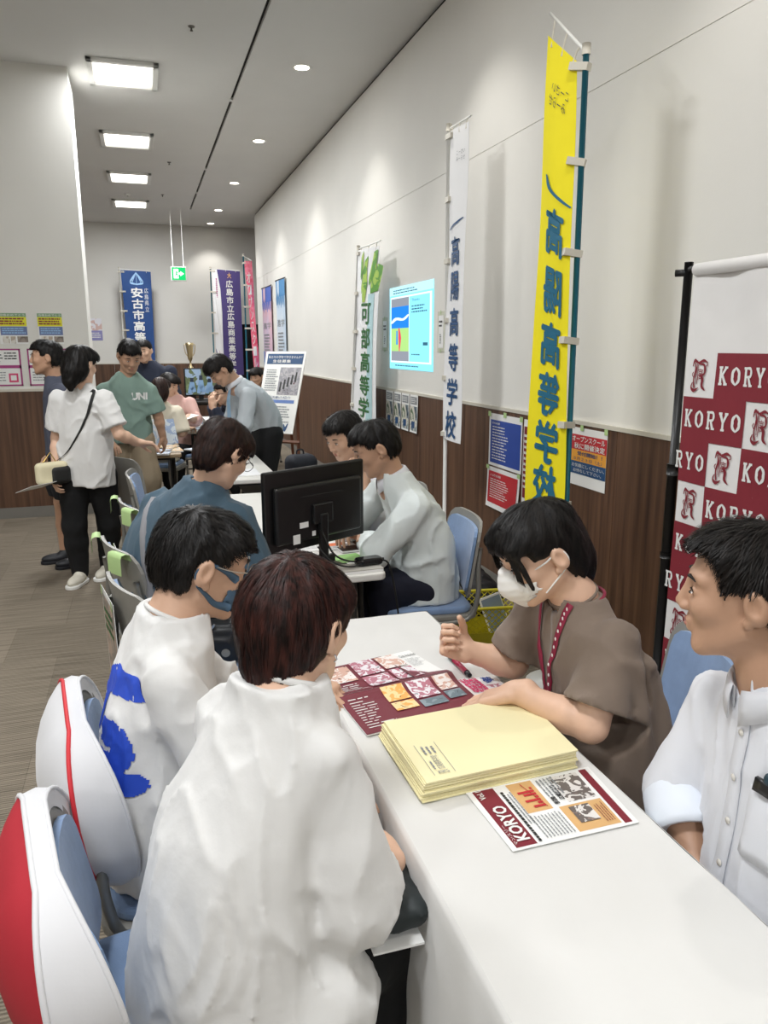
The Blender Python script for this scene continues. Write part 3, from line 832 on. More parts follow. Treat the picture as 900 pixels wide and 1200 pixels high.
nobori('purple and white school banner with white characters on a teal pole, far end', (1.32, 15.0, 0), (1.34, 15.0, 2.94), (1.36, 15, 2.92), (1.875, 15, 2.90), (1.875, 15, 1.0), (1.38, 15, 1.0), m_purc, m_tealpole, draw_purple, wave=.008)
def draw_pink(p): vert_text_p(p, 'オープンスクール')
def vert_text_p(p, s):
    for i, ch in enumerate(s): p.text(ch, .25, .9-i*.11-.09, .75, .9-i*.11, i_white, .02)
nobori('narrow pink banner seen almost edge on, next to the purple one', (1.74, 13.5, 0), (1.755, 13.5, 3.02), (1.77, 13.5, 2.92), (1.88, 13.45, 2.93), (1.95, 13.45, 1.1), (1.87, 13.5, 1.1), m_pinkc, m_tealpole, draw_pink, wave=.02)
# two tapestries hung on the wall past the board
m_tapb = photo_mat('tapestry_top', ['3f6fd0', '7fb0ea', 'dfe6f2', 'c8d8f0'], 6, 1)
def tapestry(label, y0, y1, z0, z1, cols, seed):
    pl, n = sheet_place((XW-.03, y0, z1), (XW-.03, y1, z1-.01), (XW-.03, y1, z0), (XW-.03, y0, z0), lambda u, v: .004*math.sin(u*6))
    t = thing('wall_tapestry', label, 'banner', (XW-.03, (y0+y1)/2, z0)); o = np.array(t.location)
    pl2 = lambda u, v, l=0: tuple(np.array(pl(u, v, l))-o)
    sheet_mesh(pl2, 4, 16).build('cloth', mat('tapestry_base%d' % seed, cols[0], .6, col2=cols[1], vscale=1.2, thresh=(.35, .6)), t, smooth=True)
    p = Print(pl2, .002)
    p.rect(0, .84, 1, 1, ink('tapestry_ink%d' % seed, cols[2]), 2, 2); 
    for i in range(6): x = .05+i*.16; p.stroke([(x, .86), (x+.03, .8), (x+.06, .76-.03*(i % 2))], [.12, .1, .02], (0, 0, 1, 1), ink('tapestry_ink%d' % seed, cols[2]))
    p.text('進学', .1, .55, .9, .62, i_grey, .01); p.lines(.15, .3, .85, .5, 6, i_grey)
    p.rect(0, 0, 1, .3, ink('tapestry_foot%d' % seed, cols[3]), 2, 4)
    p.build('print', t)
    MB().tube([np.array(pl2(-.05, 1.005)), np.array(pl2(1.05, 1.005))], .01, 8).build('hanging_rod', m_leg, t, smooth=True)
tapestry('blue and pink hanging poster on the right wall, the farther of two', 13.8, 12.85, 1.0, 2.5, ['c9c4dd', 'e0b8c4', '5573c9', '4a7fd0'], 1)
tapestry('pale blue hanging poster on the right wall, the nearer of two', 12.35, 11.6, 1.0, 2.52, ['d8dee6', 'c4d6e8', '4f8fc4', '8fb4d8'], 2)
# dark partition and green flag edge behind the pink banner
t = thing('black_partition', 'tall black partition standing behind the pink banner', 'partition', (2.35, 15.4, 0))
MB().box((-.5, -.02, .08), (.5, .02, 1.95)).build('panel', m_rub, t, bevel=.005)
for s in (-.42, .42): MB().box((s-.02, -.2, 0), (s+.02, .2, .08)).build('foot', m_leg, t)

# ------------------------------------------------------------------ KORYO backdrop
m_kmar = mat('backdrop_maroon', '83222f', .7, var=.06, vscale=5, bump=.03, bscale=60)
m_kwhite = mat('backdrop_white', 'eae8e6', .7, var=.02, bump=.03, bscale=60)
m_polebk = mat('black_pole', '1a1a1b', .35, var=.1)
LET = {'K': [([(.22, .02), (.22, .98)], [.26, .2, .26]), ([(.02, .06), (.42, .06)], [.12, .12]), ([(.02, .94), (.42, .94)], [.12, .12]), ([(.3, .45), (.8, .95)], [.18, .2]), ([(.62, .94), (.98, .94)], [.12, .12]), ([(.4, .55), (.82, .04)], [.2, .24]), ([(.6, .06), (1., .06)], [.12, .12])],
       'O': [([(.5, .95), (.16, .72), (.13, .5), (.16, .28), (.5, .05)], [.1, .26, .3, .26, .1]), ([(.5, .95), (.84, .72), (.87, .5), (.84, .28), (.5, .05)], [.1, .26, .3, .26, .1])],
       'R': [([(.22, .02), (.22, .98)], [.24, .2, .24]), ([(.02, .06), (.44, .06)], [.12, .12]), ([(.02, .94), (.44, .94)], [.12, .12]), ([(.25, .94), (.7, .93), (.82, .72), (.7, .52), (.28, .5)], [.1, .16, .24, .16, .1]), ([(.5, .52), (.78, .05)], [.2, .26]), ([(.62, .06), (1., .06)], [.12, .12])],
       'Y': [([(.14, .94), (.5, .45)], [.26, .2]), ([(.86, .94), (.5, .45)], [.22, .2]), ([(.5, .5), (.5, .03)], [.24, .24]), ([(-.02, .94), (.36, .94)], [.12, .12]), ([(.64, .94), (1.02, .94)], [.12, .12]), ([(.3, .06), (.7, .06)], [.12, .12])]}
CREST = [([(.04, .78), (.14, .97), (.40, .90), (.72, .97), (.98, .92)], [.05, .11, .06, .10, .02]), ([(.20, .90), (.24, .66), (.14, .36), (.22, .08)], [.05, .10, .08, .10]), ([(.34, .97), (.30, .60), (.30, .25)], [.03, .05, .03]), ([(.9, .94), (.97, .84), (.9, .80)], [.02, .06, .02]),
         ([(.38, .84), (.4, .5), (.36, .2)], [.035, .035, .035]), ([(.40, .86), (.74, .84), (.84, .70), (.80, .54), (.48, .50)], [.04, .07, .14, .07, .04]),
         ([(.55, .52), (.72, .38), (.72, .16), (.95, .02)], [.08, .17, .14, .03]), ([(.08, .26), (.0, .1), (.2, .0), (.5, .1)], [.05, .08, .12, .02]), ([(.12, .6), (.04, .52), (.12, .42)], [.03, .05, .03])]
def word(p, s, x0, y0, x1, y1, mt, gap=.42, clipx=None):
    n = len(s); cw = (x1-x0)/(n+(n-1)*gap)
    for i, ch in enumerate(s):
        a = x0+i*cw*(1+gap)
        if clipx and (a+cw*.5 < clipx[0] or a+cw > clipx[1]): continue
        for pts, ws in LET[ch]: p.stroke(pts, ws, (a, y0, a+cw, y1), mt, up=4)
def crest(p, x0, y0, x1, y1, mt):
    for pts, ws in CREST: p.stroke(pts, ws, (x0, y0, x1, y1), mt, up=4)
    p.text('高', x0+(x1-x0)*.42, y0+(y1-y0)*.34, x0+(x1-x0)*.74, y0+(y1-y0)*.72, mt, .0, up=5)
def backdrop():
    X = 1.80; ya, yb = 2.262, .90; z1, z0 = 1.79, .10
    t = thing('school_backdrop', 'tall white and maroon checkered KORYO backdrop on black poles', 'backdrop', (X, (ya+yb)/2, 0)); o = np.array(t.location)
    wv = lambda u, v: .004*math.sin(u*40)*min(1, max(0, (v-.87)*10))+.003*math.sin(u*12+v*4)+.004*math.sin(v*9+u*20)
    pl, n = sheet_place((X, ya, z1), (X, yb, z1), (X, yb, z0), (X, ya, z0), wv)
    pl2 = lambda u, v, l=0: tuple(np.array(pl(u, v, l))-o)
    sheet_mesh(pl2, 60, 40, .002).build('cloth', m_kwhite, t, smooth=True)
    p = Print(pl2, .0016); W = ya-yb; Hh = z1-z0; S = .1425; R = .1475
    U = lambda y: (ya-y)/W; V = lambda z: (z-z0)/Hh
    nrow = 9; ncol = 9
    for r in range(nrow):
        zt = 1.523-r*R; zb = zt-R
        if zb < z0-.02: zb = z0
        c0 = (-r) % 3
        runs = []; c = -3+c0
        for c in range(c0-3, ncol+3, 3):        # emblem at column c, word over c+1..c+2
            a, b = (c+1)*S, (c+3)*S
            a2, b2 = max(a, 0), min(b, W)
            if b2 > a2+.003: p.rect(a2/W, V(zb), b2/W, V(zt), m_kmar, max(1, int((b2-a2)/.03)), 5, up=1)
            if b > 0 and a < W and zt-zb > .1:
                word(p, 'KORYO', (a+.016)/W, V(zb+.045), (b-.014)/W, V(zt-.042), i_white, clipx=(0, 1))
            ex = c*S
            if ex > -.01 and ex+S < W and zt-zb > .1: crest(p, (ex+.036)/W, V(zb+.022), (ex+S-.036)/W, V(zt-.022), m_kmar)
    p.build('printed_pattern', t)
    # sleeve at the top, rod and poles
    MB().tube([(0, ya-.01-o[1], z1+.005), (0, yb-o[1], z1+.005)], .021, 12).build('rod_sleeve', m_kwhite, t, smooth=True)
    for y in (ya+.045, yb-.045):
        pl_ = MB(); pl_.tube([(0.01, y-o[1], .02), (0.01, y-o[1], 1.12)], .019, 12); pl_.build('lower_pole', m_polebk, t, smooth=True)
        MB().tube([(0.01, y-o[1], 1.10), (0.01, y-o[1], 1.825)], .015, 12).build('upper_pole', m_polebk, t, smooth=True)
        MB().tube([(0.01, y-o[1], 1.09), (0.01, y-o[1], 1.13)], .022, 12).build('collar', m_polebk, t, smooth=True)
        MB().tube([(0.01, y-o[1], .78), (0.01, y-o[1], .80)], .022, 12).build('collar', m_polebk, t, smooth=True)
        MB().tube([(0.01, y-o[1], 1.79), (-.02, y-o[1]+(.03 if y > 1.5 else -.03), 1.79)], .012, 8).build('knob', m_polebk, t, smooth=True)
        MB().box((-.22, y-o[1]-.03, 0), (.22, y-o[1]+.03, .03)).build('foot_bar', m_polebk, t, bevel=.008)
    MB().tube([(.01, ya+.045-o[1], 1.80), (.01, yb-.045-o[1], 1.80)], .012, 10).build('top_rod', m_polebk, t, smooth=True)
    MB().tube([(.01, ya+.045-o[1], .15), (.01, yb-.045-o[1], .15)], .012, 10).build('bottom_rod', m_polebk, t, smooth=True)
backdrop()

# ------------------------------------------------------------------ wall posters
def poster(label, A, B, C, D, paper, draw, cat='poster', name='poster', tapes=(), group=None, th=.0012, curl=0):
    wv = (lambda u, v: curl*(1-v)**2*(.4+.6*u)) if curl else None
    pl, n = sheet_place(A, B, C, D, wv)
    o = np.array(pl(.5, 0)); t = thing(name, label, cat, tuple(o), group=group)
    pl2 = lambda u, v, l=0: tuple(np.array(pl(u, v, l))-o)
    sheet_mesh(pl2, 2, 8, th).build('sheet', paper, t)
    p = Print(pl2, .0012); draw(p)
    if p.mb.n: p.build('print', t)
    for (u, v) in tapes:
        b = MB(); rect_on(b, u-.045, v-.045, u+.045, v+.05, lambda x, y: pl2(x, y, .004)); b.build('tape', m_lime, t)
    return t
def wallq(y0, y1, z0, z1, x=XW-.016, dz=0): return ((x, y0, z1), (x, y1, z1), (x, y1, z0), (x, y0, z0))
def d_blue(p):
    p.rect(.05, .06, .97, .88, i_blue); p.text('学校概要', .1, .8, .35, .84, i_white, 0); p.lines(.12, .12, .62, .78, 12, i_white, fill=.35)
poster('blue poster of small white print taped at the wainscot top, above the red one', *wallq(4.49, 4.04, .80, 1.13), m_paper, d_blue, tapes=((.5, 1), (.98, .98), (.02, .98)))
def d_red(p):
    p.rect(.05, .12, .95, .9, i_red); p.text('入試情報', .1, .78, .45, .84, i_white, 0); p.lines(.12, .25, .75, .74, 9, i_white, fill=.35)
poster('red poster with white print taped under the blue one', *wallq(4.50, 4.05, .53, .79), m_paper, d_red, tapes=((.02, .98), (.98, .98)), curl=.02)
poster('narrow strip of a poster showing between the blue poster and yellow banner', *wallq(4.02, 3.86, .62, 1.13), m_paper, lambda p: (p.rect(.05, .1, .95, .92, i_maroon), p.lines(.1, .2, .9, .85, 10, i_white)))
def d_open(p):
    p.rect(.0, .62, 1, .88, i_red); p.rect(0, .42, 1, .62, i_orange); p.rect(0, .20, 1, .42, i_navy)
    p.text('オープンスクール', .04, .765, .96, .86, i_white, .02); p.text('秋に開催決定', .1, .64, .96, .74, i_white, .02)
    p.text('受付開始！！', .2, .53, .9, .60, i_navy, .02); p.text('８月２３日（土）', .1, .44, .9, .50, i_navy, .0)
    p.text('お気軽にしください、', .05, .32, .97, .385, i_white, .0); p.text('お待ちして下さい。', .1, .235, .9, .295, i_white, .0)
poster('red, orange and navy open school poster right of the teal pole', *wallq(3.49, 3.17, .845, 1.14), m_paper, d_open, tapes=((.3, 1), (.97, 1)))
m_ph4 = photo_mat('photo_campus', ['20303a', '6f7f8a', 'd8d4c8', '4f6a48', 'b9c8d2'], 8, 5)
for i, (a, b) in enumerate(((6.675, 6.47), (6.45, 6.25), (6.235, 6.04), (6.02, 5.83))):
    poster(['first from the left', 'second from the left', 'third from the left', 'rightmost'][i]+' of the four dark campus flyers below the projected slide', *wallq(a, b, .85, 1.155, XW-.02), m_paper,
           lambda p: (p.rect(.02, .05, .98, .7, m_ph4), p.rect(.1, .75, .9, .95, i_grey), p.rect(.3, .12, .7, .3, i_navy, up=2), p.lines(.15, .78, .85, .92, 3, i_white)), cat='flyer', name='flyer', group='campus flyers on the wainscot', curl=.01)
# projected slide
e_cy = emission('slide_cyan', '8fe6ff', .95); e_lc = emission('slide_pale', 'b8f0ff', 1.0); e_rim = emission('slide_rim', 'a5dcff', 1.0); e_gy = emission('slide_grey', 'a3a9b4', .7)
e_sky = emission('slide_sky', '2d8cf0', .85); e_gr = emission('slide_green', 'b4e48a', .85); e_rd = emission('slide_red', 'f0506a', .85); e_dk = emission('slide_text', '4a7f98', .6); e_wt = emission('slide_white', 'e4f6ff', 1.0)
def d_slide(p):
    p.rect(.0, .9, 1, 1, e_lc); p.rect(.03, .08, .97, .88, e_wt, up=1); p.rect(.05, .10, .48, .86, e_gy, up=2); p.rect(.49, .10, .93, .86, e_cy, up=2)
    p.rect(.05, .47, .48, .76, e_sky, up=3); p.rect(.05, .22, .48, .5, e_gr, up=4)
    p.stroke([(.02, .1), (.3, .5), (.7, .4), (1, .8)], [.12, .25, .2, .1], (.05, .55, .48, .68), e_wt, up=5)
    p.stroke([(.26, .22), (.27, .38), (.25, .5)], [.02, .07, .03], (0, 0, 1, 1), e_rd, up=6); p.stroke([(.2, .3), (.2, .47)], [.04, .03], (0, 0, 1, 1), e_sky, up=6)
    p.text('Thanks', .55, .80, .72, .83, e_dk, 0, up=6); p.lines(.55, .66, .9, .76, 3, e_dk, up=6); p.lines(.55, .17, .8, .2, 1, e_dk, up=6); p.rect(.8, .29, .9, .325, e_dk, up=6)
    p.lines(.1, .91, .7, .97, 2, e_dk, up=3); p.lines(.15, .03, .9, .06, 1, e_dk, up=3)
poster('bright cyan projected slide with a sky and field photo on the wall', *wallq(6.62, 5.545, 1.35, 2.03, XW-.003), e_cy, d_slide, cat='projection', name='projected_slide', th=.001)
for (a, b, lb) in ((6.84, 6.68, 'narrow grey notice with lime tape left of the projected slide'), (5.46, 5.32, 'narrow grey notice with lime tape right of the projected slide')):
    poster(lb, *wallq(a, b, 1.5, 1.79, XW-.003), mat('notice_grey', 'c9cbb8', .6, var=.03), lambda p: (p.rect(.15, .1, .85, .9, m_paper), p.lines(.25, .6, .75, .8, 2, i_black), p.lines(.35, .2, .6, .45, 5, i_black)), name='notice', cat='notice', tapes=((.5, .02), (.5, .98)))
# left partition posters
def lq(x0, x1, z0, z1, y=YL-.004): return ((x0, y, z1), (x1, y, z1), (x1, y, z0), (x0, y, z0))
m_phs = photo_mat('photo_small', ['26282c', 'b7a99a', 'dcd8d0', '7c7068'], 13, 3)
def d_yel(p):
    p.rect(0, .88, 1, 1, ink('ink_soft_green', '7fa07c')); p.rect(0, .58, 1, .88, i_yel); p.rect(.04, .29, 1, .57, ink('ink_steel', '6b7ba8')); p.rect(.1, .02, .34, .25, m_phs); p.rect(.38, .02, .56, .25, m_phs); p.rect(.62, .06, 1.0, .25, photo_mat('photo_group', ['8a8078', 'a89c92', '6c625a'], 16, 8))
    p.text('合格おめでとう', .05, .90, .95, .98, i_white, .0); p.lines(.05, .62, .95, .86, 3, i_maroon, fill=.6, rag=.1); p.lines(.1, .33, .95, .54, 3, i_sky, fill=.5, rag=.1)
poster('yellow and blue notice high on the left partition, at the frame edge', *lq(-1.16, -.935, 1.565, 1.83), m_paper, d_yel, name='notice_poster')
poster('yellow and blue notice above the boy in grey on the left partition', *lq(-.845, -.643, 1.565, 1.83), m_paper, d_yel, name='notice_poster')
def d_mag(p):
    for a in ((0, 0, 1, .04), (0, .96, 1, 1), (0, 0, .05, 1), (.95, 0, 1, 1), (0, .48, 1, .56)): p.rect(*a, i_mag)
    p.lines(.1, .62, .5, .88, 3, i_black, fill=.3, rag=.5); p.lines(.55, .7, .9, .92, 3, i_black, fill=.4, rag=.3); p.lines(.12, .12, .6, .4, 4, i_grey, fill=.35)
    p.rect(.62, .1, .88, .34, i_pink); p.rect(.67, .15, .83, .29, m_paper, up=2)
poster('magenta-bordered chart notice at the left frame edge', *lq(-1.30, -1.01, 1.2, 1.525), m_paper, d_mag, name='notice_poster')
poster('magenta-bordered chart notice behind the face of the boy in grey', *lq(-.955, -.70, 1.2, 1.525), m_paper, d_mag, name='notice_poster')
poster('magenta-bordered chart notice between the heads of the two standing people', *lq(-.665, -.50, 1.2, 1.525), m_paper, d_mag, name='notice_poster')
poster('small lilac portrait flyer on the far wall beyond the partition', (-.90, YF-.004, 2.07), (-.67, YF-.004, 2.07), (-.67, YF-.004, 1.65), (-.90, YF-.004, 1.65), m_paper, lambda p: (p.rect(0, 0, 1, .45, ink('ink_lilac', '8f8cc0')), p.rect(0, .45, 1, 1, photo_mat('photo_portrait', ['3a3c50', 'd8b8b0', 'e6e4ea', 'c8ccd8'], 9, 4)), p.lines(.1, .1, .9, .38, 3, i_white)), name='flyer', cat='flyer')

# exit sign hung on two rods
t = thing('exit_sign', 'green lit exit sign with a running figure hung on two rods', 'exit sign', (.745, 14.5, 2.66))
MB().box((-.13, -.03, 0), (.13, .03, .24)).build('housing', m_white, t, bevel=.006)
e_g = emission('exit_green', '1fc46a', 1.1); e_w2 = emission('exit_white', 'eafff0', 1.6)
MB().box((-.115, -.034, .015), (.115, -.031, .225)).build('lit_panel', e_g, t)
pe = Print(lambda u, v, l=0: (-.115+.23*u, -.0345-l*.5, .015+.21*v))
pe.rect(.12, .12, .48, .88, e_w2, up=1); pe.poly([(.62, .42), (.62, .3), (.9, .5), (.62, .7), (.62, .58), (.5, .58), (.5, .42)], e_w2)
pe.stroke([(.36, .72), (.33, .5), (.24, .3)], [.08, .1, .06], (0, 0, 1, 1), e_g, up=4); pe.stroke([(.33, .5), (.42, .36), (.4, .2)], [.08, .06, .05], (0, 0, 1, 1), e_g, up=4); pe.stroke([(.26, .62), (.45, .58)], [.05, .05], (0, 0, 1, 1), e_g, up=4)
pe.build('running_figure', t)
for s in (-.09, .09): MB().tube([(s, 0, .24), (s, 0, CEIL-2.66)], .006, 6).build('hanging_rod', m_lframe, t, smooth=True)

# board on wooden easel
m_easel = mat('easel_wood', '7a4f3a', .5, var=.15, vscale=20)
A, B, C, D = (1.33, 8.58, 1.485), (1.73, 8.37, 1.485), (1.49, 8.05, .63), (1.12, 8.25, .65)
t = thing('poster_easel', 'white school display board leaning on a wooden easel', 'display board', (1.42, 8.3, 0)); o = np.array(t.location)
pl, n = sheet_place(A, B, C, D); pl2 = lambda u, v, l=0: tuple(np.array(pl(u, v, l))-o)
sheet_mesh(pl2, 1, 1, .02).build('board', m_white, t)
p = Print(pl2, .002)
p.rect(.05, .84, .95, .97, i_navy); p.text('私たちの学校で学びませんか？', .08, .91, .92, .945, i_white, 0); p.text('生徒募集', .2, .855, .65, .895, i_white, .02)
p.rect(.42, .46, .95, .8, photo_mat('photo_students', ['3b2e34', '8c8a90', 'a8a4a8', '5c3238'], 20, 6)); p.lines(.08, .5, .4, .78, 10, i_grey)
for i in range(5): p.stroke([(.48+.09*i, .5+.03*i), (.49+.09*i, .62+.03*i)], [.05, .04], (0, 0, 1, 1), i_black)
p.rect(.08, .36, .9, .40, ink('ink_mid_blue', '5f7cb8')); p.text('部活動の紹介', .2, .41, .8, .445, i_navy, 0); p.lines(.08, .12, .85, .33, 7, i_grey); p.stroke([(.72, .1), (.78, .05), (.84, .12)], [.04, .06, .02], (0, 0, 1, 1), i_navy)
p.build('print', t)
for a, b in (((-.26, -.02, 0), (-.02, .30, 1.44)), ((.14, -.22, 0), (.20, .14, 1.44)), ((.22, .45, 0), (.10, .24, 1.40))): MB().tube([a, b], .018, 6).build('easel_leg', m_easel, t)
MB().tube([(-.26, -.06, .56), (.14, -.28, .54)], .02, 6).build('ledge', m_easel, t)
# backpack
t = thing('backpack', 'dark navy backpack with grey pocket on the floor by the wall', 'backpack', (1.44, 7.35, 0), .3)
m_bp = mat('backpack_fabric', '23262f', .8, var=.1); m_bpp = mat('backpack_pocket', '68707f', .8, var=.1)
s_ = SDF(.012); s_.rbox((0, 0, .26), (.16, .10, .25), .08, k=.02); s_.rbox((0, -.10, .19), (.12, .04, .14), .035, k=.02); V, F = s_.surf(folds(.006, (8, 8, 8), 1)); link('body', mesh_fast('body', V, F, m_bp), t)
MB().box((-.08, -.148, .11), (.08, -.138, .27)).build('pocket', m_bpp, t, bevel=.004)
MB().tube([(-.04, .02, .50), (-.03, .02, .55), (.03, .02, .55), (.04, .02, .50)], .008, smooth=3).build('handle', m_bp, t, smooth=True)
# ================================================================== things on the front table
ZT = .7045
def flat_place(A, B, C, D, bump=None):
    A, B, C, D = [np.array(q, float) for q in (A, B, C, D)]
    def place(u, v, l=0.0):
        p = (A*(1-u)+B*u)*v+(D*(1-u)+C*u)*(1-v); return (p[0], p[1], p[2]+l+(bump(u, v) if bump else 0))
    return place
def flat_sheet(name, label, cat, A, B, C, D, paper, draw, bump=None, th=.0012, nu=4, nv=4, group=None):
    o = (np.array(A)+np.array(B)+np.array(C)+np.array(D))/4; o[2] = A[2]
    t = thing(name, label, cat, tuple(o), group=group)
    q = [tuple(np.array(x)-o) for x in (A, B, C, D)]
    pl = flat_place(*q, bump=bump); b = MB()
    P = [[pl(i/nu, j/nv, th) for j in range(nv+1)] for i in range(nu+1)]; K = [[pl(i/nu, j/nv, 0) for j in range(nv+1)] for i in range(nu+1)]
    b.grid(P, flip=True); b.grid(K)
    e = [(i, 0) for i in range(nu+1)]+[(nu, j) for j in range(1, nv+1)]+[(i, nv) for i in range(nu-1, -1, -1)]+[(0, j) for j in range(nv-1, 0, -1)]
    b.grid([[P[i][j] for i, j in e], [K[i][j] for i, j in e]], closed_v=True)
    b.build('sheet', paper, t, smooth=False)
    p = Print(pl, th+.0003)
    draw(p)
    if p.mb.n: p.build('print', t)
    return t
# newsletter: u runs away from the viewer (+y), v towards -x
def d_news(p):
    p.rect(.03, .80, .97, .96, i_maroon, 1, 1); p.text('KORYO', .10, .825, .66, .925, i_white, .03); p.text('マンスリー', .06, .93, .36, .955, i_white, 0); p.text('Vol.1', .80, .90, .95, .945, i_white, .02)
    p.lines(.04, .755, .9, .785, 1, i_black, fill=.7, rag=.05); p.lines(.30, .70, .95, .75, 2, i_grey)
    p.rect(.46, .50, .97, .70, i_tan)
    for i, h in enumerate((.09, .04, .12, .03, .10, .13, .02)): p.rect(.52+i*.05, .535, .555+i*.05, .535+h, i_red, up=2)
    p.stroke([(.5, .53), (.93, .60)], [.006, .006], (0, 0, 1, 1), i_red)
    p.lines(.06, .48, .42, .72, 9, i_grey, fill=.35, rag=.1); p.text('部活動', .5, .43, .62, .47, i_black, .02); p.lines(.64, .33, .96, .48, 5, i_grey, rag=.1)
    p.rect(.50, .13, .95, .36, photo_mat('photo_bw', ['1c1c20', 'e0dcd8', '6c6460', 'b8988a'], 45, 7)); p.text('広陵だより', .55, .37, .8, .41, i_black, .02)
    p.rect(.05, .12, .46, .46, i_tan); p.rect(.16, .24, .42, .40, photo_mat('photo_bw', [], 1), up=2); p.lines(.1, .14, .42, .22, 4, i_maroon, fill=.3)
    p.rect(.03, .04, .97, .10, i_maroon)
flat_sheet('newsletter', 'white newsletter with maroon KORYO title band near the table edge', 'newsletter', (.553, 1.040, ZT), (.546, 1.228, ZT), (.822, 1.238, ZT), (.808, 1.046, ZT), m_paper, d_news)
# envelopes
m_env = mat('manila_paper', 'efe6b8', .7, var=.02, vscale=5); m_env2 = mat('manila_edge', 'ecd690', .7, var=.06, vscale=60)
def d_env(p):
    p.stroke([(.06, .80), (.52, .80)], [.003, .003], (0, 0, 1, 1), i_grey); p.stroke([(.06, .93), (.52, .93)], [.003, .003], (0, 0, 1, 1), i_grey)
    crest(p, .07, .835, .11, .90, i_grey); p.text('広陵高等学校', .13, .84, .33, .885, i_grey, 0); p.lines(.36, .82, .5, .91, 3, i_grey); p.lines(.14, .89, .3, .915, 1, i_grey)
NE = 14
ORD = 'second third fourth fifth sixth seventh eighth ninth tenth eleventh twelfth thirteenth fourteenth'.split()
for i in range(NE):
    z = ZT+i*.0029; j = random.uniform(-.003, .003); k = random.uniform(-.003, .003); sh = .0025*math.sin(i*1.7); d = .0007*i
    top = i == NE-1
    a = [(.452+j+d, 1.222+k, z), (.448+j+sh+d, 1.478+k, z), (.806+j+sh, 1.504+k, z), (.797+j, 1.243+k, z)]
    t = flat_sheet('envelope', 'pale yellow envelope with printed school address, topmost of the stack' if top else 'pale yellow envelope, '+ORD[NE-2-i]+' from the top of the thick stack', 'envelope', *a, m_env, d_env if top else (lambda p: None), th=.0026, nu=1, nv=1, group='yellow envelopes in the stack',
                   bump=(lambda u, v: 0) )
# open brochure
m_bro = mat('brochure_maroon', '76303c', .4, var=.06); m_bph = [photo_mat('brochure_photo_a', ['3a3038', 'd8b0a0', 'f0e8e4', 'a8485a'], 40, 1), photo_mat('brochure_photo_b', ['42505c', 'e8e4e8', 'b87888', 'd8c8d0'], 45, 2), photo_mat('brochure_photo_c', ['4a2c24', 'f0b060', 'f8d8a0', '7c4a38'], 40, 3), photo_mat('brochure_photo_d', ['3c4650', '6c7c84', '8a98a0', '50606a'], 30, 4)]
def tilt(q, a, y, z=0): return (a[0], a[1], ZT+z)
fold = lambda u, v: .006*math.exp(-((v-.0)/.12)**2)+.002*math.sin(v*3)
def d_bro1(p):   # far page
    p.rect(0, 0, .68, 1, m_bro, 4, 4); p.poly([(.68, 0), (1, 0), (1, .1), (.86, .18), (.74, .42), (.68, .8)], m_bro, 2)
    for (a, b, c, d, k) in ((.04, .42, .27, .92, 0), (.31, .5, .55, .98, 1), (.58, .55, .8, .96, 0), (.31, .05, .55, .45, 1), (.58, .1, .80, .5, 1)): p.rect(a, b, c, d, m_bph[k], up=4)
    p.lines(.04, .05, .28, .36, 5, i_white, fill=.3); p.text('Club Activities', .82, .80, .99, .88, i_black, 0); p.lines(.83, .45, .99, .74, 11, i_grey, fill=.25, rag=.5)
def d_bro2(p):
    p.rect(0, 0, 1, 1, m_bro, 4, 4)
    for (a, b, c, d, k) in ((.34, .62, .53, .97, 2), (.34, .36, .53, .58, 2), (.56, .55, .77, .97, 1), (.56, .3, .77, .5, 3), (.80, .62, .95, .97, 0), (.80, .36, .95, .58, 3)): p.rect(a, b, c, d, m_bph[k], up=4)
    p.lines(.05, .10, .3, .9, 12, i_white, fill=.25, rag=.6)
flat_sheet('brochure', 'open maroon school brochure of small photos, its far page', 'brochure', (.398, 1.862, ZT+.001), (.672, 1.925, ZT+.001), (.725, 1.735, ZT+.001), (.404, 1.688, ZT+.001), m_paper, d_bro1, bump=fold, nv=12, th=.002) if False else None
t = thing('brochure', 'open maroon school brochure with many small photos beside the envelopes', 'brochure', (.56, 1.70, ZT)); o = np.array(t.location)
for nmz, q, dr, f in (('far_page', [(.396, 1.862), (.672, 1.925), (.722, 1.735), (.406, 1.682)], d_bro1, lambda u, v: .001+.010*math.exp(-(v/.14)**2)), ('near_page', [(.406, 1.680), (.722, 1.733), (.735, 1.545), (.425, 1.495)], d_bro2, lambda u, v: .001+.010*math.exp(-((1-v)/.14)**2))):
    qq = [(a-o[0], b-o[1], 0) for a, b in q]; pl = flat_place(*qq, bump=f); b = MB()
    P = [[pl(i/4, j/14, .002) for j in range(15)] for i in range(5)]; K = [[pl(i/4, j/14, -.0005) for j in range(15)] for i in range(5)]
    b.grid(P, flip=True); b.grid(K); e = [(i, 0) for i in range(5)]+[(4, j) for j in range(1, 15)]+[(i, 14) for i in range(3, -1, -1)]+[(0, j) for j in range(13, 0, -1)]
    b.grid([[P[i][j] for i, j in e], [K[i][j] for i, j in e]], closed_v=True)
    pg = b.build(nmz, m_paper, t)
    pg['label'] = 'upper page with white corner' if nmz == 'far_page' else 'lower maroon page'
    pr = Print(pl, .0024)
    # subdivide the printed patches so they follow the page
    _r = pr.rect
    def rect(x0, y0, x1, y1, mt, n=1, m=1, up=0, _r=_r): _r(x0, y0, x1, y1, mt, 2, max(2, int((y1-y0)*14)), up=up+1)
    pr.rect = rect; dr(pr); pr.build('print', pg)
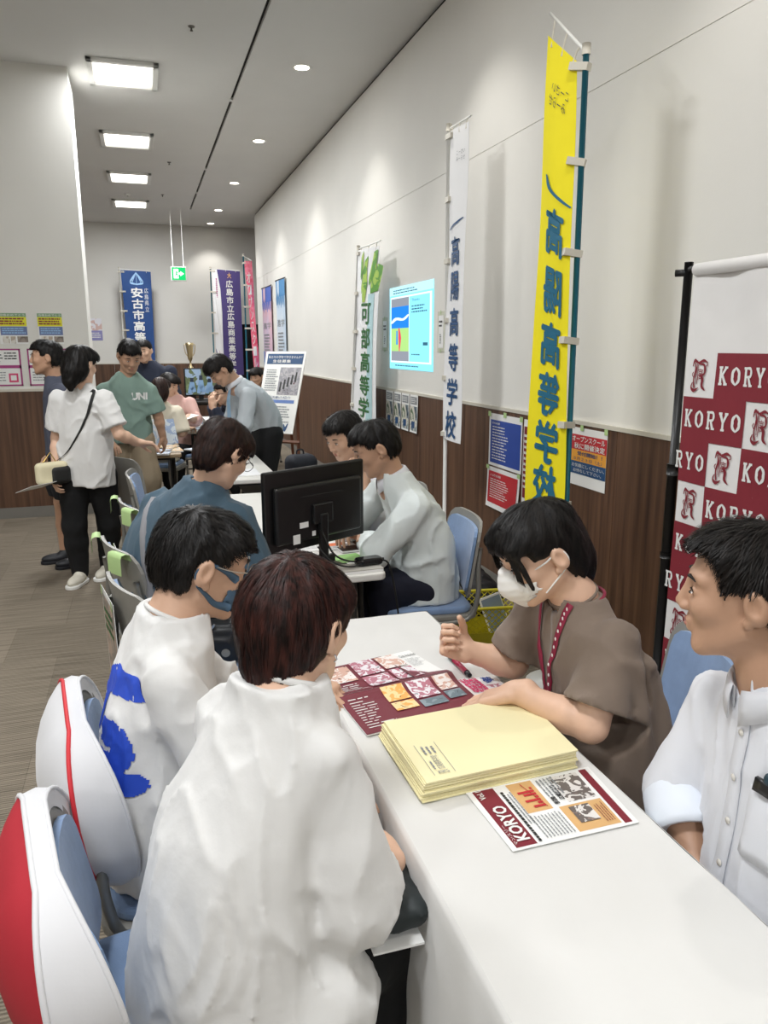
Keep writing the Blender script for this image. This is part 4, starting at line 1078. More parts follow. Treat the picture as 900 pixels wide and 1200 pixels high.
# marker pen
t = thing('marker_pen', 'dark red marker pen with black ends below the raised fist', 'pen', (.763, 1.78, ZT+.0085))
pd = mat('pen_red', 'a3123f', .3, var=.05); pk = mat('pen_black', '1c1c22', .35, var=.05)
MB().tube([(.0, .03, 0), (0, -.055, 0)], .0075, 12).build('barrel', pd, t, smooth=True)
MB().tube([(.0, .075, 0), (0, .07, 0), (0, .03, 0)], [.006, .0082, .0082], 12).build('cap', pk, t, smooth=True)
MB().tube([(.0, -.055, 0), (0, -.075, 0)], [.0078, .006], 12).build('end_plug', pk, t, smooth=True)
MB().box((-.002, .025, .008), (.002, .065, .0105)).build('clip', pd, t)
# handout under the hand
flat_sheet('handout', 'small white handout with pink lettering under the masked woman hand', 'handout', (.715, 1.705, ZT+.002), (.828, 1.70, ZT+.002), (.835, 1.575, ZT+.002), (.738, 1.575, ZT+.002), m_paper, lambda p: (p.text('進路実績', .08, .3, .5, .95, i_pink, .03), p.rect(.55, .3, .95, .6, m_bph[1]), p.text('夢', .6, .65, .85, .92, i_blue, .02)))

# ================================================================== second table
ZZ = .7005
m_bez = mat('monitor_black', '151516', .35, var=.1); m_scr = mat('monitor_screen', '20242a', .15)
t = thing('computer_monitor', 'black computer monitor seen from behind on the second table', 'monitor', (.615, 2.86, ZZ), math.atan2(.48, .87))
# local x along the panel, local +y is the screen side
MB().box((-.255, -.006, .085), (.255, .014, .40)).build('panel', m_bez, t, bevel=.008)
MB().box((-.22, -.03, .12), (.22, -.005, .34)).build('rear_housing', m_bez, t, bevel=.018, seg=3)
MB().box((-.247, .0135, .10), (.247, .0155, .392)).build('screen', m_scr, t)
MB().box((-.02, -.05, .01), (.02, -.03, .22)).build('stand_neck', m_bez, t, bevel=.006)
MB().box((-.05, -.045, .18), (.05, -.028, .26)).build('hinge_plate', m_bez, t, bevel=.006)
MB().lathe([(0, 0), (.10, 0), (.10, .006), (.03, .014), (0, .014)], 28, c=(0, -.03, 0)).build('stand_base', m_bez, t, smooth=True)
MB().box((-.05, -.0525, .02), (.05, -.03, .05)).build('cable_clip', m_bez, t, bevel=.004)
for (x, z, w_, h_) in ((-.075, .185, .035, .018), (-.115, .135, .028, .03), (-.035, .145, .014, .016)):
    MB().box((x-w_, -.0315, z-h_*.6), (x+w_*.2, -.0302, z+h_*.6)).build('rating_label', m_paper, t)
MB().box((-.10, -.0312, .29), (.12, -.0302, .295)).build('vent_slot', m_rub, t)
k = thing('power_cable', 'black cable running from the monitor to the adapter and down to the floor', 'cable', (0, 0, 0))
MB().tube([(.62, 2.80, .86), (.66, 2.78, .77), (.72, 2.77, .735), (.80, 2.775, .73), (.84, 2.765, .73), (.885, 2.77, .70), (.93, 2.80, .5), (1.0, 2.95, .2), (1.1, 3.1, .01), (1.25, 3.4, .006), (1.5, 3.5, .006)], .004, 6, smooth=6).build('lead', m_rub, k, smooth=True)
MB().tube([(.60, 2.78, .80), (.65, 2.74, .745), (.72, 2.735, .722), (.80, 2.765, .73)], .0035, 6, smooth=6).build('second_lead', m_rub, k, smooth=True)
t = thing('power_adapter', 'black glossy power adapter on the table corner', 'adapter', (.80, 2.775, .7145), .15)
MB().prism(rsq(.055, .03, .02), .028, 2).build('body', mat('gloss_black', '101012', .15), t, bevel=.01, seg=3)
MB().tube([(.05, 0, .014), (.065, 0, .014)], .006, 8).build('strain_relief', m_rub, t)
def box_item(name, label, cat, c, hx, hy, h, rz, mt, mt2=None, z=ZZ, group=None, part='cover'):
    t = thing(name, label, cat, (c[0], c[1], z), rz, group)
    MB().prism(rsq(hx, hy, .004, 2), h*.75, 2).build('pages' if h > .006 else 'sheet', m_paper if h > .006 else mt, t)
    if h > .006: MB().prism(rsq(hx, hy, .004, 2), h*.25, 2, off=h*.75).build(part, mt2 or mt, t)
    return t
box_item('binder', 'grey laminated folder at the near corner of the second table', 'folder', (.755, 2.755), .085, .05, .014, .05, mat('folder_grey', 'b8b4ac', .4, var=.03), z=ZZ)
box_item('booklet', 'green-edged booklet beside the monitor stand', 'booklet', (.745, 2.905), .07, .055, .008, .2, mat('booklet_green', '86b46a', .5, var=.05))
box_item('tablet', 'black phone lying on papers beside the seated man elbow', 'phone', (.80, 3.045), .05, .035, .010, .1, m_bez, z=ZZ+.002, part='glass')
box_item('plaid_pamphlet', 'magenta and dark plaid pamphlet left of the monitor stand', 'pamphlet', (.52, 2.98), .09, .05, .008, -.1, photo_mat('plaid_print', ['3c2430', 'a84060', 'd8b0b8', '402838'], 80, 3))
for (x, y, w_, h_, r, lb) in ((.66, 3.22, .10, .14, .3, 'white paper sheet behind the monitor near the seated man hands'), (.50, 3.38, .10, .14, -.2, 'white paper sheet left of the monitor in front of the blue shirt'), (.76, 3.42, .07, .1, .1, 'white sheet by the far man on the second table')):
    flat_sheet('paper_sheet', lb, 'paper', (x-w_, y+h_, ZZ), (x+w_, y+h_, ZZ), (x+w_, y-h_, ZZ), (x-w_, y-h_, ZZ), m_paper, lambda p: p.lines(.1, .1, .9, .9, 12, i_grey, fill=.2))
flat_sheet('paper_sheet', 'sheet with orange print beside the phone on the second table', 'paper', (.70, 3.18, ZZ+.0015), (.82, 3.2, ZZ+.0015), (.83, 3.08, ZZ+.0015), (.71, 3.07, ZZ+.0015), m_paper, lambda p: (p.rect(.1, .5, .8, .9, ink('ink_bright_orange', 'e8743c')), p.lines(.1, .1, .9, .45, 4, i_grey)))
# third table litter
for i, (x, y, c) in enumerate(((.62, 5.2, 'e8e8ea'), (.50, 5.75, 'd9dce2'), (.68, 6.2, 'eeeeea'), (.46, 6.5, 'ccd6e2'))):
    box_item('booklet', ['white booklet at the near end of the third table', 'pale grey booklet on the third table', 'white pamphlet at the middle of the third table', 'pale blue booklet at the far end of the third table'][i], 'booklet', (x, y), .1, .14, .009, .2*i, mat('bk%d' % i, c, .5, var=.05))
MBp = MB().tube([(-.04, 0, .002), (.0, .01, .002), (.05, -.01, .002)], .004, 6).build('pen', m_rub, None, smooth=True, loc=(.40, 6.15, ZZ+.003)); tag(MBp, 'black pen on the left edge of the third table', 'pen')
# magazine piles on the tan table
mags = [photo_mat('magazine_a', ['3a4a6a', 'c8d4e0', 'f0e8e0', 'd08a4a'], 18, 1), photo_mat('magazine_b', ['4a66b0', 'a8b8d8', 'e0e6ee', '5a5a60'], 14, 2), photo_mat('magazine_c', ['3a3430', 'd8a860', 'e8d8c0', '6a84a8'], 22, 3), photo_mat('magazine_d', ['e8ecf0', 'b8d0e8', 'd8e4ee', '88a8c8'], 8, 4)]
k = 0
for (x, y, r, z) in ((-.02, 6.45, .2, 0), (.10, 6.42, -.15, 0), (.19, 6.55, .1, 0), (.02, 6.68, -.3, 0), (.15, 6.75, .25, 0), (.06, 6.5, .5, 1), (.14, 6.62, -.4, 1), (.02, 6.95, .1, 0), (.16, 7.05, -.2, 0), (.05, 7.2, .3, 0)):
    lb = ['orange and navy school magazine at the near left corner of the tan table', 'white and blue school magazine at the near edge of the tan table', 'blue-covered magazine at the right of the tan table', 'colourful magazine on the left side of the tan table', 'grey and blue magazine in the middle of the tan table', 'tilted magazine lying on top at the near end of the tan table', 'tilted blue magazine on top beside the man hand', 'magazine on the far left of the tan table', 'magazine on the far right of the tan table', 'last magazine at the far end of the tan table'][k]
    t = box_item('magazine', lb, 'magazine', (x, y), .09, .125, .012, r, mags[k % 4], z=.701+.0125*z); k += 1
# standing magazine racks beside them
for i, (x, y, r) in enumerate(((.20, 6.9, .5), (.10, 6.95, .2))):
    t = thing('pamphlet_stand', ['blue school pamphlet propped upright on the tan table, right one', 'blue school pamphlet propped upright on the tan table, left one'][i], 'pamphlet', (x, y, .7135), r)
    MB().box((-.085, -.004, 0), (.085, .004, .22), R=[[1, 0, 0], [0, .95, .3], [0, -.3, .95]]).build('cover', mags[1-i], t)
    MB().tube([(0, .12, 0), (0, .06, .15)], .003, 6).build('strut', m_leg, t)
for i, (x, y, r, m_) in enumerate(((.52, 7.93, .1, mags[3]), (.68, 8.0, -.1, m_paper), (.86, 7.98, .05, mags[2]), (.55, 8.4, .2, m_paper), (.75, 8.5, -.1, mags[1]), (.6, 8.95, .1, m_paper), (.82, 9.0, 0, mags[0]))):
    box_item('booklet', ['pale booklet at the near left corner of the far table', 'white booklet at the near edge of the far table', 'brown booklet beside the leaning man hand', 'white booklet on the left half of the far table', 'blue booklet on the far table before the dark jacket', 'white booklet near the far end of the far table', 'dark booklet at the far right of the far table'][i], 'booklet', (x, y), .09, .12, .02, r, m_, z=.7205)
# far screen, trophy
t = thing('photo_screen', 'far screen showing baseball players in pale blue on a dark table', 'screen', (.745, 10.55, .841), .05)
MB().box((-.21, -.02, .06), (.21, .02, .42)).build('bezel', m_bez, t, bevel=.006)
MB().box((-.195, -.024, .075), (.195, -.0205, .405)).build('picture', photo_mat('screen_photo', ['7fa8d8', 'a8c0dc', '6c7a58', '8a9c70'], 7, 2), t)
pz = Print(lambda u, v, l=0: (-.195+.39*u, -.0245-l, .075+.33*v)); m_ply = ink('player_blue', '8fb4dc'); m_hat = ink('player_navy', '30384c')
for (a, s_) in ((.2, 1), (.5, 1.15), (.78, .95)):
    pz.stroke([(a-.1, .05), (a, .3*s_), (a+.08, .1)], [.1, .2, .12], (0, 0, 1, 1), m_ply, up=2); pz.stroke([(a, .32*s_), (a+.01, .5*s_)], [.2, .14], (0, 0, 1, 1), m_ply, up=3); pz.stroke([(a, .5*s_), (a+.01, .66*s_)], [.12, .1], (0, 0, 1, 1), m_hat, up=4)
pz.build('players', t)
MB().box((-.03, -.01, .01), (.03, .01, .08)).build('neck', m_bez, t); MB().box((-.11, -.07, 0), (.11, .07, .012)).build('foot', m_bez, t, bevel=.003)
t = thing('trophy', 'tall gold and silver trophy cup above the far photo screen', 'trophy', (.645, 10.82, .841))
m_gold = mat('gold', 'c8b48c', .3, metal=.85); m_wd = mat('trophy_base', '2c1c18', .4)
MB().box((-.05, -.05, 0), (.05, .05, .40)).build('plinth', m_wd, t, bevel=.005)
MB().lathe([(.0, .40), (.04, .40), (.036, .42), (.014, .45), (.012, .50), (.03, .53), (.034, .56), (.038, .62), (.052, .71), (.054, .745), (.048, .745), (.034, .62), (0, .56)], 20).build('cup', m_gold, t, smooth=True)
for s in (-1, 1): MB().tube([(s*.034, 0, .57), (s*.06, 0, .62), (s*.07, 0, .71), (s*.052, 0, .725)], .006, 6, smooth=4).build('handle', m_gold, t, smooth=True)

# yellow basket with a tablet
def basket():
    t = thing('shopping_basket', 'yellow lattice plastic basket on the floor by the wall', 'basket', (1.69, 3.52, 0), -.15)
    m = mat('basket_yellow', 'c9bd2a', .4, var=.06); H = .24
    def c(k, z): f = .8+.2*z/H; return [(-.2*f, -.14*f), (.2*f, -.14*f), (.2*f, .14*f), (-.2*f, .14*f)][k % 4]
    b = MB(); b.prism(rsq(.165, .115, .02, 3), .006, 2, off=.002); b.build('base', m, t)
    rim = MB()
    R = [(x, y, H) for x, y in rsq(.205, .145, .03, 3)]; rim.tube(R+[R[0]], .009, 6, cap=False); rim.build('rim', m, t, smooth=True)
    lo = MB(); P1 = rsq(.165, .115, .02, 3); P2 = rsq(.18, .125, .02, 3)
    lo.grid([[(x, y, .004) for x, y in P1], [(x, y, .10) for x, y in P2]], closed_v=True, flip=True); lo.grid([[(x*.98, y*.98, .004) for x, y in P1], [(x*.98, y*.98, .10) for x, y in P2]], closed_v=True); lo.build('lower_wall', m, t)
    for k in range(4):
        w = MB(); n = 11 if k % 2 == 0 else 8
        for i in range(-4, n+1):
            for s in (1, -1):
                pts = []
                for q in np.linspace(0, 1, 6):
                    z = .10+.135*q; u = (i+q*4)/n if s > 0 else (i+4-q*4)/n
                    if 0 <= u <= 1:
                        a, b2 = np.array(c(k, z)), np.array(c(k+1, z)); pp = a*(1-u)+b2*u; pts.append((pp[0], pp[1], z))
                if len(pts) > 1: w.tube(pts, .0028, 4)
        w.build('lattice_side', m, t)
    MB().tube([(-.2, -.05, H), (-.21, 0, H+.02), (-.2, .05, H)], .006, 6, smooth=3).build('handle', m, t, smooth=True)
basket()
t = thing('tablet', 'white-edged tablet standing inside the yellow basket', 'tablet', (1.735, 3.46, .035), .5)
Rt = [[1, 0, 0], [0, .9, .42], [0, -.42, .9]]
MB().box((-.09, -.004, 0), (.09, .004, .24), R=Rt).build('body', m_white, t, bevel=.003); MB().box((-.08, -.0048, .012), (.08, -.0042, .228), R=Rt).build('screen', mat('tablet_glass', '8ea0b4', .2), t)
# black bag, tea bottle, slippers by the wall
t = thing('black_bag', 'slumped black bag on the floor behind the yellow basket', 'bag', (1.76, 3.95, 0))
s_ = SDF(.012); s_.ell((0, 0, .12), (.17, .24, .13)); s_.ell((.02, .12, .18), (.12, .12, .09)); s_.cut((0, 0, .003), (0, 0, -1)); V, F = s_.surf(folds(.014, (9, 9, 6), 5)); link('body', mesh_fast('body', V, F, mat('bag_black', '17181a', .6, var=.2)), t)
MB().tube([(-.05, .1, .24), (-.1, .0, .3), (-.06, -.1, .24)], .01, 8, smooth=4).build('handle', m_rub, t, smooth=True)
t = thing('tea_bottle', 'small green tea bottle standing by the baseboard', 'bottle', (1.97, 4.33, 0))
MB().lathe([(0, 0), (.03, 0), (.033, .01), (.033, .13), (.028, .155), (.013, .18), (.013, .19)], 16).build('body', mat('tea_green', '8aa84a', .25, var=.15), t, smooth=True)
MB().lathe([(.0335, .05), (.0338, .12)], 16).build('label', mat('tea_label', '4f8a3a', .5, var=.3, vscale=60), t, smooth=True); MB().lathe([(.015, .185), (.015, .205), (0, .205)], 12).build('cap', m_white, t, smooth=True)
for i, (x, y) in enumerate(((1.86, 4.62), (1.95, 4.52))):
    t = thing('slipper', ['white slipper by the wall, left one', 'white slipper by the wall, right one'][i], 'slipper', (x, y, 0), .8)
    MB().prism(rsq(.045, .12, .04), .012, 2, off=.001).build('sole', m_white, t, bevel=.003)
    MB().grid([[(-.045+.09*i_/6, .02+.08*j_/3, .012+.045*math.sin(PI*i_/6)*(1-.4*j_/3)) for j_ in range(4)] for i_ in range(7)]).build('strap', m_cap, t, smooth=True)
# handbag on the chair next to the young man
t = thing('black_handbag', 'small black bag with round badge on the chair behind the young man', 'bag', (.20, 2.60, .466), -.2)
s_ = SDF(.007); s_.rbox((0, 0, .07), (.085, .05, .07), .03, k=.01); s_.rbox((.0, -.045, .055), (.06, .015, .045), .015, k=.01); V, F = s_.surf(folds(.006, (14, 14, 10), 9)); link('body', mesh_fast('body', V, F, mat('bag_nylon', '191b20', .45, var=.2)), t)
MB().lathe([(0, .0), (.014, 0), (.015, .003), (0, .004)], 16, c=(0, 0, 0)).build('badge', m_grey, t, loc=(.03, -.064, .05), rot=(PI/2, 0, 0))
MB().tube([(-.08, 0, .12), (-.07, -.01, .2), (0, -.02, .24), (.07, -.01, .19), (.08, 0, .12)], .006, 8, smooth=5).build('strap', m_rub, t, smooth=True)
MB().tube([(-.02, -.05, .13), (-.005, -.055, .15)], .004, 6).build('zip_pull', mat('zip_metal', 'c8c8c8', .3, metal=.8), t)
# posters hung on two chairs with lime tape
m_hang = photo_mat('hanging_flyer', ['e8e4d8', 'c8763c', '8a3a2c', 'd8d0c0'], 22, 5); m_hang2 = photo_mat('hanging_flyer_b', ['cfc8bc', '8a847c', 'b8a090', '7c3a48'], 14, 6)
def hang(lb, A, B, z0, z1, m_):
    poster(lb, (A[0], A[1], z1), (B[0], B[1], z1), (B[0]+.01, B[1], z0), (A[0]+.01, A[1], z0), m_paper, lambda p: (p.rect(.06, .06, .94, .94, m_), p.lines(.15, .6, .85, .85, 3, i_green, fill=.5)), cat='flyer', name='flyer', tapes=((.08, .97), (.92, .97)))
hang('flyer with brown print taped on the back of the second grey chair', (-.155, 3.30), (-.115, 2.98), .50, .745, m_hang)
hang('long faded flyer hanging from the back of the grey plastic chair', (-.175, 2.66), (-.13, 2.42), .40, .76, m_hang2)
for lb, (x, y), rz in (('lime tape strip over the rim of the chair with the brown flyer', (.08, 3.05), R90+.3), ('lime tape strip over the rim of the second blue grey chair behind', (.12, 3.83), R90+.25)):
    t = thing('tape_strip', lb, 'tape', (x, y, 0), rz)
    for a, b in ((-.22, -.13), (.11, .2)):
        yy = lambda x: -.232-.05+.042*(x/.235)**2
        q = MB(); q.grid([[(x, yy(x)-.012+dy, .806+dz) for x in np.linspace(a, b, 6)] for dy, dz in ((0, -.06), (0, 0), (.004, .014), (.018, .018), (.034, .014), (.038, -.01))]); q.build('strip', m_lime, t, smooth=True)
# ================================================================== people
def V3(*a): return np.array(a, float)
def unit(a): a = np.asarray(a, float); return a/(np.linalg.norm(a)+1e-9)
def head_axes(yaw, pitch=0, roll=0):
    y = math.radians(yaw); p = math.radians(pitch); r = math.radians(roll)
    f = V3(math.cos(y)*math.cos(p), math.sin(y)*math.cos(p), -math.sin(p))
    rt = V3(math.sin(y), -math.cos(y), 0); u = np.cross(rt, f)
    rt2 = rt*math.cos(r)-u*math.sin(r); u2 = np.cross(rt2, f)
    return np.stack([rt2, f, u2], 1)       # columns right, forward, up
SKIN = {'a': mat('skin_light', 'deb69c', .5, var=.05, vscale=30, bump=.02, bscale=300), 'b': mat('skin_mid', 'cca48a', .5, var=.05, vscale=30, bump=.02, bscale=300),
        'c': mat('skin_tan', 'be957a', .5, var=.05, vscale=30, bump=.02, bscale=300)}
m_eye = mat('eye_dark', '1a1210', .2); m_eyew = mat('eye_white', 'e6dfd8', .3); m_lip = mat('lip', 'b87c6c', .5, var=.05)
def hair_mat(name, c, c2): return mat(name, c, .5, col2=c2, vscale=90, stretch=(1, 1, .25), thresh=(.35, .7), bump=.15, bscale=240, spec=.25)
HAIR = {'black': hair_mat('hair_black', '1d1917', '0c0a0a'), 'soft': hair_mat('hair_soft_black', '221c19', '100d0c'), 'brown': hair_mat('hair_brown', '3d2720', '1d1210'), 'red': hair_mat('hair_red_brown', '45231d', '180c0b')}

def head_ops(S, c, A, male=True, mask=False, mouth=True, neck=None, neck_r=.055, ears=True, k=.012):
    L = lambda x, y, z: c+A@V3(x, y, z)
    S.ell(L(0, -.012, .028), (.0745, .094, .086), A, .02)
    S.ell(L(0, .026, -.02), (.064, .064, .078), A, .025)
    S.ell(L(0, .036, -.072), (.046, .046, .04), A, .025)
    for s in (-1, 1):
        S.cap(L(s*.054, .0, -.052), L(s*.022, .066, -.097), .018, .014, .02)       # jaw
        S.ell(L(s*.036, .062, -.026), (.024, .022, .02), A, .018)                    # cheek
        S.cap(L(s*.012, .083, .021), L(s*.045, .068, .021), .007, .007, .012)       # brow
        S.ell(L(s*.031, .097, .001), (.017, .017, .012), A, .012, sub=True)          # socket
        S.ell(L(s*.031, .0735, .0), (.0135, .0125, .0105), A, .004)                  # lid
        if ears:
            E = A@np.array([[1, 0, 0], [0, .96, .26], [0, -.26, .96]])
            S.ell(L(s*.081, -.010, -.006), (.012, .0185, .030), E, .006)
            S.ell(L(s*.095, -.006, -.002), (.011, .011, .019), E, .004, sub=True)
            S.ell(L(s*.077, -.0, -.033), (.007, .009, .010), E, .006)
    S.ell(L(0, .066, -.101), (.019, .016, .014), A, .014)                            # chin
    if not mask:
        S.cap(L(0, .086, .008), L(0, .100, -.026), .0075, .0110, .012)
        for s in (-1, 1): S.ell(L(s*.0115, .095, -.033), (.008, .009, .007), A, .006)
        S.cap(L(-.018, .086, -.056), L(.018, .086, -.056), .0065, .0065, .007)
        S.cap(L(-.014, .085, -.067), L(.014, .085, -.067), .007, .007, .006)
        S.cap(L(-.02, .094, -.0615), L(.02, .094, -.0615), .0025, .0025, .004, sub=True)
    if neck is not None:
        S.cap(L(0, -.022, -.045), neck, neck_r, neck_r*1.08, .025)
        S.cap(neck, neck+V3(0, 0, -.06), neck_r*1.02, neck_r*1.0, .02)
def face_parts(root, o, c, A, hair, open_=.5, lips=True):
    L = lambda x, y, z: c+A@V3(x, y, z)-o
    for s in (-1, 1):
        e = MB()
        pts = [L(s*(.031+q*.0135), .0865-abs(q)*.004, .0015+.003*(1-q*q)) for q in np.linspace(-1, 1, 7)]
        e.tube(pts, [.0006, .0015, .0018, .0016, .0006], 6); e.build('eyelash', m_eye, root, smooth=True)
        e = MB(); e.blob((0, 0, 0), (.0105, .0025, .0020), 6, 12)
        V = np.vstack(e.v)@A.T+L(s*.031, .0845, -.0015); q = MB(); q.add(V, e.f); ey = q.build('eye', m_eyew, root, smooth=True)
        e = MB(); e.blob((0, 0, 0), (.0056, .003, .0024), 6, 10); V = np.vstack(e.v)@A.T+L(s*.031, .0872, -.0018); q = MB(); q.add(V, e.f); q.build('iris', m_eye, ey, smooth=True)
        b = MB(); b.tube([L(s*(.031+q*.019), .0905-abs(q+.2)*.009, .021+.004*(1-q*q)) for q in np.linspace(-1, 1, 6)], [.001, .0028, .0030, .0024, .0008], 6); b.build('eyebrow', hair, root, smooth=True)
    if lips:
        b = MB(); b.tube([L(x, .0925-abs(x)*.35, -.0575+.001*math.cos(x*300)) for x in np.linspace(-.021, .021, 7)], [.001, .0034, .0040, .0034, .001], 6)
        b.tube([L(x, .0915-abs(x)*.35, -.0655) for x in np.linspace(-.017, .017, 7)], [.001, .0042, .005, .0042, .001], 6); b.build('lips', m_lip, root, smooth=True)

def hair(root, o, c, A, style, mt, h=.006, n=900, seed=1, length=.05, width=.0022, label=None, lift=.004):
    S = SDF(h); L = lambda x, y, z: c+A@V3(x, y, z)
    S.ell(L(0, -.012, .029), (.080, .098, .0865), A, .02)
    grav = V3(0, 0, -1)
    if style in ('short', 'crop', 'thick'):
        t = .002 if style == 'thick' else (-.003 if style == 'crop' else 0)
        S.ell(L(0, -.032, -.01), (.077+t, .074+t, .072), A, .02)
        S.ell(L(0, .030, .062), (.068+t, .064, .048+t), A, .02)
        if style == 'thick':
            for s in (-1, 1): S.ell(L(s*.045, .042, .045), (.038, .042, .042), A, .02)
        S.rbox(L(0, .115, -.035), (.10, .075, .088), .03, A, .012, sub=True)
        for s in (-1, 1): S.rbox(L(s*.10, .006, -.035), (.045, .036, .046), .016, A, .008, sub=True)
        S.rbox(L(0, .0, -.122 if style != 'crop' else -.128), (.15, .16, .06), .02, A, .02, sub=True)
        S.rbox(L(0, .06, -.09), (.11, .08, .05), .02, A, .01, sub=True)
        if style == 'crop': S.rbox(L(0, .125, .0), (.10, .075, .070), .03, A, .012, sub=True)
    elif style == 'bob':        # round short bob down to the nape
        S.ell(L(0, -.022, .0), (.080, .084, .082), A, .02)
        S.ell(L(0, -.052, -.050), (.052, .042, .056), A, .025)
        S.ell(L(0, .030, .046), (.075, .066, .048), A, .02)
        S.rbox(L(0, .125, -.05), (.10, .08, .090), .03, A, .012, sub=True)
        for s in (-1, 1): S.rbox(L(s*.105, .03, -.055), (.045, .032, .035), .015, A, .012, sub=True)
        S.rbox(L(0, .03, -.15), (.15, .12, .055), .02, A, .02, sub=True)
    elif style == 'tied':       # drawn back behind the ear, gathered low
        S.ell(L(0, -.055, -.03), (.072, .062, .070), A, .03)
        S.ell(L(0, -.075, -.075), (.045, .038, .055), A, .03)
        S.ell(L(0, .03, .05), (.080, .074, .055), A, .02)
        S.rbox(L(0, .125, -.04), (.10, .08, .080), .03, A, .012, sub=True)
        for s in (-1, 1): S.rbox(L(s*.10, .015, -.03), (.04, .030, .036), .014, A, .01, sub=True)
        for s in (-1, 1): S.cap(L(s*.055, .08, .055), L(s*.073, .072, -.045), .012, .004, .015)
    elif style == 'long':       # falls to the neck at the back
        S.ell(L(0, -.04, -.03), (.088, .078, .10), A, .03)
        S.chain([L(0, -.07, -.07), L(.0, -.075, -.13), L(.01, -.07, -.175)], [.05, .036, .016], .03)
        S.ell(L(0, .035, .05), (.082, .072, .055), A, .02)
        S.rbox(L(0, .125, -.04), (.10, .08, .085), .03, A, .012, sub=True)
        for s in (-1, 1): S.rbox(L(s*.10, .03, -.045), (.04, .026, .04), .014, A, .01, sub=True)
    def tuft(P):
        q = (P-c)@A; ang = np.arctan2(q[:, 0], q[:, 1]+.03)
        g = np.stack([ang*7, q[:, 2]*16, np.full(len(q), seed*1.3)], 1)
        nn = vnoise(g+vnoise(q*25)[:, None]*1.2); return -(.004 if style != 'crop' else .003)*(nn-.5)*2*np.clip(np.hypot(q[:, 0], q[:, 1]+.03)/.04, 0, 1)
    V, F = S.surf(tuft)
    hm = link('hair', mesh_fast('hair', V-o, F, mt), root, label)
    if n:
        rs = np.random.RandomState(seed)
        P = V[rs.randint(0, len(V), n)].copy()
        q = (P-c)@A; keep = (q[:, 2] > -.09); P = P[keep]
        whorl = c+A@V3(.01, -.045, .10); st = .010; ns = max(3, int(length/st)); T = None; path = [P.copy()]
        off = rs.rand(len(P))*lift; jit = rs.randn(len(P), 3)*(.4 if style == 'thick' else .22); dead = np.zeros(len(P), int)
        for i in range(ns):
            g = S.grad(P); d = S.sample(P); P0 = P.copy()
            qq = (P-c)@A; out = (d > off+.007) | ((qq[:, 1] > .05) & (qq[:, 2] < .045)) | (qq[:, 2] < (-.125 if style in ('bob', 'tied', 'long') else -.068)) | ((np.abs(qq[:, 0]) > .055) & (qq[:, 1] > (-.034 if style != 'bob' else .01)) & (qq[:, 2] < (.008 if style == 'bob' else .026)) & (qq[:, 2] > -.09)); dead += out | (dead > 0)
            P = P+g*(off*(1-abs(2*i/ns-1)*.6)+.0008-d)[:, None]*(1 if i < ns else .3)
            r = P-whorl; r = r-g*np.sum(r*g, 1)[:, None]; r /= np.linalg.norm(r, axis=1)[:, None]+1e-6
            gd = grav-g*(g@grav)[:, None]
            t = r+gd*(.35+.3*i/ns)+jit*.8
            t = t-g*np.sum(t*g, 1)[:, None]; t /= np.linalg.norm(t, axis=1)[:, None]+1e-6
            T = t if T is None else (T*.5+t*.5); T /= np.linalg.norm(T, axis=1)[:, None]+1e-6
            P = P+T*st; P = np.where((dead > (1 if style != 'tied' else 0))[:, None], P0, P); path.append(P.copy())
        path = np.stack(path, 1); m = path.shape[1]
        Tn = np.gradient(path, axis=1); G = S.grad(path.reshape(-1, 3)).reshape(path.shape)
        W = np.cross(Tn, G); W /= np.linalg.norm(W, axis=2)[:, :, None]+1e-9
        ww = width*np.sin(np.linspace(.25, 1, m)*PI)[None, :, None]
        a = path+W*ww; b = path-W*ww; VV = np.stack([a, b], 2).reshape(-1, 3)-o
        base = (np.arange(len(path))*m*2)[:, None]+np.arange(m-1)[None]*2
        FF = np.stack([base, base+1, base+3, base+2], -1).reshape(-1, 4)
        s_ = link('strands', mesh_fast('strands', VV, FF, mt), hm); s_['kind'] = 'stuff'
    return hm

def hand_ops(S, w, x, n, side, curl=(.5, .5, .4), thumb=.4, sc=1.0, spread=.06, fists=None, k=.006):
    """w wrist, x pointing direction, n where the palm faces, side 'R' or 'L'"""
    x = unit(x); n = unit(n-x*(n@x)); t = np.cross(x, n)*(1 if side == 'R' else -1)
    P = lambda a, b, c_: w+(x*a+t*b+n*c_)*sc
    M = np.stack([x, t, n], 1)
    S.rbox(P(.046, 0, .0), (.046*sc, .039*sc, .0135*sc), .012*sc, M, .012)
    S.cap(P(-.03, 0, 0), P(.02, 0, 0), .025*sc, .024*sc, .015)
    S.ell(P(.035, .026, .010), (.03*sc, .017*sc, .015*sc), M, .01)
    for i, (by, bx, ln, r) in enumerate(((.029, .088, .073, .0088), (.0095, .091, .080, .0090), (-.010, .087, .074, .0085), (-.028, .079, .058, .0075))):
        c1, c2, c3 = (curl if fists is None else fists[i]); d = unit(x+t*spread*(1.5-i)); p = P(bx-.004, by, 0); ang = 0
        for j, (fr, cc) in enumerate(((.44, c1), (.31, c2), (.25, c3))):
            ang += cc; dd = d*math.cos(ang)+n*math.sin(ang); q = p+dd*ln*fr*sc
            S.cap(p, q, r*sc*(1-.08*j), r*sc*(.92-.09*j), .0035); p = q
    p = P(.022, .030, .006); d = unit(x*.62+t*(.75-thumb*.5)+n*thumb); q = p+d*.044*sc; S.cap(p, q, .0125*sc, .0105*sc, .008)
    d = unit(x*.8+t*(.35-thumb*.5)+n*thumb*1.2); r_ = q+d*.030*sc; S.cap(q, r_, .0105*sc, .0095*sc, .004); S.cap(r_, r_+unit(x*.9+n*thumb)*.022*sc, .0095*sc, .0078*sc, .004)

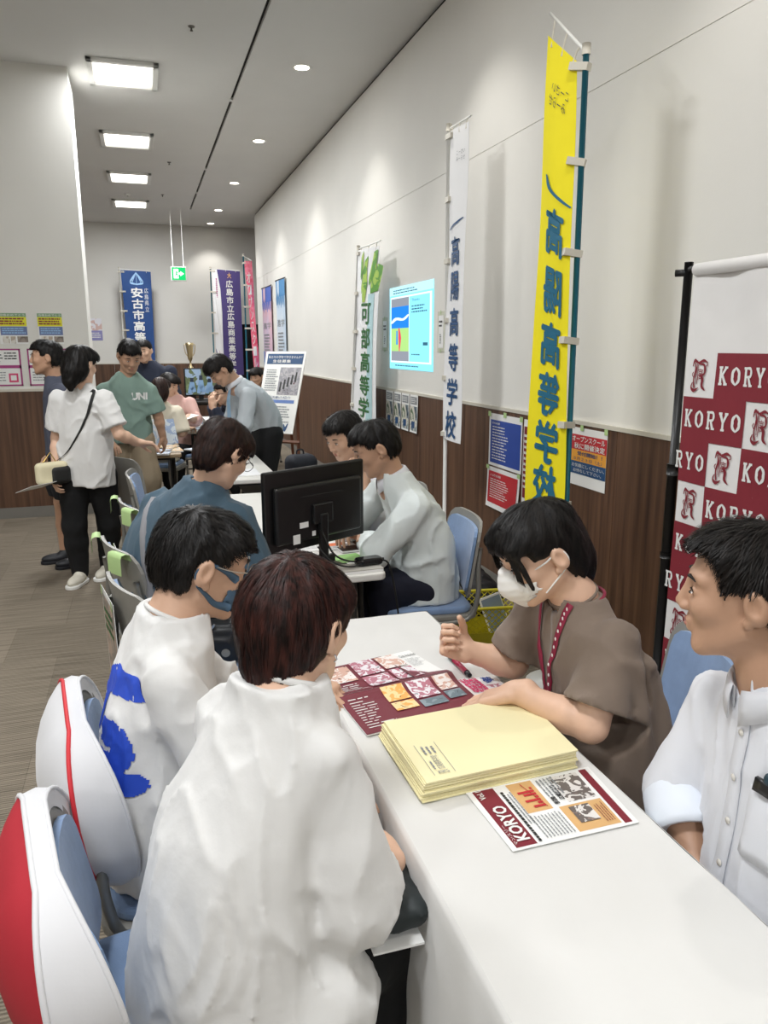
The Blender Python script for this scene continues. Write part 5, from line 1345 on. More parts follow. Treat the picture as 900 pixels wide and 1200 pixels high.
def arm_ops(S, sh, el, wr, fat=1.0, upper=False):
    S.cap(sh if upper else sh+(el-sh)*.35, el, .043*fat, .037*fat, .02)
    m = el+(wr-el)*.3; S.cap(el, m, .036*fat, .038*fat, .015); S.cap(m, wr, .038*fat, .0245*fat, .015)

def leg_cloth(S, hp, kn, an, r=(.095, .072, .058, .050), k=.03):
    S.cap(hp, kn, r[0], r[1], k); m = kn+(an-kn)*.35; S.cap(kn, m, r[1], r[2]*1.12, k); S.cap(m, an, r[2]*1.12, r[3], k)
def shoe(root, o, an, yaw, mt, sole=None, sc=1.0):
    A = head_axes(yaw); base = V3(an[0], an[1], 0)
    S = SDF(.008); S.ell(base+A@V3(0, .06, .035)*1, (.045*sc, .10*sc, .035), A, .02); S.ell(base+A@V3(0, -.01, .055), (.038*sc, .055*sc, .05), A, .02); S.cut(base+V3(0, 0, .004), (0, 0, -1))
    V, F = S.surf(); s_ = link('shoe', mesh_fast('shoe', V-o, F, mt), root)
    b = MB(); b.prism([tuple((A@V3(x, y+.05, 0))[:2]+base[:2]) for x, y in rsq(.046*sc, .115*sc, .045)], .022, 2, off=0); b.build('sole', sole or mt, s_, origin=o, bevel=.004)
def seg_cut(S, a, b, end_r=.16):
    """open the cloth tube at b (cuff): cut the plane there within reach"""
    S.cut_in(b, unit(b-a), b, end_r)
def sleeve(S, sh, el, wr, upto, r=(.072, .066, .06), k=.024, flare=1.0):
    """upto 0..1 covers the upper arm, 1..2 the forearm"""
    if upto <= 1:
        e = sh+(el-sh)*upto; S.cap(sh, e, r[0], r[1]*flare, k); S.cap(sh+(e-sh)*.6, e+unit(el-sh)*.05, r[1]*flare*.80, r[1]*flare*.85, .003, sub=True) if False else None
        return e, unit(el-sh), r[1]*flare
    e = el+(wr-el)*(upto-1); S.cap(sh, el, r[0], r[1], k); S.cap(el, e, r[1], r[2]*flare, k)
    return e, unit(wr-el), r[2]*flare

def finish(name, S, fold, mt, root, o, label=None):
    V, F = S.surf(fold); return link(name, mesh_fast(name, V-o, F, mt), root, label)

def project_print(S, c, right, up, fwd, mask, w, h, step, mt, name, root, o, depth=.3, lift=.002):
    """flat print on cloth: cells of a fine grid where mask(u,v) holds, laid on the surface seen along fwd"""
    nu, nv = int(w/step), int(h/step); us = (np.arange(nu+1)/nu-.5)*w; vs = (np.arange(nv+1)/nv-.5)*h
    P = c+us[:, None, None]*right+vs[None, :, None]*up-fwd*depth*.5; P = P.reshape(-1, 3); hit = np.zeros(len(P), bool)
    for _ in range(60):
        d = S.sample(P); d = np.where((d > .4), .01, d); go = ~hit; P[go] += fwd*np.clip(d[go], .001, .01)[:, None]; hit |= (d < .0008)
    G = S.grad(P); Q = P+G*lift; ok = hit.reshape(nu+1, nv+1)
    F = []
    for i in range(nu):
        for j in range(nv):
            if ok[i:i+2, j:j+2].all() and mask((i+.5)/nu, (j+.5)/nv): a = i*(nv+1)+j; F.append((a, a+nv+1, a+nv+2, a+1))
    if F:
        used = np.unique(F); mp = {int(u): k for k, u in enumerate(used)}
        F = [[mp[int(v)] for v in f] for f in F]; return link(name, mesh_fast(name, Q[used]-o, np.array(F), mt), root)

def collar_ring(root, o, c, axis, R, r, mt, name='collar', squash=1.0, fwd=None):
    axis = unit(axis); a = unit(np.cross(axis, V3(0, 1, .01))) if fwd is None else unit(np.cross(axis, fwd)); b = np.cross(a, axis)
    pts = [c+a*R*math.cos(t)+b*R*squash*math.sin(t) for t in np.linspace(0, 2*PI, 29)]
    m = MB(); m.tube(pts, r, 8, cap=False); m.build(name, mt, root, smooth=True, origin=o)

def collar_flaps(root, o, c, f, rt, up, R, mt, hgt=.032):
    """stand and fall of a shirt collar as one folded band, open at the front"""
    rows = []
    for (dz, dr) in ((-.012, .002), (.024, -.004), (.03, .0), (.024, .008), (-.004, .018)):
        row = []
        for t in np.linspace(-2.75, 2.75, 33):
            th = -PI/2+t*1.0*PI/2.75*.94
            e = abs(t)/2.75; drop = -.020*e**3-.012*e if dr > .005 else -.022*e**2
            row.append(c+(rt*math.cos(th)*(R+dr)+f*math.sin(th)*(R*1.08+dr))+up*(dz*hgt/.032+drop+(-.016*e**4 if dr > .01 else 0)))
        rows.append(row)
    b = MB(); b.grid(rows); ob = b.build('collar', mt, root, smooth=True, origin=o)
    s = ob.modifiers.new('th', 'SOLIDIFY'); s.thickness = .002
    return ob
CLOTH = dict(white=mat('shirt_white_cotton', 'dddcda', .85, bump=.18, bscale=22, var=.015, sheen=.15), white2=mat('shirt_white_poplin', 'dcdee4', .75, bump=.12, bscale=24, var=.015, sheen=.1),
    bluegrey=mat('tee_blue_grey', '415868', .85, bump=.12, bscale=25, var=.06, sheen=.1), taupe=mat('blouse_taupe', '7c6d61', .9, bump=.15, bscale=26, var=.05, sheen=.15),
    sage=mat('tee_sage', '7f978c', .85, bump=.1, bscale=25, var=.05), navy=mat('trousers_navy', '0d1018', .85, bump=.1, bscale=40, var=.12), navy2=mat('trousers_deep_navy', '0c1024', .85, bump=.1, bscale=40, var=.1),
    black=mat('trousers_black', '090a0d', .85, bump=.1, bscale=40, var=.1), khaki=mat('shorts_khaki', '9c8c74', .85, bump=.1, bscale=30, var=.06), cream=mat('top_cream', 'ddd3bf', .85, bump=.12, bscale=26, var=.04),
    pink=mat('top_pink', 'dcb4ac', .85, bump=.1, bscale=26, var=.04), darkgrey=mat('tee_slate', '4c505f', .85, bump=.1, bscale=26, var=.05), dnavy=mat('jacket_navy', '1a2236', .8, bump=.1, bscale=30, var=.1),
    paleblue=mat('shirt_pale_green_white', 'd5dcdb', .75, bump=.12, bscale=24, var=.02), grey=mat('shirt_grey_stripe', 'b8bfc4', .75, bump=.1, bscale=40, var=.05, stretch=(1, 1, .2)))
m_shoe_b = mat('shoe_black', '1a1c22', .5, var=.1); m_shoe_w = mat('shoe_white', 'd8d3c4', .6, var=.05)

def torso(S, kn, yaw, up=(0, 0, 1), k=.03, e=2.4):
    rt = V3(math.sin(math.radians(yaw)), -math.cos(math.radians(yaw)), 0)
    S.loft([(V3(*c), a, b) for c, a, b in kn], rt, up, k, e)
def core(root_ops, kn, yaw): pass

# ---- 1: the person seated in front, seen from behind
def person_front():
    o = V3(.10, 1.10, 0); c = V3(.216, 1.185, 1.106); A = head_axes(42, 12); nb = V3(.186, 1.140, 1.012)
    t = thing('person', 'person with short brown hair and loose white top, seated with back to us', 'person', tuple(o))
    shR, elR, wrR = V3(.236, 1.045, .935), V3(.268, 1.015, .705), V3(.350, 1.13, .690); shL, elL, wrL = V3(.105, 1.225, .935), V3(.16, 1.36, .70), V3(.31, 1.36, .68)
    S = SDF(.004); head_ops(S, c, A, neck=nb, neck_r=.050)
    arm_ops(S, shR, elR, wrR, .9); arm_ops(S, shL, elL, wrL, .9)
    hand_ops(S, wrR, V3(-.25, .9, .15), V3(-.6, -.1, -.8), 'R', curl=(.5, .7, .5), sc=.93); hand_ops(S, wrL, V3(.25, -.75, .1), V3(.3, .1, -.9), 'L', curl=(.4, .5, .4), sc=.93)
    V, F = S.surf(); b = link('body', mesh_fast('body', V-o, F, SKIN['a']), t)
    S2 = SDF(.02); torso(S2, [((.09, 1.10, .46), .14, .10), ((.10, 1.10, .70), .12, .09), ((.165, 1.13, .94), .10, .06)], 42); V, F = S2.surf(); link('trunk', mesh_fast('trunk', V-o, F, SKIN['a']), t)
    face_parts(t, o, c, A, HAIR['red'])
    S = SDF(.006); torso(S, [((.090, 1.115, .44), .180, .15), ((.090, 1.105, .52), .182, .15), ((.095, 1.10, .66), .160, .14), ((.112, 1.105, .80), .140, .122), ((.145, 1.122, .90), .132, .100), ((.172, 1.136, .980), .105, .076), ((.188, 1.142, 1.032), .066, .060)], 42)
    for sh, el, wr in ((shR, elR, wrR), (shL, elL, wrL)):
        S.cap(sh, el, .050, .066, .024); S.cap(el, el+(wr-el)*.42, .066, .060, .012)
    S.cap(shR+(elR-shR)*.6+V3(.0, -.015, -.01), elR+V3(-.005, -.012, -.02), .042, .048, .03)
    S.cap(nb+V3(0, 0, -.03), nb+(c-nb)*.8, .052, .056, .006, sub=True)
    S.ell((.215, 1.01, .53), (.08, .08, .10), None, .05)
    ec = elR+(wrR-elR)*.42; S.cut_in(ec, unit(wrR-elR), ec, .11); S.cap(ec-unit(wrR-elR)*.03, ec+unit(wrR-elR)*.02, .050, .055, .004, sub=True)
    ec = elL+(wrL-elL)*.42; S.cut_in(ec, unit(wrL-elL), ec, .11)
    finish('shirt', S, folds(.010, (9, 9, 4), 2, .55), CLOTH['white'], t, o)
    collar_ring(t, o, V3(.192, 1.146, 1.030), unit(V3(.35, .25, 1)), .0565, .006, CLOTH['white'], 'neck_rib', 1.0)
    S = SDF(.010); S.ell((.09, 1.12, .50), (.15, .15, .09)); leg_cloth(S, V3(.18, 1.03, .515), V3(.335, 1.14, .545), V3(.32, 1.12, .09)); leg_cloth(S, V3(.06, 1.19, .515), V3(.32, 1.40, .54), V3(.33, 1.42, .09)); finish('trousers', S, folds(.005, (8, 8, 5), 4), CLOTH['black'], t, o)
    for a in (V3(.31, 1.12, .09), V3(.31, 1.42, .09)): shoe(t, o, a, 30, m_shoe_b)
    hair(t, o, c, A, 'bob', HAIR['red'], .0045, 6500, 5, .080, .0009, lift=.003)
    L = lambda x, y, z: c+A@V3(x, y, z)-o
    MB().tube([L(.083, .0, -.038), L(.085, .004, -.046), L(.083, .0, -.05)], .0016, 6).build('earring', mat('silver', 'd8d8da', .2, metal=.9), t)
    MB().tube([V3(.30, 1.31, .71)-o, V3(.315, 1.33, .72)-o, V3(.325, 1.34, .70)-o, V3(.32, 1.33, .67)-o], .007, 8).build('wrist_watch', m_rub, t)
person_front()
t = thing('lap_bag', 'dark soft bag with white paper on the lap beside the table edge', 'bag', (.345, 1.09, .615))
S = SDF(.008); S.rbox((0, 0, .028), (.045, .085, .024), .02, None, .01); V, F = S.surf(folds(.008, (14, 14, 10), 3)); link('body', mesh_fast('body', V, F, mat('bag_dark_green', '20282a', .6, var=.2)), t)
MB().box((-.055, -.10, -.004), (.03, -.02, .0), ).build('paper', m_paper, t)

# ---- 2: young man with blue mask
def young_man():
    o = V3(.0, 1.56, 0); c = V3(.098, 1.60, 1.106); A = head_axes(6, 16, 0); nb = V3(.03, 1.575, .985)
    t = thing('person', 'young man in white tee with blue face mask and thin glasses, seated', 'person', tuple(o))
    shR, elR, wrR = V3(.020, 1.425, .915), V3(.100, 1.39, .73), V3(.30, 1.46, .70); shL, elL, wrL = V3(.0, 1.735, .92), V3(.12, 1.80, .72), V3(.33, 1.74, .735)
    S = SDF(.004); head_ops(S, c, A, mask=True, neck=nb, neck_r=.054)
    arm_ops(S, shR, elR, wrR); arm_ops(S, shL, elL, wrL); hand_ops(S, wrR, V3(1, .3, -.1), V3(0, 0, -1), 'R', sc=1); hand_ops(S, wrL, V3(.7, -.6, -.1), V3(0, 0, -1), 'L', sc=1)
    V, F = S.surf(); link('body', mesh_fast('body', V-o, F, SKIN['b']), t); face_parts(t, o, c, A, HAIR['black'], lips=False)
    S = SDF(.0075); torso(S, [((-.0, 1.575, .47), .18, .145), ((-.01, 1.575, .60), .175, .135), ((-.012, 1.575, .75), .155, .12), ((.002, 1.578, .86), .148, .105), ((.015, 1.58, .935), .135, .085), ((.026, 1.58, .985), .10, .072), ((.032, 1.579, 1.018), .066, .062)], 8)
    for sh, el, wr in ((shR, elR, wrR), (shL, elL, wrL)): S.cap(sh, el, .052, .066, .024); S.cap(el, el+(wr-el)*.25, .066, .062, .012)
    S.cap(nb+V3(0, 0, -.01), nb+(c-nb)*.7, .055, .060, .006, sub=True)
    ec = elR+(wrR-elR)*.25; S.cut_in(ec, unit(wrR-elR), ec, .10); ec = elL+(wrL-elL)*.25; S.cut_in(ec, unit(wrL-elL), ec, .10)
    finish('shirt', S, folds(.009, (11, 11, 4.5), 12, .45), CLOTH['white'], t, o)
    collar_ring(t, o, V3(.034, 1.580, 1.006), unit(V3(.45, .1, 1)), .060, .005, CLOTH['white'], 'neck_rib')
    st = [([(.80, .95), (.30, .88), (.12, .6), (.25, .42), (.7, .45), (.72, .62), (.5, .62)], .085), ([(.2, .32), (.85, .36)], .07), ([(.75, .3), (.5, .05), (.2, .12)], .08)]
    segs = []
    for pts, w_ in st:
        q = [np.array(p)[:2] for p in catmull([(a, b, 0) for a, b in pts], 4)] if len(pts) > 2 else [np.array(p, float) for p in pts]
        segs += [(q[i], q[i+1], w_) for i in range(len(q)-1)]
    def mk(u, v):
        p = np.array([u, v])
        for a, b, w_ in segs:
            ba = b-a; tt = min(1, max(0, ((p-a)@ba)/(ba@ba+1e-9)))
            if np.linalg.norm(p-a-ba*tt) < w_: return True
        return False
    project_print(S, V3(-.02, 1.53, .76), V3(0.14, -.99, 0), V3(0, 0, 1), unit(V3(.99, .14, 0)), mk, .26, .32, .0032, mat('print_blue', '2a50c8', .6, var=.04), 'back_print', t, o, .5)
    S = SDF(.010); S.ell((.02, 1.56, .50), (.15, .17, .09)); leg_cloth(S, V3(.08, 1.46, .52), V3(.40, 1.47, .545), V3(.36, 1.47, .09)); leg_cloth(S, V3(.08, 1.65, .52), V3(.40, 1.66, .545), V3(.36, 1.66, .09)); finish('trousers', S, folds(.005, (8, 8, 5), 4), CLOTH['black'], t, o)
    for a in (V3(.36, 1.47, .09), V3(.36, 1.66, .09)): shoe(t, o, a, 0, m_shoe_b)
    hair(t, o, c, A, 'thick', HAIR['black'], .0045, 4800, 8, .045, .0011, lift=.005)
    # mask: a cupped sheet over nose, mouth and chin, with an ear loop panel on each side
    L = lambda x, y, z: c+A@V3(x, y, z)-o
    mm = mat('mask_slate_blue', '425a70', .8, var=.04)
    M = SDF(.0035); Lw = lambda x, y, z: c+A@V3(x, y, z)
    M.ell(Lw(0, .052, -.048), (.062, .066, .056), A, .01); M.ell(Lw(0, .088, -.035), (.022, .030, .030), A, .02)
    M.ell(Lw(0, .040, -.045), (.060, .060, .070), A, .003, sub=True)
    M.rbox(Lw(0, -.07, -.05), (.1, .088, .2), .01, A, .004, sub=True); M.rbox(Lw(0, .06, .05), (.1, .2, .055), .02, A, .006, sub=True)
    V, F = M.surf(); mk_ = link('face_mask', mesh_fast('face_mask', V-o, F, mm), t)
    for s in (-1, 1):
        b = MB(); up = [(s*.058, .062, -.014), (s*.070, .04, .000), (s*.079, .01, .012), (s*.083, -.012, .016)]; lo = [(s*.050, .062, -.075), (s*.062, .03, -.070), (s*.073, .004, -.05), (s*.082, -.018, -.034)]
        b.tube([L(*p) for p in up], [.010, .006, .0045, .003], 6, smooth=3); b.tube([L(*p) for p in lo], [.012, .007, .005, .003], 6, smooth=3); b.tube([L(s*.083, -.012, .016), L(s*.086, -.028, -.008), L(s*.082, -.018, -.034)], .0025, 6, smooth=3); b.build('ear_loop', mm, mk_, smooth=True)
    g = MB(); gm = mat('glasses_wire', 'c9c3b8', .25, metal=.7)
    for s in (-1, 1):
        ring = [L(s*.033+.024*math.cos(q), .107-.006*abs(math.cos(q)), .0+.019*math.sin(q)) for q in np.linspace(0, 2*PI, 25)]; g.tube(ring, .0011, 6, cap=False)
        g.tube([L(s*.057, .100, .005), L(s*.078, .05, .006), L(s*.082, .0, .012), L(s*.083, -.02, .0)], .0012, 6, smooth=3)
    g.tube([L(-.010, .108, .003), L(0, .111, .005), L(.010, .108, .003)], .0011, 6); g.build('glasses', gm, t, smooth=True)
young_man()

# ---- 3: woman with the white mask
def masked_woman():
    o = V3(1.0, 1.48, 0); c = V3(.850, 1.530, 1.090); A = head_axes(178, 24, 0); nb = V3(.935, 1.505, .975)
    t = thing('person', 'woman with black tied hair, white mask, taupe blouse and maroon lanyard', 'person', tuple(o))
    shL, elL, wrL = V3(.955, 1.365, .905), V3(.880, 1.325, .745), V3(.775, 1.475, .770); shR, elR, wrR = V3(.915, 1.645, .895), V3(.865, 1.665, .750), V3(.755, 1.695, .785)
    S = SDF(.0035); head_ops(S, c, A, mask=True, neck=nb, neck_r=.047)
    arm_ops(S, shL, elL, wrL, 1.0); arm_ops(S, shR, elR, wrR, 1.0)
    hand_ops(S, wrL, V3(-.62, .48, -.33), V3(-.2, .1, -1), 'L', curl=(.12, .22, .2), thumb=.1, sc=.95, spread=.10)
    hand_ops(S, wrR, V3(-.9, .05, .42), V3(.25, -.75, .65), 'R', sc=.92, fists=((1.0, 1.3, .8), (1.1, 1.3, .9), (1.15, 1.3, .9), (1.2, 1.3, .9)), thumb=.8)
    V, F = S.surf(); link('body', mesh_fast('body', V-o, F, SKIN['a']), t); face_parts(t, o, c, A, HAIR['black'], lips=False)
    S = SDF(.0075); torso(S, [((1.02, 1.46, .45), .185, .15), ((1.015, 1.465, .60), .178, .14), ((.995, 1.475, .75), .172, .118), ((.972, 1.49, .86), .162, .102), ((.952, 1.50, .92), .130, .082), ((.942, 1.505, .958), .085, .064), ((.936, 1.507, .982), .055, .052)], 176)
    for sh, el, wr in ((shL, elL, wrL), (shR, elR, wrR)): S.cap(sh, sh+(el-sh)*.9, .054, .076, .024)
    S.cap(nb+V3(.0, 0, -.03), nb+(c-nb)*.8, .049, .053, .005, sub=True)
    for sh, el in ((shL, elL), (shR, elR)):
        d = unit(el-sh); e = sh+(el-sh)*.78; S.cut_in(e, d, e, .12); S.cap(e-d*.012, e+d*.05, .054, .060, .004, sub=True)
    for a, b_ in (((1.03, 1.35, .85), (1.12, 1.36, .55)), ((.98, 1.30, .86), (1.02, 1.30, .55)), ((1.06, 1.36, .8), (1.08, 1.30, .55))): S.cap(a, b_, .010, .012, .03)
    finish('blouse', S, folds(.009, (11, 11, 2.6), 21, .3), CLOTH['taupe'], t, o)
    collar_ring(t, o, V3(.933, 1.508, .978), unit(V3(-.45, 0, 1)), .054, .006, CLOTH['taupe'], 'neck_band')
    # placket and lanyard laid on the front
    def laid(pts, w_, lift, mt, name, n=26):
        rows = []
        for p in catmull([V3(*q) for q in pts], 8):
            P = np.array([p+V3(-.16, 0, 0)]); 
            for _ in range(60):
                d = S.sample(P); P[:, 0] += np.clip(np.where(d > .4, .01, d), .0008, .01)
                if d[0] < .001: break
            g = S.grad(P)[0]; rows.append((P[0]+g*lift, g))
        b = MB(); Q = np.array([r[0] for r in rows]); T = np.gradient(Q, axis=0); W = np.cross(T, np.array([r[1] for r in rows])); W /= np.linalg.norm(W, axis=1)[:, None]
        b.grid([Q+W*w_, Q-W*w_]); ob = b.build(name, mt, t, smooth=True, origin=o); s = ob.modifiers.new('th', 'SOLIDIFY'); s.thickness = .0012; s.offset = 0; return Q
    laid([(.90, 1.49, .955), (.88, 1.48, .85), (.87, 1.475, .72), (.88, 1.475, .60)], .010, .002, CLOTH['taupe'], 'placket')
    ml = mat('lanyard_maroon', '8a1f3d', .6, var=.05)
    la = laid([(.93, 1.452, .975), (.905, 1.455, .93), (.88, 1.47, .85), (.87, 1.49, .75), (.87, 1.495, .70)], .0085, .005, ml, 'lanyard')
    laid([(.92, 1.555, .972), (.90, 1.55, .93), (.88, 1.53, .85), (.87, 1.505, .75), (.87, 1.495, .70)], .0085, .0055, ml, 'lanyard')
    p = MB()
    for i in range(2, len(la)-1, 2): p.blob(la[i]+V3(-.0022, 0, 0), (.0012, .0035, .0045), 5, 8)
    p.build('lanyard_print', i_white, t, origin=o)
    collar_ring(t, o, V3(.945, 1.506, .972), unit(V3(-.25, 0, 1)), .062, .004, ml, 'lanyard_loop', .95)
    S = SDF(.010); S.ell((1.02, 1.47, .50), (.15, .17, .09)); leg_cloth(S, V3(.98, 1.38, .52), V3(.90, 1.39, .53), V3(.93, 1.39, .09)); leg_cloth(S, V3(.98, 1.56, .52), V3(.90, 1.56, .53), V3(.93, 1.56, .09)); finish('trousers', S, None, CLOTH['black'], t, o)
    for a in (V3(.95, 1.39, .09), V3(.95, 1.56, .09)): shoe(t, o, a, 180, m_shoe_b)
    hair(t, o, c, A, 'tied', HAIR['black'], .004, 5500, 11, .075, .0009, lift=.002)
    Lw = lambda x, y, z: c+A@V3(x, y, z); L = lambda x, y, z: Lw(x, y, z)-o
    # long fringe strands beside the face
    b = MB()
    for i in range(20):
        s = 1 if i % 2 else -1; q = (i//2)/14.; x0 = s*(.018+.03*q)
        b.tube([L(x0, .075-.01*q, .098-.02*q), L(s*(.048+.02*q), .092-.02*q, .06), L(s*(.058+.008*q), .092-.015*q, .01), L(s*(.058+.006*q), .094-.018*q, -.02-.03*q)], [.0018, .0022, .0016, .0005], 5, smooth=4)
    b.build('fringe', HAIR['black'], t, smooth=True)
    MB().tube([L(0, -.098, -.062), L(.02, -.10, -.060)], .012, 8).build('hair_tie', m_leg, t, smooth=True)
    mm = mat('mask_white', 'eeedea', .8, var=.02)
    M = SDF(.0035); M.ell(Lw(0, .050, -.048), (.061, .062, .056), A, .01); M.cap(Lw(0, .098, -.010), Lw(0, .106, -.050), .010, .012, .03); M.cap(Lw(0, .10, -.050), Lw(0, .074, -.10), .012, .014, .03)
    M.ell(Lw(0, .040, -.045), (.060, .060, .070), A, .003, sub=True)
    M.rbox(Lw(0, -.07, -.05), (.1, .095, .2), .01, A, .004, sub=True); M.rbox(Lw(0, .06, .052), (.1, .2, .055), .02, A, .006, sub=True)
    M.cap(Lw(-.07, .09, -.05), Lw(.07, .09, -.05), .0, .0, .01)
    V, F = M.surf(lambda P: .0005*np.sin(((P-c)@A)[:, 2]*330)); mk_ = link('face_mask', mesh_fast('face_mask', V-o, F, mm), t)
    for s in (-1, 1):
        b = MB(); b.tube([L(s*.060, .050, -.012), L(s*.074, .02, -.002), L(s*.084, -.012, .014), L(s*.087, -.026, -.01), L(s*.080, -.014, -.034), L(s*.066, .02, -.062), L(s*.056, .04, -.078)], .0022, 6, smooth=4); b.build('ear_loop', mm, mk_, smooth=True)
masked_woman()

# ---- 4: man at the right edge
def man_right():
    o = V3(1.02, .90, 0); c = V3(.925, .968, 1.158); A = head_axes(139, 2); nb = V3(.968, .93, 1.03)
    t = thing('person', 'man with short black hair and white button-down shirt at the right edge', 'person', tuple(o))
    shR, elR, wrR = V3(1.005, 1.085, .890), V3(.950, 1.115, .700), V3(.885, .96, .60); shL, elL, wrL = V3(.985, .765, .90), V3(.95, .66, .70), V3(.90, .80, .60)
    S = SDF(.0035); head_ops(S, c, A, neck=nb, neck_r=.058); arm_ops(S, shR, elR, wrR); arm_ops(S, shL, elL, wrL)
    hand_ops(S, wrR, V3(-.1, -.9, -.3), V3(-.2, 0, -1), 'R'); hand_ops(S, wrL, V3(-.1, .9, -.3), V3(-.2, 0, -1), 'L')
    V, F = S.surf(); link('body', mesh_fast('body', V-o, F, SKIN['c']), t); face_parts(t, o, c, A, HAIR['soft'])
    S = SDF(.0065); torso(S, [((1.03, .90, .50), .19, .15), ((1.03, .90, .62), .19, .155), ((1.03, .905, .75), .180, .14), ((1.018, .915, .85), .175, .118), ((.998, .925, .92), .145, .092), ((.982, .93, .975), .095, .072), ((.970, .932, 1.02), .062, .062)], 170)
    for sh, el, wr in ((shR, elR, wrR), (shL, elL, wrL)): S.cap(sh, el, .056, .060, .022); S.cap(el, el+(wr-el)*.40, .059, .056, .012)
    S.cap(nb+V3(0, 0, -.03), nb+(c-nb)*.8, .060, .064, .005, sub=True)
    d = unit(wrR-elR); e = elR+(wrR-elR)*.40; S.cut_in(e, d, e, .072); e2 = elL+(wrL-elL)*.4; S.cut_in(e2, unit(wrL-elL), e2, .072)
    finish('shirt', S, folds(.009, (12, 12, 4.2), 31, .45), CLOTH['white2'], t, o)
    f = V3(math.cos(math.radians(170)), math.sin(math.radians(170)), 0); rt = V3(f[1], -f[0], 0)
    collar_flaps(t, o, V3(.966, .930, 1.012), unit(f+V3(0, 0, -.25)), rt, unit(V3(0, 0, 1)+f*.25), .066, CLOTH['white2'])
    # rolled cuff
    u = unit(np.cross(d, V3(0, 0, 1))); v = np.cross(d, u); b = MB()
    ring = lambda s, r: [e+d*s+(u*math.cos(q)+v*math.sin(q))*r for q in np.arange(24)*2*PI/24]
    b.grid([ring(-.075, .066), ring(-.07, .071), ring(.0, .072), ring(.012, .068), ring(.012, .060), ring(-.03, .056)], closed_v=True); b.build('rolled_cuff', mat('cuff_pale', 'dfe5ee', .75, var=.03, bump=.1, bscale=24), t, smooth=True, origin=o)
    # things laid on the chest: placket, buttons, pocket and what it holds
    def onfront(q, lift=.0):
        P = np.array([V3(*q)-f*-.22]); 
        P = np.array([V3(*q)+f*.22])
        for _ in range(80):
            d_ = S.sample(P)
            if d_[0] < .001: break
            P += -f*np.clip(d_[0] if d_[0] < .4 else .01, .0008, .01)
        g = S.grad(P)[0]; return P[0]+g*lift, g
    def patch(corners, lift, mt, name, parent=t, nu=6, nv=6, th=.0015):
        a, b_, c_, d_ = [V3(*q) for q in corners]; G_ = []
        for i in range(nu+1):
            r = []
            for j in range(nv+1):
                uu, vv = i/nu, j/nv; p = (a*(1-uu)+b_*uu)*(1-vv)+(d_*(1-uu)+c_*uu)*vv; r.append(onfront(p, lift)[0])
            G_.append(r)
        m_ = MB(); m_.grid(G_); ob = m_.build(name, mt, parent, smooth=True, origin=o); s = ob.modifiers.new('th', 'SOLIDIFY'); s.thickness = th; s.offset = 0; return ob
    cc = V3(1.0, .91, 0)
    q = lambda r_, z: tuple(cc+rt*r_+V3(0, 0, z))
    patch([q(.012, .97), q(-.018, .97), q(-.018, .56), q(.012, .56)], .0025, CLOTH['white2'], 'placket', nu=2, nv=24)
    for z in (.93, .85, .77, .69, .61):
        p, g = onfront(q(-.003, z), .005); MB().lathe([(0, .002), (.0055, .0015), (.006, 0)], 12).build('button', mat('button_pearl', 'd8d4cc', .25), t, loc=tuple(p-o), rot=tuple(Vector(g).to_track_quat('Z', 'Y').to_euler()), smooth=True)
    pk_ = patch([q(-.045, .865), q(-.135, .865), q(-.135, .745), q(-.045, .745)], .005, CLOTH['white2'], 'chest_pocket')
    ph = patch([q(-.055, .885), q(-.125, .875), q(-.125, .855), q(-.055, .862)], .011, m_bez, 'pocket_phone', nu=4, nv=3, th=.008)
    p, g = onfront(q(-.075, .888), .012); MB().blob((0, 0, 0), (.009, .009, .011), 8, 10).build('phone_charm', mat('charm_teal', '1f3c48', .4, var=.3), t, smooth=True, loc=tuple(p-o)); p, g = onfront(q(-.095, .884), .012); MB().blob((0, 0, 0), (.007, .007, .012), 8, 10).build('phone_charm', m_bez, t, smooth=True, loc=tuple(p-o))
    S = SDF(.010); S.ell((1.03, .90, .51), (.16, .18, .10)); leg_cloth(S, V3(1.0, .99, .53), V3(.70, 1.0, .53), V3(.76, 1.0, .09), (.095, .075, .06, .05)); leg_cloth(S, V3(1.0, .80, .53), V3(.70, .78, .53), V3(.76, .78, .09), (.095, .075, .06, .05)); finish('trousers', S, folds(.005, (8, 8, 5), 4), CLOTH['navy'], t, o)
    for a in (V3(.76, 1.0, .09), V3(.76, .78, .09)): shoe(t, o, a, 180, m_shoe_b)
    hair(t, o, c, A, 'crop', HAIR['soft'], .004, 6500, 14, .018, .0009, lift=.011)
man_right()
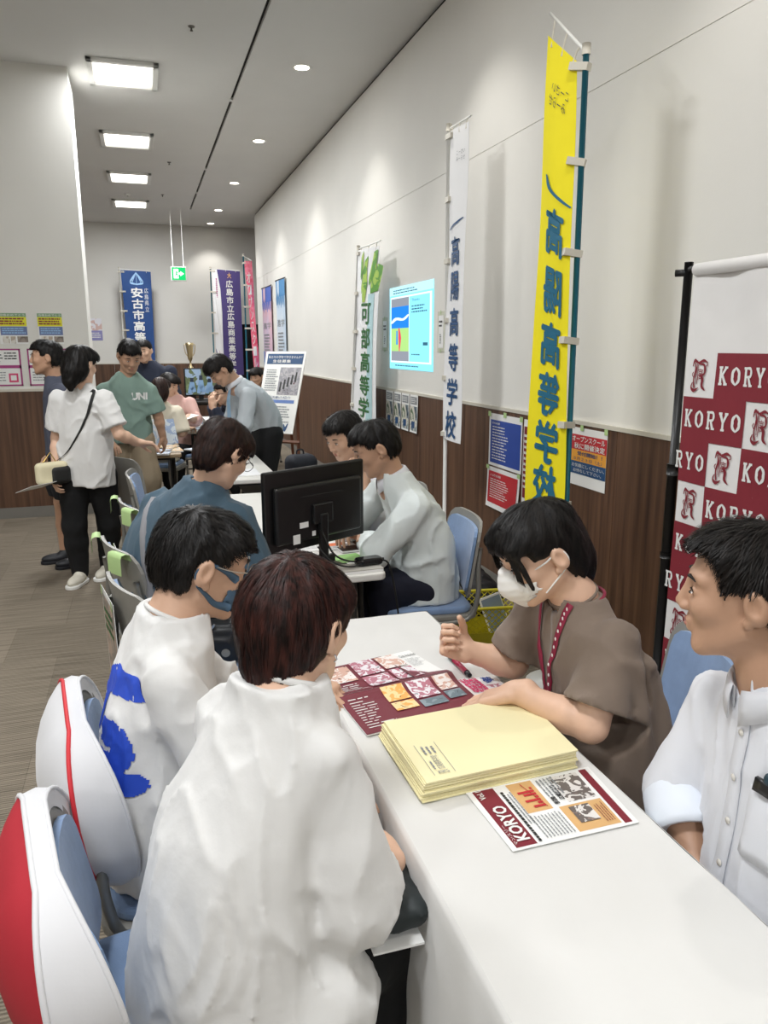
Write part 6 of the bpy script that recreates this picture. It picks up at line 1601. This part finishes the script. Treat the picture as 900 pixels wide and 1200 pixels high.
# ------------------------------------------------------------------ the others
def figure(label, o, c, yaw, pitch, skin, hs, hm, top, kn, byaw, arms, legs=None, pants=None, legr=(.095, .072, .058, .050), nb=None, h=.009, hh=.006, hn=900, hl=.05, hw=.0022, shoes=None, bare=None, fold=None, seat=None, face=True, up=(0, 0, 1), neck_r=.053, lift=.006, topname='shirt', collar=None, roll=0, male=True, sl=(.066, .060, .054)):
    o = V3(*o); c = V3(*c); A = head_axes(yaw, pitch, roll); nb = V3(*nb)
    t = thing('person', label, 'person', tuple(o))
    S = SDF(hh); head_ops(S, c, A, neck=nb, neck_r=neck_r)
    for sh, el, wr, upto, hd in arms:
        arm_ops(S, V3(*sh), V3(*el), V3(*wr))
        if hd: hand_ops(S, V3(*wr), V3(*hd[0]), V3(*hd[1]), hd[2], **(hd[3] if len(hd) > 3 else {}))
    if bare:
        for pts, rs in bare: S.chain([V3(*q) for q in pts], rs, .02)
    V, F = S.surf(); link('body', mesh_fast('body', V-o, F, SKIN[skin]), t)
    if face: face_parts(t, o, c, A, HAIR[hm])
    S = SDF(h); torso(S, kn, byaw, up)
    for sh, el, wr, upto, hd in arms:
        sh, el, wr = V3(*sh), V3(*el), V3(*wr); e, d, r = sleeve(S, sh, el, wr, upto, sl); S.cut_in(e, d, e, r+.03)
    S.cap(nb+V3(0, 0, -.02), nb+(c-nb)*.7, neck_r+.003, neck_r+.006, .006, sub=True)
    ob = finish(topname, S, fold or folds(.009, (11, 11, 4.5), int(o[1]*10) % 40, .4), top, t, o)
    if collar:
        f = V3(math.cos(math.radians(byaw)), math.sin(math.radians(byaw)), 0); rt = V3(f[1], -f[0], 0); collar_flaps(t, o, nb+V3(0, 0, .0), unit(f+V3(0, 0, -.35)), rt, unit(V3(0, 0, 1)+f*.35), neck_r+.008, collar)
    else: collar_ring(t, o, V3(*kn[-1][0])+V3(0, 0, -.006), unit(V3(math.cos(math.radians(byaw))*.3, math.sin(math.radians(byaw))*.3, 1)), neck_r+.004, .005, top, 'neck_rib')
    if pants:
        P = SDF(.011)
        if seat: P.ell(seat[0], seat[1], None, .03)
        for hp, kn_, an in legs:
            leg_cloth(P, V3(*hp), V3(*kn_), V3(*an), legr)
            if bare: P.cut_in(V3(*an), unit(V3(*an)-V3(*kn_)), V3(*an), .12)
        finish('trousers', P, folds(.006, (8, 8, 5), 4), pants, t, o)
    if shoes:
        for a, y, m_ in shoes: shoe(t, o, V3(*a), y, m_[0], m_[1])
    hair(t, o, c, A, hs, HAIR[hm], max(.005, hh-.001), hn, int(abs(c[0]*100)) % 30+1, hl, hw, lift=lift)
    return t, S, A, c, o
# 5: blue-grey tee at the second table
t, S, A, c, o = figure('person with brown hair and blue-grey tee bending over the second table', (.10, 2.93, 0), (.262, 2.74, 1.185), 35, 38, 'a', 'bob', 'brown', CLOTH['bluegrey'],
    [((.05, 2.93, .46), .20, .15), ((.045, 2.93, .62), .20, .15), ((.06, 2.91, .76), .215, .145), ((.105, 2.87, .89), .215, .13), ((.145, 2.83, .975), .19, .11), ((.180, 2.80, 1.035), .125, .085), ((.205, 2.785, 1.085), .065, .06)], 32,
    [((.275, 2.685, .945), (.335, 2.66, .77), (.50, 2.86, .74), 1.0, ((.5, .8, -.1), (0, 0, -1), 'R')), ((.04, 2.99, .945), (.15, 3.10, .74), (.42, 3.12, .74), 1.0, ((1, .0, -.1), (0, 0, -1), 'L'))],
    [((.14, 2.86, .52), (.36, 2.95, .545), (.34, 2.93, .09)), ((.06, 3.0, .52), (.36, 3.14, .545), (.34, 3.16, .09))], CLOTH['navy'], nb=(.205, 2.785, 1.065), h=.008, hh=.005, hn=5000, hl=.07, hw=.0011, seat=((.07, 2.94, .52), (.15, .17, .10)),
    shoes=[((.33, 2.93, .09), 20, (m_shoe_b, None)), ((.33, 3.16, .09), 20, (m_shoe_b, None))], sl=(.072, .074, .06), fold=folds(.013, (9, 9, 2.6), 5, .35))
b = MB(); strap = []
for q in np.linspace(0, 1, 14):
    p = V3(-.02, 2.86, 1.0)*(1-q)+V3(.03, 2.80, .55)*q; p = p-V3(.15, .25, 0)
    dirn = unit(V3(.5, .85, 0))
    for _ in range(80):
        d = S.sample(np.array([p]))[0]
        if d < .001: break
        p = p+dirn*min(max(d if d < .4 else .01, .0008), .012)
    strap.append(p-dirn*.004)
strap = np.array(strap); b.grid([strap+V3(.013, -.006, 0), strap-V3(.013, -.006, 0)]); ob = b.build('shoulder_strap', mat('strap_grey', '8a8a8e', .8, var=.05), t, smooth=True, origin=o); s_ = ob.modifiers.new('th', 'SOLIDIFY'); s_.thickness = .002
L = lambda x, y, z: c+A@V3(x, y, z)-o
g = MB()
for s in (-1, 1): g.tube([L(s*.033+.022*math.cos(q), .104, .0+.018*math.sin(q)) for q in np.linspace(0, 2*PI, 21)], .0013, 6, cap=False); g.tube([L(s*.056, .10, .005), L(s*.080, .04, .006), L(s*.083, -.02, .0)], .0013, 6)
g.tube([L(-.011, .104, .003), L(.011, .104, .003)], .0012, 6); g.build('glasses', mat('glasses_dark', '2a2624', .3), t, smooth=True)
# 6: man with lanyard
t, S, A, c, o = figure('man in white shirt with dark lanyard leaning on the second table', (1.13, 3.07, 0), (.925, 3.09, 1.130), 172, 24, 'c', 'short', 'black', CLOTH['paleblue'],
    [((1.13, 3.08, .47), .185, .15), ((1.135, 3.08, .60), .185, .145), ((1.125, 3.08, .74), .188, .13), ((1.09, 3.09, .86), .185, .115), ((1.05, 3.09, .935), .155, .095), ((1.02, 3.09, .985), .10, .075), ((1.005, 3.09, 1.02), .062, .060)], 176,
    [((1.045, 2.945, .885), (.87, 2.92, .71), (.885, 3.10, .735), 1.85, ((-.2, .95, -.05), (0, 0, -1), 'L')), ((1.01, 3.27, .905), (.88, 3.33, .74), (.83, 3.15, .76), 1.85, ((-.6, -.75, .1), (.3, -.2, -1), 'R'))],
    [((1.09, 2.99, .53), (.93, 2.98, .54), (.95, 2.98, .09)), ((1.09, 3.17, .53), (.93, 3.18, .54), (.95, 3.18, .09))], CLOTH['navy2'], nb=(.995, 3.09, 1.0), h=.008, hh=.005, hn=2600, hl=.03, hw=.0015, seat=((1.13, 3.08, .52), (.16, .17, .11)),
    shoes=[((.95, 2.98, .09), 180, (m_shoe_b, None)), ((.95, 3.18, .09), 180, (m_shoe_b, None))], collar=CLOTH['white2'], fold=folds(.010, (10, 10, 4), 15, .45), sl=(.060, .058, .046))
collar_ring(t, o, V3(1.0, 3.09, .998), unit(V3(-.55, 0, 1)), .068, .0035, mat('lanyard_navy', '27324c', .6), 'lanyard', .95)
# 7: man behind him
t, S, A, c, o = figure('dark-haired man in white shirt looking down behind the black monitor', (1.12, 3.92, 0), (.935, 3.66, 1.120), 205, 26, 'b', 'short', 'black', CLOTH['white2'],
    [((1.12, 3.90, .47), .185, .15), ((1.12, 3.88, .62), .185, .14), ((1.10, 3.82, .78), .185, .125), ((1.06, 3.76, .88), .175, .105), ((1.03, 3.72, .94), .12, .08), ((1.00, 3.70, .985), .062, .06)], 212,
    [((1.06, 3.58, .88), (1.0, 3.40, .74), (.985, 3.47, .90), 1.6, ((-.1, .1, 1), (-.9, -.4, 0), 'L', dict(curl=(.5, .6, .4)))), ((.94, 3.88, .88), (.88, 3.80, .74), (.80, 3.62, .74), 1.6, ((-.4, -.9, 0), (0, 0, -1), 'R'))],
    [((1.09, 3.80, .53), (.93, 3.72, .54), (.95, 3.72, .09)), ((1.06, 3.98, .53), (.92, 3.92, .54), (.95, 3.92, .09))], CLOTH['black'], nb=(.99, 3.69, .965), h=.009, hh=.005, hn=1800, hl=.03, hw=.0018, seat=((1.12, 3.9, .52), (.16, .17, .11)),
    shoes=[((.95, 3.72, .09), 190, (m_shoe_b, None)), ((.95, 3.92, .09), 190, (m_shoe_b, None))], collar=CLOTH['white2'])
# 8: woman standing with a shoulder bag
t, S, A, c, o = figure('woman in white tee and black trousers standing with a crossbody bag, back to us', (-.38, 5.3, 0), (-.355, 5.24, 1.440), 50, 14, 'a', 'long', 'black', CLOTH['white'],
    [((-.385, 5.30, .665), .180, .125), ((-.38, 5.29, .80), .178, .125), ((-.375, 5.28, .95), .168, .118), ((-.37, 5.28, 1.10), .168, .112), ((-.37, 5.27, 1.20), .150, .095), ((-.365, 5.265, 1.27), .10, .072), ((-.36, 5.26, 1.315), .058, .056)], 65,
    [((-.235, 5.19, 1.21), (-.155, 5.13, 1.00), (-.045, 5.22, .935), .78, ((.95, .2, -.15), (0, -.2, -1), 'R', dict(curl=(.4, .5, .4)))), ((-.505, 5.32, 1.21), (-.545, 5.36, .97), (-.56, 5.25, .76), .78, ((-.1, -.5, -.8), (.9, 0, -.2), 'L', dict(curl=(.5, .7, .4))))],
    [((-.46, 5.30, .72), (-.48, 5.29, .40), (-.475, 5.33, .07)), ((-.29, 5.30, .72), (-.27, 5.34, .40), (-.30, 5.45, .07))], CLOTH['black'], nb=(-.362, 5.262, 1.29), h=.009, hh=.006, hn=1500, hl=.07, hw=.0024, legr=(.098, .074, .062, .056),
    shoes=[((-.475, 5.30, .05), 250, (m_shoe_w, m_white)), ((-.31, 5.43, .05), 250, (m_shoe_w, m_white))], sl=(.064, .074, .06), fold=folds(.010, (9, 9, 5), 33, .5))
b = MB(); path = [V3(-.285, 5.20, 1.255), V3(-.33, 5.14, 1.15), V3(-.40, 5.13, 1.02), V3(-.48, 5.16, .90), V3(-.55, 5.20, .84)]; pp = []
for p in catmull([V3(-.29, 5.24, 1.275)]+path, 5):
    dirn = unit(V3(.25, .95, 0)); p = p-dirn*.12
    for _ in range(60):
        d = S.sample(np.array([p]))[0]
        if d < .001: break
        p = p+dirn*min(max(d if d < .4 else .01, .0008), .012)
        if (p-path[2])@dirn > .25: break
    pp.append(p-dirn*.006)
pp = np.array(pp); q = MB(); q.grid([pp+V3(.012, -.004, .010), pp-V3(.012, -.004, .010)]); ob = q.build('bag_strap', m_rub, t, smooth=True, origin=o); s_ = ob.modifiers.new('th', 'SOLIDIFY'); s_.thickness = .003
t = thing('crossbody_bag', 'small cream and black crossbody bag at the hip of the woman in white', 'bag', (-.575, 5.17, .70), .5)
S = SDF(.008); S.rbox((0, 0, .07), (.10, .035, .07), .03, None, .01); V, F = S.surf(); link('body', mesh_fast('body', V, F, mat('bag_cream', 'e0d6b4', .6, var=.03)), t)
S = SDF(.008); S.rbox((.045, -.01, .055), (.065, .038, .058), .03, None, .01); V, F = S.surf(); link('flap', mesh_fast('flap', V, F, m_rub), t, 'black flap')
MB().tube([(-.05, 0, .14), (.0, 0, .20), (.03, 0, .14)], .004, 6).build('ring', mat('brass', 'b89a5a', .3, metal=.8), t)
t = thing('leaflet', 'white leaflet held beside the cream bag by the woman in white', 'paper', (-.66, 5.08, .70))
Rl = head_axes(-40, -20); MB().box((-.10, -.07, -.001), (.10, .07, .001), R=Rl).build('sheet', m_paper, t); MB().box((-.04, -.02, .0012), (.07, .03, .0016), R=Rl).build('print', i_grey, t)
# 9: boy in slate tee
figure('boy with short black hair in slate grey tee standing before the left notices', (-.575, 5.78, 0), (-.605, 5.76, 1.475), 185, 0, 'c', 'short', 'black', CLOTH['darkgrey'],
    [((-.55, 5.80, .80), .165, .12), ((-.55, 5.80, .95), .16, .115), ((-.55, 5.80, 1.12), .17, .112), ((-.555, 5.79, 1.24), .155, .095), ((-.56, 5.785, 1.30), .10, .075), ((-.565, 5.78, 1.345), .058, .056)], 190,
    [((-.53, 5.63, 1.24), (-.50, 5.60, 1.0), (-.54, 5.58, .80), .8, None), ((-.58, 5.96, 1.24), (-.60, 5.99, 1.0), (-.64, 5.93, .80), .8, ((-.2, 0, -1), (0, -1, 0), 'R'))],
    [((-.54, 5.71, .80), (-.545, 5.72, .62), (-.55, 5.72, .50)), ((-.57, 5.88, .80), (-.60, 5.88, .62), (-.60, 5.88, .50))], CLOTH['navy'], nb=(-.562, 5.78, 1.325), h=.011, hh=.0065, hn=1200, hl=.035, hw=.0024,
    bare=[([(-.54, 5.72, .6), (-.525, 5.72, .45), (-.51, 5.74, .28), (-.515, 5.75, .08)], (.055, .048, .050, .032)), ([(-.60, 5.88, .6), (-.61, 5.88, .45), (-.61, 5.90, .28), (-.62, 5.90, .08)], (.055, .048, .050, .032))], legr=(.09, .085, .085, .085),
    shoes=[((-.515, 5.74, .05), 200, (m_shoe_b, None)), ((-.62, 5.89, .05), 190, (m_shoe_b, None))])
# 10: man in sage tee
t, S, A, c, o = figure('man in sage green tee and khaki shorts looking down at magazines', (-.11, 6.17, 0), (-.072, 6.08, 1.480), 285, 30, 'c', 'short', 'black', CLOTH['sage'],
    [((-.12, 6.20, .83), .175, .125), ((-.12, 6.19, .98), .175, .125), ((-.115, 6.18, 1.13), .170, .122), ((-.105, 6.16, 1.25), .158, .102), ((-.10, 6.15, 1.31), .12, .08), ((-.095, 6.14, 1.355), .062, .06)], 282,
    [((-.262, 6.15, 1.215), (-.33, 6.10, 1.0), (-.26, 5.96, .86), .8, ((.3, -.8, -.3), (0, 0, -1), 'R')), ((.048, 6.16, 1.205), (.105, 6.16, 1.02), (.13, 6.22, .86), .85, ((.2, .5, -.9), (-.6, .4, -.2), 'L', dict(curl=(.3, .4, .3))))],
    [((-.21, 6.20, .84), (-.22, 6.18, .60), (-.22, 6.18, .44)), ((-.03, 6.20, .84), (-.01, 6.18, .60), (-.01, 6.18, .44))], CLOTH['khaki'], nb=(-.095, 6.14, 1.335), h=.010, hh=.0055, hn=1500, hl=.03, hw=.0022,
    bare=[([(-.22, 6.18, .6), (-.22, 6.17, .45), (-.22, 6.19, .28), (-.22, 6.2, .08)], (.06, .055, .056, .035)), ([(-.01, 6.18, .6), (-.01, 6.17, .45), (.0, 6.19, .28), (.0, 6.2, .08)], (.06, .055, .056, .035))], legr=(.10, .095, .095, .095),
    shoes=[((-.22, 6.18, .05), 280, (m_shoe_w, None)), ((.0, 6.18, .05), 280, (m_shoe_w, None))], sl=(.068, .070, .06))
gl, gf = glyphs('UNI', .05)
def in_gl(u, v):
    lo, hi = gl.min(0), gl.max(0); x = lo+(hi-lo)*np.array([u, v])
    for f in gf:
        P = gl[list(f)]; n = len(P); ins = False
        for i in range(n):
            a, b = P[i], P[(i+1) % n]
            if (a[1] > x[1]) != (b[1] > x[1]) and x[0] < (b[0]-a[0])*(x[1]-a[1])/(b[1]-a[1]+1e-12)+a[0]: ins = not ins
        if ins: return True
    return False
project_print(S, V3(-.02, 6.05, 1.18), unit(V3(1, .1, 0)), V3(0, 0, 1), unit(V3(-.1, 1, 0)), in_gl, .12, .055, .0035, i_white, 'chest_print', t, o, .16)
# 11, 12: two women at the far table
figure('person in cream top with brown hair seated beyond the magazines', (.10, 7.62, 0), (.165, 7.58, 1.145), 70, 10, 'a', 'long', 'brown', CLOTH['cream'],
    [((.10, 7.62, .47), .20, .15), ((.10, 7.62, .62), .20, .15), ((.105, 7.62, .78), .205, .145), ((.115, 7.62, .90), .20, .13), ((.13, 7.61, .98), .15, .10), ((.145, 7.60, 1.03), .06, .06)], 70,
    [((-.04, 7.68, .92), (-.06, 7.62, .72), (.1, 7.80, .72), 1.0, None), ((.29, 7.55, .92), (.33, 7.50, .74), (.40, 7.70, .76), 1.0, ((.5, .8, 0), (0, 0, -1), 'R'))],
    [((.03, 7.62, .5), (.06, 7.95, .5), (.06, 7.95, .08)), ((.2, 7.6, .5), (.3, 7.95, .5), (.3, 7.95, .08))], CLOTH['black'], nb=(.145, 7.6, 1.01), h=.014, hh=.009, hn=700, hl=.07, hw=.003, face=False, sl=(.08, .085, .07), seat=((.10, 7.62, .5), (.18, .16, .09)))
figure('person in pink top with a paper in hand at the far table', (.32, 8.18, 0), (.262, 8.12, 1.170), 320, 20, 'a', 'long', 'soft', CLOTH['pink'],
    [((.34, 8.20, .47), .17, .14), ((.34, 8.19, .62), .17, .13), ((.34, 8.17, .78), .17, .12), ((.335, 8.16, .92), .165, .11), ((.325, 8.15, 1.0), .12, .085), ((.31, 8.14, 1.06), .055, .055)], 300,
    [((.20, 8.15, .97), (.20, 8.05, .78), (.30, 7.92, .80), 1.2, None), ((.45, 8.10, .97), (.50, 8.0, .82), (.42, 7.88, .86), 1.3, ((-.3, -.8, 0), (0, 0, -1), 'L'))],
    [((.3, 8.2, .5), (.2, 7.98, .5), (.2, 8.0, .08)), ((.4, 8.2, .5), (.3, 8.0, .5), (.3, 8.05, .08))], CLOTH['black'], nb=(.305, 8.14, 1.04), h=.014, hh=.009, hn=700, hl=.07, hw=.003, seat=((.34, 8.2, .5), (.16, .15, .09)))
t = thing('held_paper', 'white sheet held in front of the pink top at the far table', 'paper', (.42, 7.82, .865)); MB().box((-.10, -.07, -.001), (.10, .07, .001), R=head_axes(20, -15)).build('sheet', m_paper, t)
# 13: man leaning in a light shirt and tie
t, S, A, c, o = figure('man in pale striped shirt and blue tie leaning over the third table', (.95, 6.35, 0), (.585, 6.18, 1.365), 192, 48, 'c', 'thick', 'soft', CLOTH['grey'],
    [((.97, 6.38, .84), .165, .125), ((.95, 6.36, .94), .168, .128), ((.89, 6.33, 1.06), .178, .125), ((.82, 6.29, 1.16), .178, .11), ((.76, 6.26, 1.225), .14, .09), ((.72, 6.24, 1.275), .062, .06)], 195,
    [((.79, 6.10, 1.16), (.745, 6.03, .96), (.68, 6.05, .745), 1.75, ((-.7, .2, -.3), (0, 0, -1), 'L')), ((.74, 6.42, 1.17), (.70, 6.45, .96), (.66, 6.42, .745), 1.75, ((-.8, .1, -.2), (0, 0, -1), 'R'))],
    [((.97, 6.29, .84), (.93, 6.27, .48), (.98, 6.28, .08)), ((.97, 6.47, .84), (.93, 6.50, .48), (.98, 6.5, .08))], CLOTH['black'], nb=(.70, 6.24, 1.27), h=.010, hh=.0055, hn=2600, hl=.06, hw=.0022, legr=(.115, .085, .07, .062),
    shoes=[((.98, 6.28, .05), 185, (m_shoe_b, None)), ((.98, 6.5, .05), 185, (m_shoe_b, None))], collar=CLOTH['white2'], up=(-.45, -.22, 1), seat=((.97, 6.38, .84), (.13, .16, .12)), lift=.008)
mt_ = mat('tie_blue', '8fb0cc', .5, var=.05); b = MB()
b.grid([[(.665, 6.185, 1.235), (.650, 6.17, 1.13), (.655, 6.17, .98), (.66, 6.17, .90)], [(.655, 6.215, 1.235), (.635, 6.225, 1.13), (.635, 6.235, .98), (.645, 6.20, .90)]]); ob = b.build('necktie', mt_, t, origin=o); s_ = ob.modifiers.new('th', 'SOLIDIFY'); s_.thickness = .004
# 14: dark jacket with glasses
t, S, A, c, o = figure('person in dark navy jacket and glasses with hands raised to the mouth', (.93, 8.05, 0), (.795, 8.0, 1.085), 200, 12, 'a', 'short', 'soft', CLOTH['dnavy'],
    [((.94, 8.06, .47), .19, .15), ((.94, 8.06, .62), .19, .14), ((.92, 8.05, .78), .19, .13), ((.90, 8.04, .90), .18, .11), ((.87, 8.03, .96), .12, .085), ((.85, 8.02, 1.0), .058, .056)], 200,
    [((.89, 7.87, .90), (.74, 7.78, .78), (.665, 7.84, .96), 1.85, ((-.1, .1, 1), (.7, .6, 0), 'L', dict(curl=(.5, .7, .5)))), ((.84, 8.20, .90), (.72, 8.14, .78), (.66, 8.0, .97), 1.85, ((0, -.1, 1), (.6, -.6, 0), 'R', dict(curl=(.5, .7, .5))))],
    [((.9, 7.97, .5), (.84, 7.95, .5), (.86, 7.95, .08)), ((.9, 8.14, .5), (.84, 8.14, .5), (.86, 8.14, .08))], CLOTH['black'], nb=(.845, 8.02, .985), h=.014, hh=.008, hn=600, hl=.035, hw=.003, seat=((.94, 8.06, .5), (.16, .17, .09)))
L = lambda x, y, z: c+A@V3(x, y, z)-o; g = MB()
for s in (-1, 1): g.tube([L(s*.033+.022*math.cos(q), .104, .0+.018*math.sin(q)) for q in np.linspace(0, 2*PI, 15)], .002, 5, cap=False); g.tube([L(s*.056, .10, .005), L(s*.083, -.02, .0)], .002, 5)
g.build('glasses', m_rub, t)
# 15, 16
figure('person in dark navy jacket standing behind the man in sage tee', (.14, 8.75, 0), (.045, 8.70, 1.50), 250, 10, 'a', 'short', 'black', CLOTH['dnavy'],
    [((.12, 8.78, .80), .19, .14), ((.12, 8.78, 1.0), .19, .14), ((.12, 8.77, 1.2), .20, .13), ((.11, 8.76, 1.32), .16, .10), ((.08, 8.74, 1.39), .06, .06)], 250,
    [((.30, 8.72, 1.28), (.34, 8.68, 1.03), (.28, 8.55, .85), 1.9, None), ((-.07, 8.78, 1.28), (-.1, 8.72, 1.03), (-.05, 8.6, .85), 1.9, None)],
    [((.05, 8.78, .8), (.05, 8.78, .45), (.05, 8.8, .08)), ((.2, 8.78, .8), (.2, 8.78, .45), (.2, 8.8, .08))], CLOTH['black'], nb=(.07, 8.74, 1.37), h=.015, hh=.009, hn=500, hl=.03, hw=.003)
figure('dark-clothed person with black hair far back beside the display board', (1.42, 10.05, 0), (1.41, 10.0, 1.165), 230, 15, 'b', 'long', 'black', CLOTH['black'],
    [((1.42, 10.08, .47), .19, .15), ((1.42, 10.08, .65), .19, .14), ((1.42, 10.06, .85), .19, .13), ((1.42, 10.05, .97), .16, .10), ((1.41, 10.03, 1.04), .058, .056)], 230,
    [((1.27, 10.1, .95), (1.22, 10.05, .72), (1.25, 9.9, .7), 1.8, None), ((1.57, 9.98, .95), (1.6, 9.95, .72), (1.5, 9.85, .7), 1.8, None)],
    [((1.36, 10.05, .5), (1.3, 9.75, .5), (1.3, 9.75, .08)), ((1.5, 10.0, .5), (1.45, 9.7, .5), (1.45, 9.7, .08))], CLOTH['black'], nb=(1.41, 10.03, 1.02), h=.015, hh=.01, hn=500, hl=.06, hw=.003, seat=((1.42, 10.08, .5), (.17, .17, .09)))
dup(ch0, (.10, 7.60, 0), -.35, 'chair under the person in cream top', G); dup(ch0, (.34, 8.22, 0), PI-.3, 'chair under the person in pink top', G); dup(ch0, (.95, 8.06, 0), -R90, 'chair under the person in dark navy jacket with glasses', G); dup(ch0, (1.42, 10.1, 0), PI-.4, 'far chair under the dark-clothed person by the board', G)
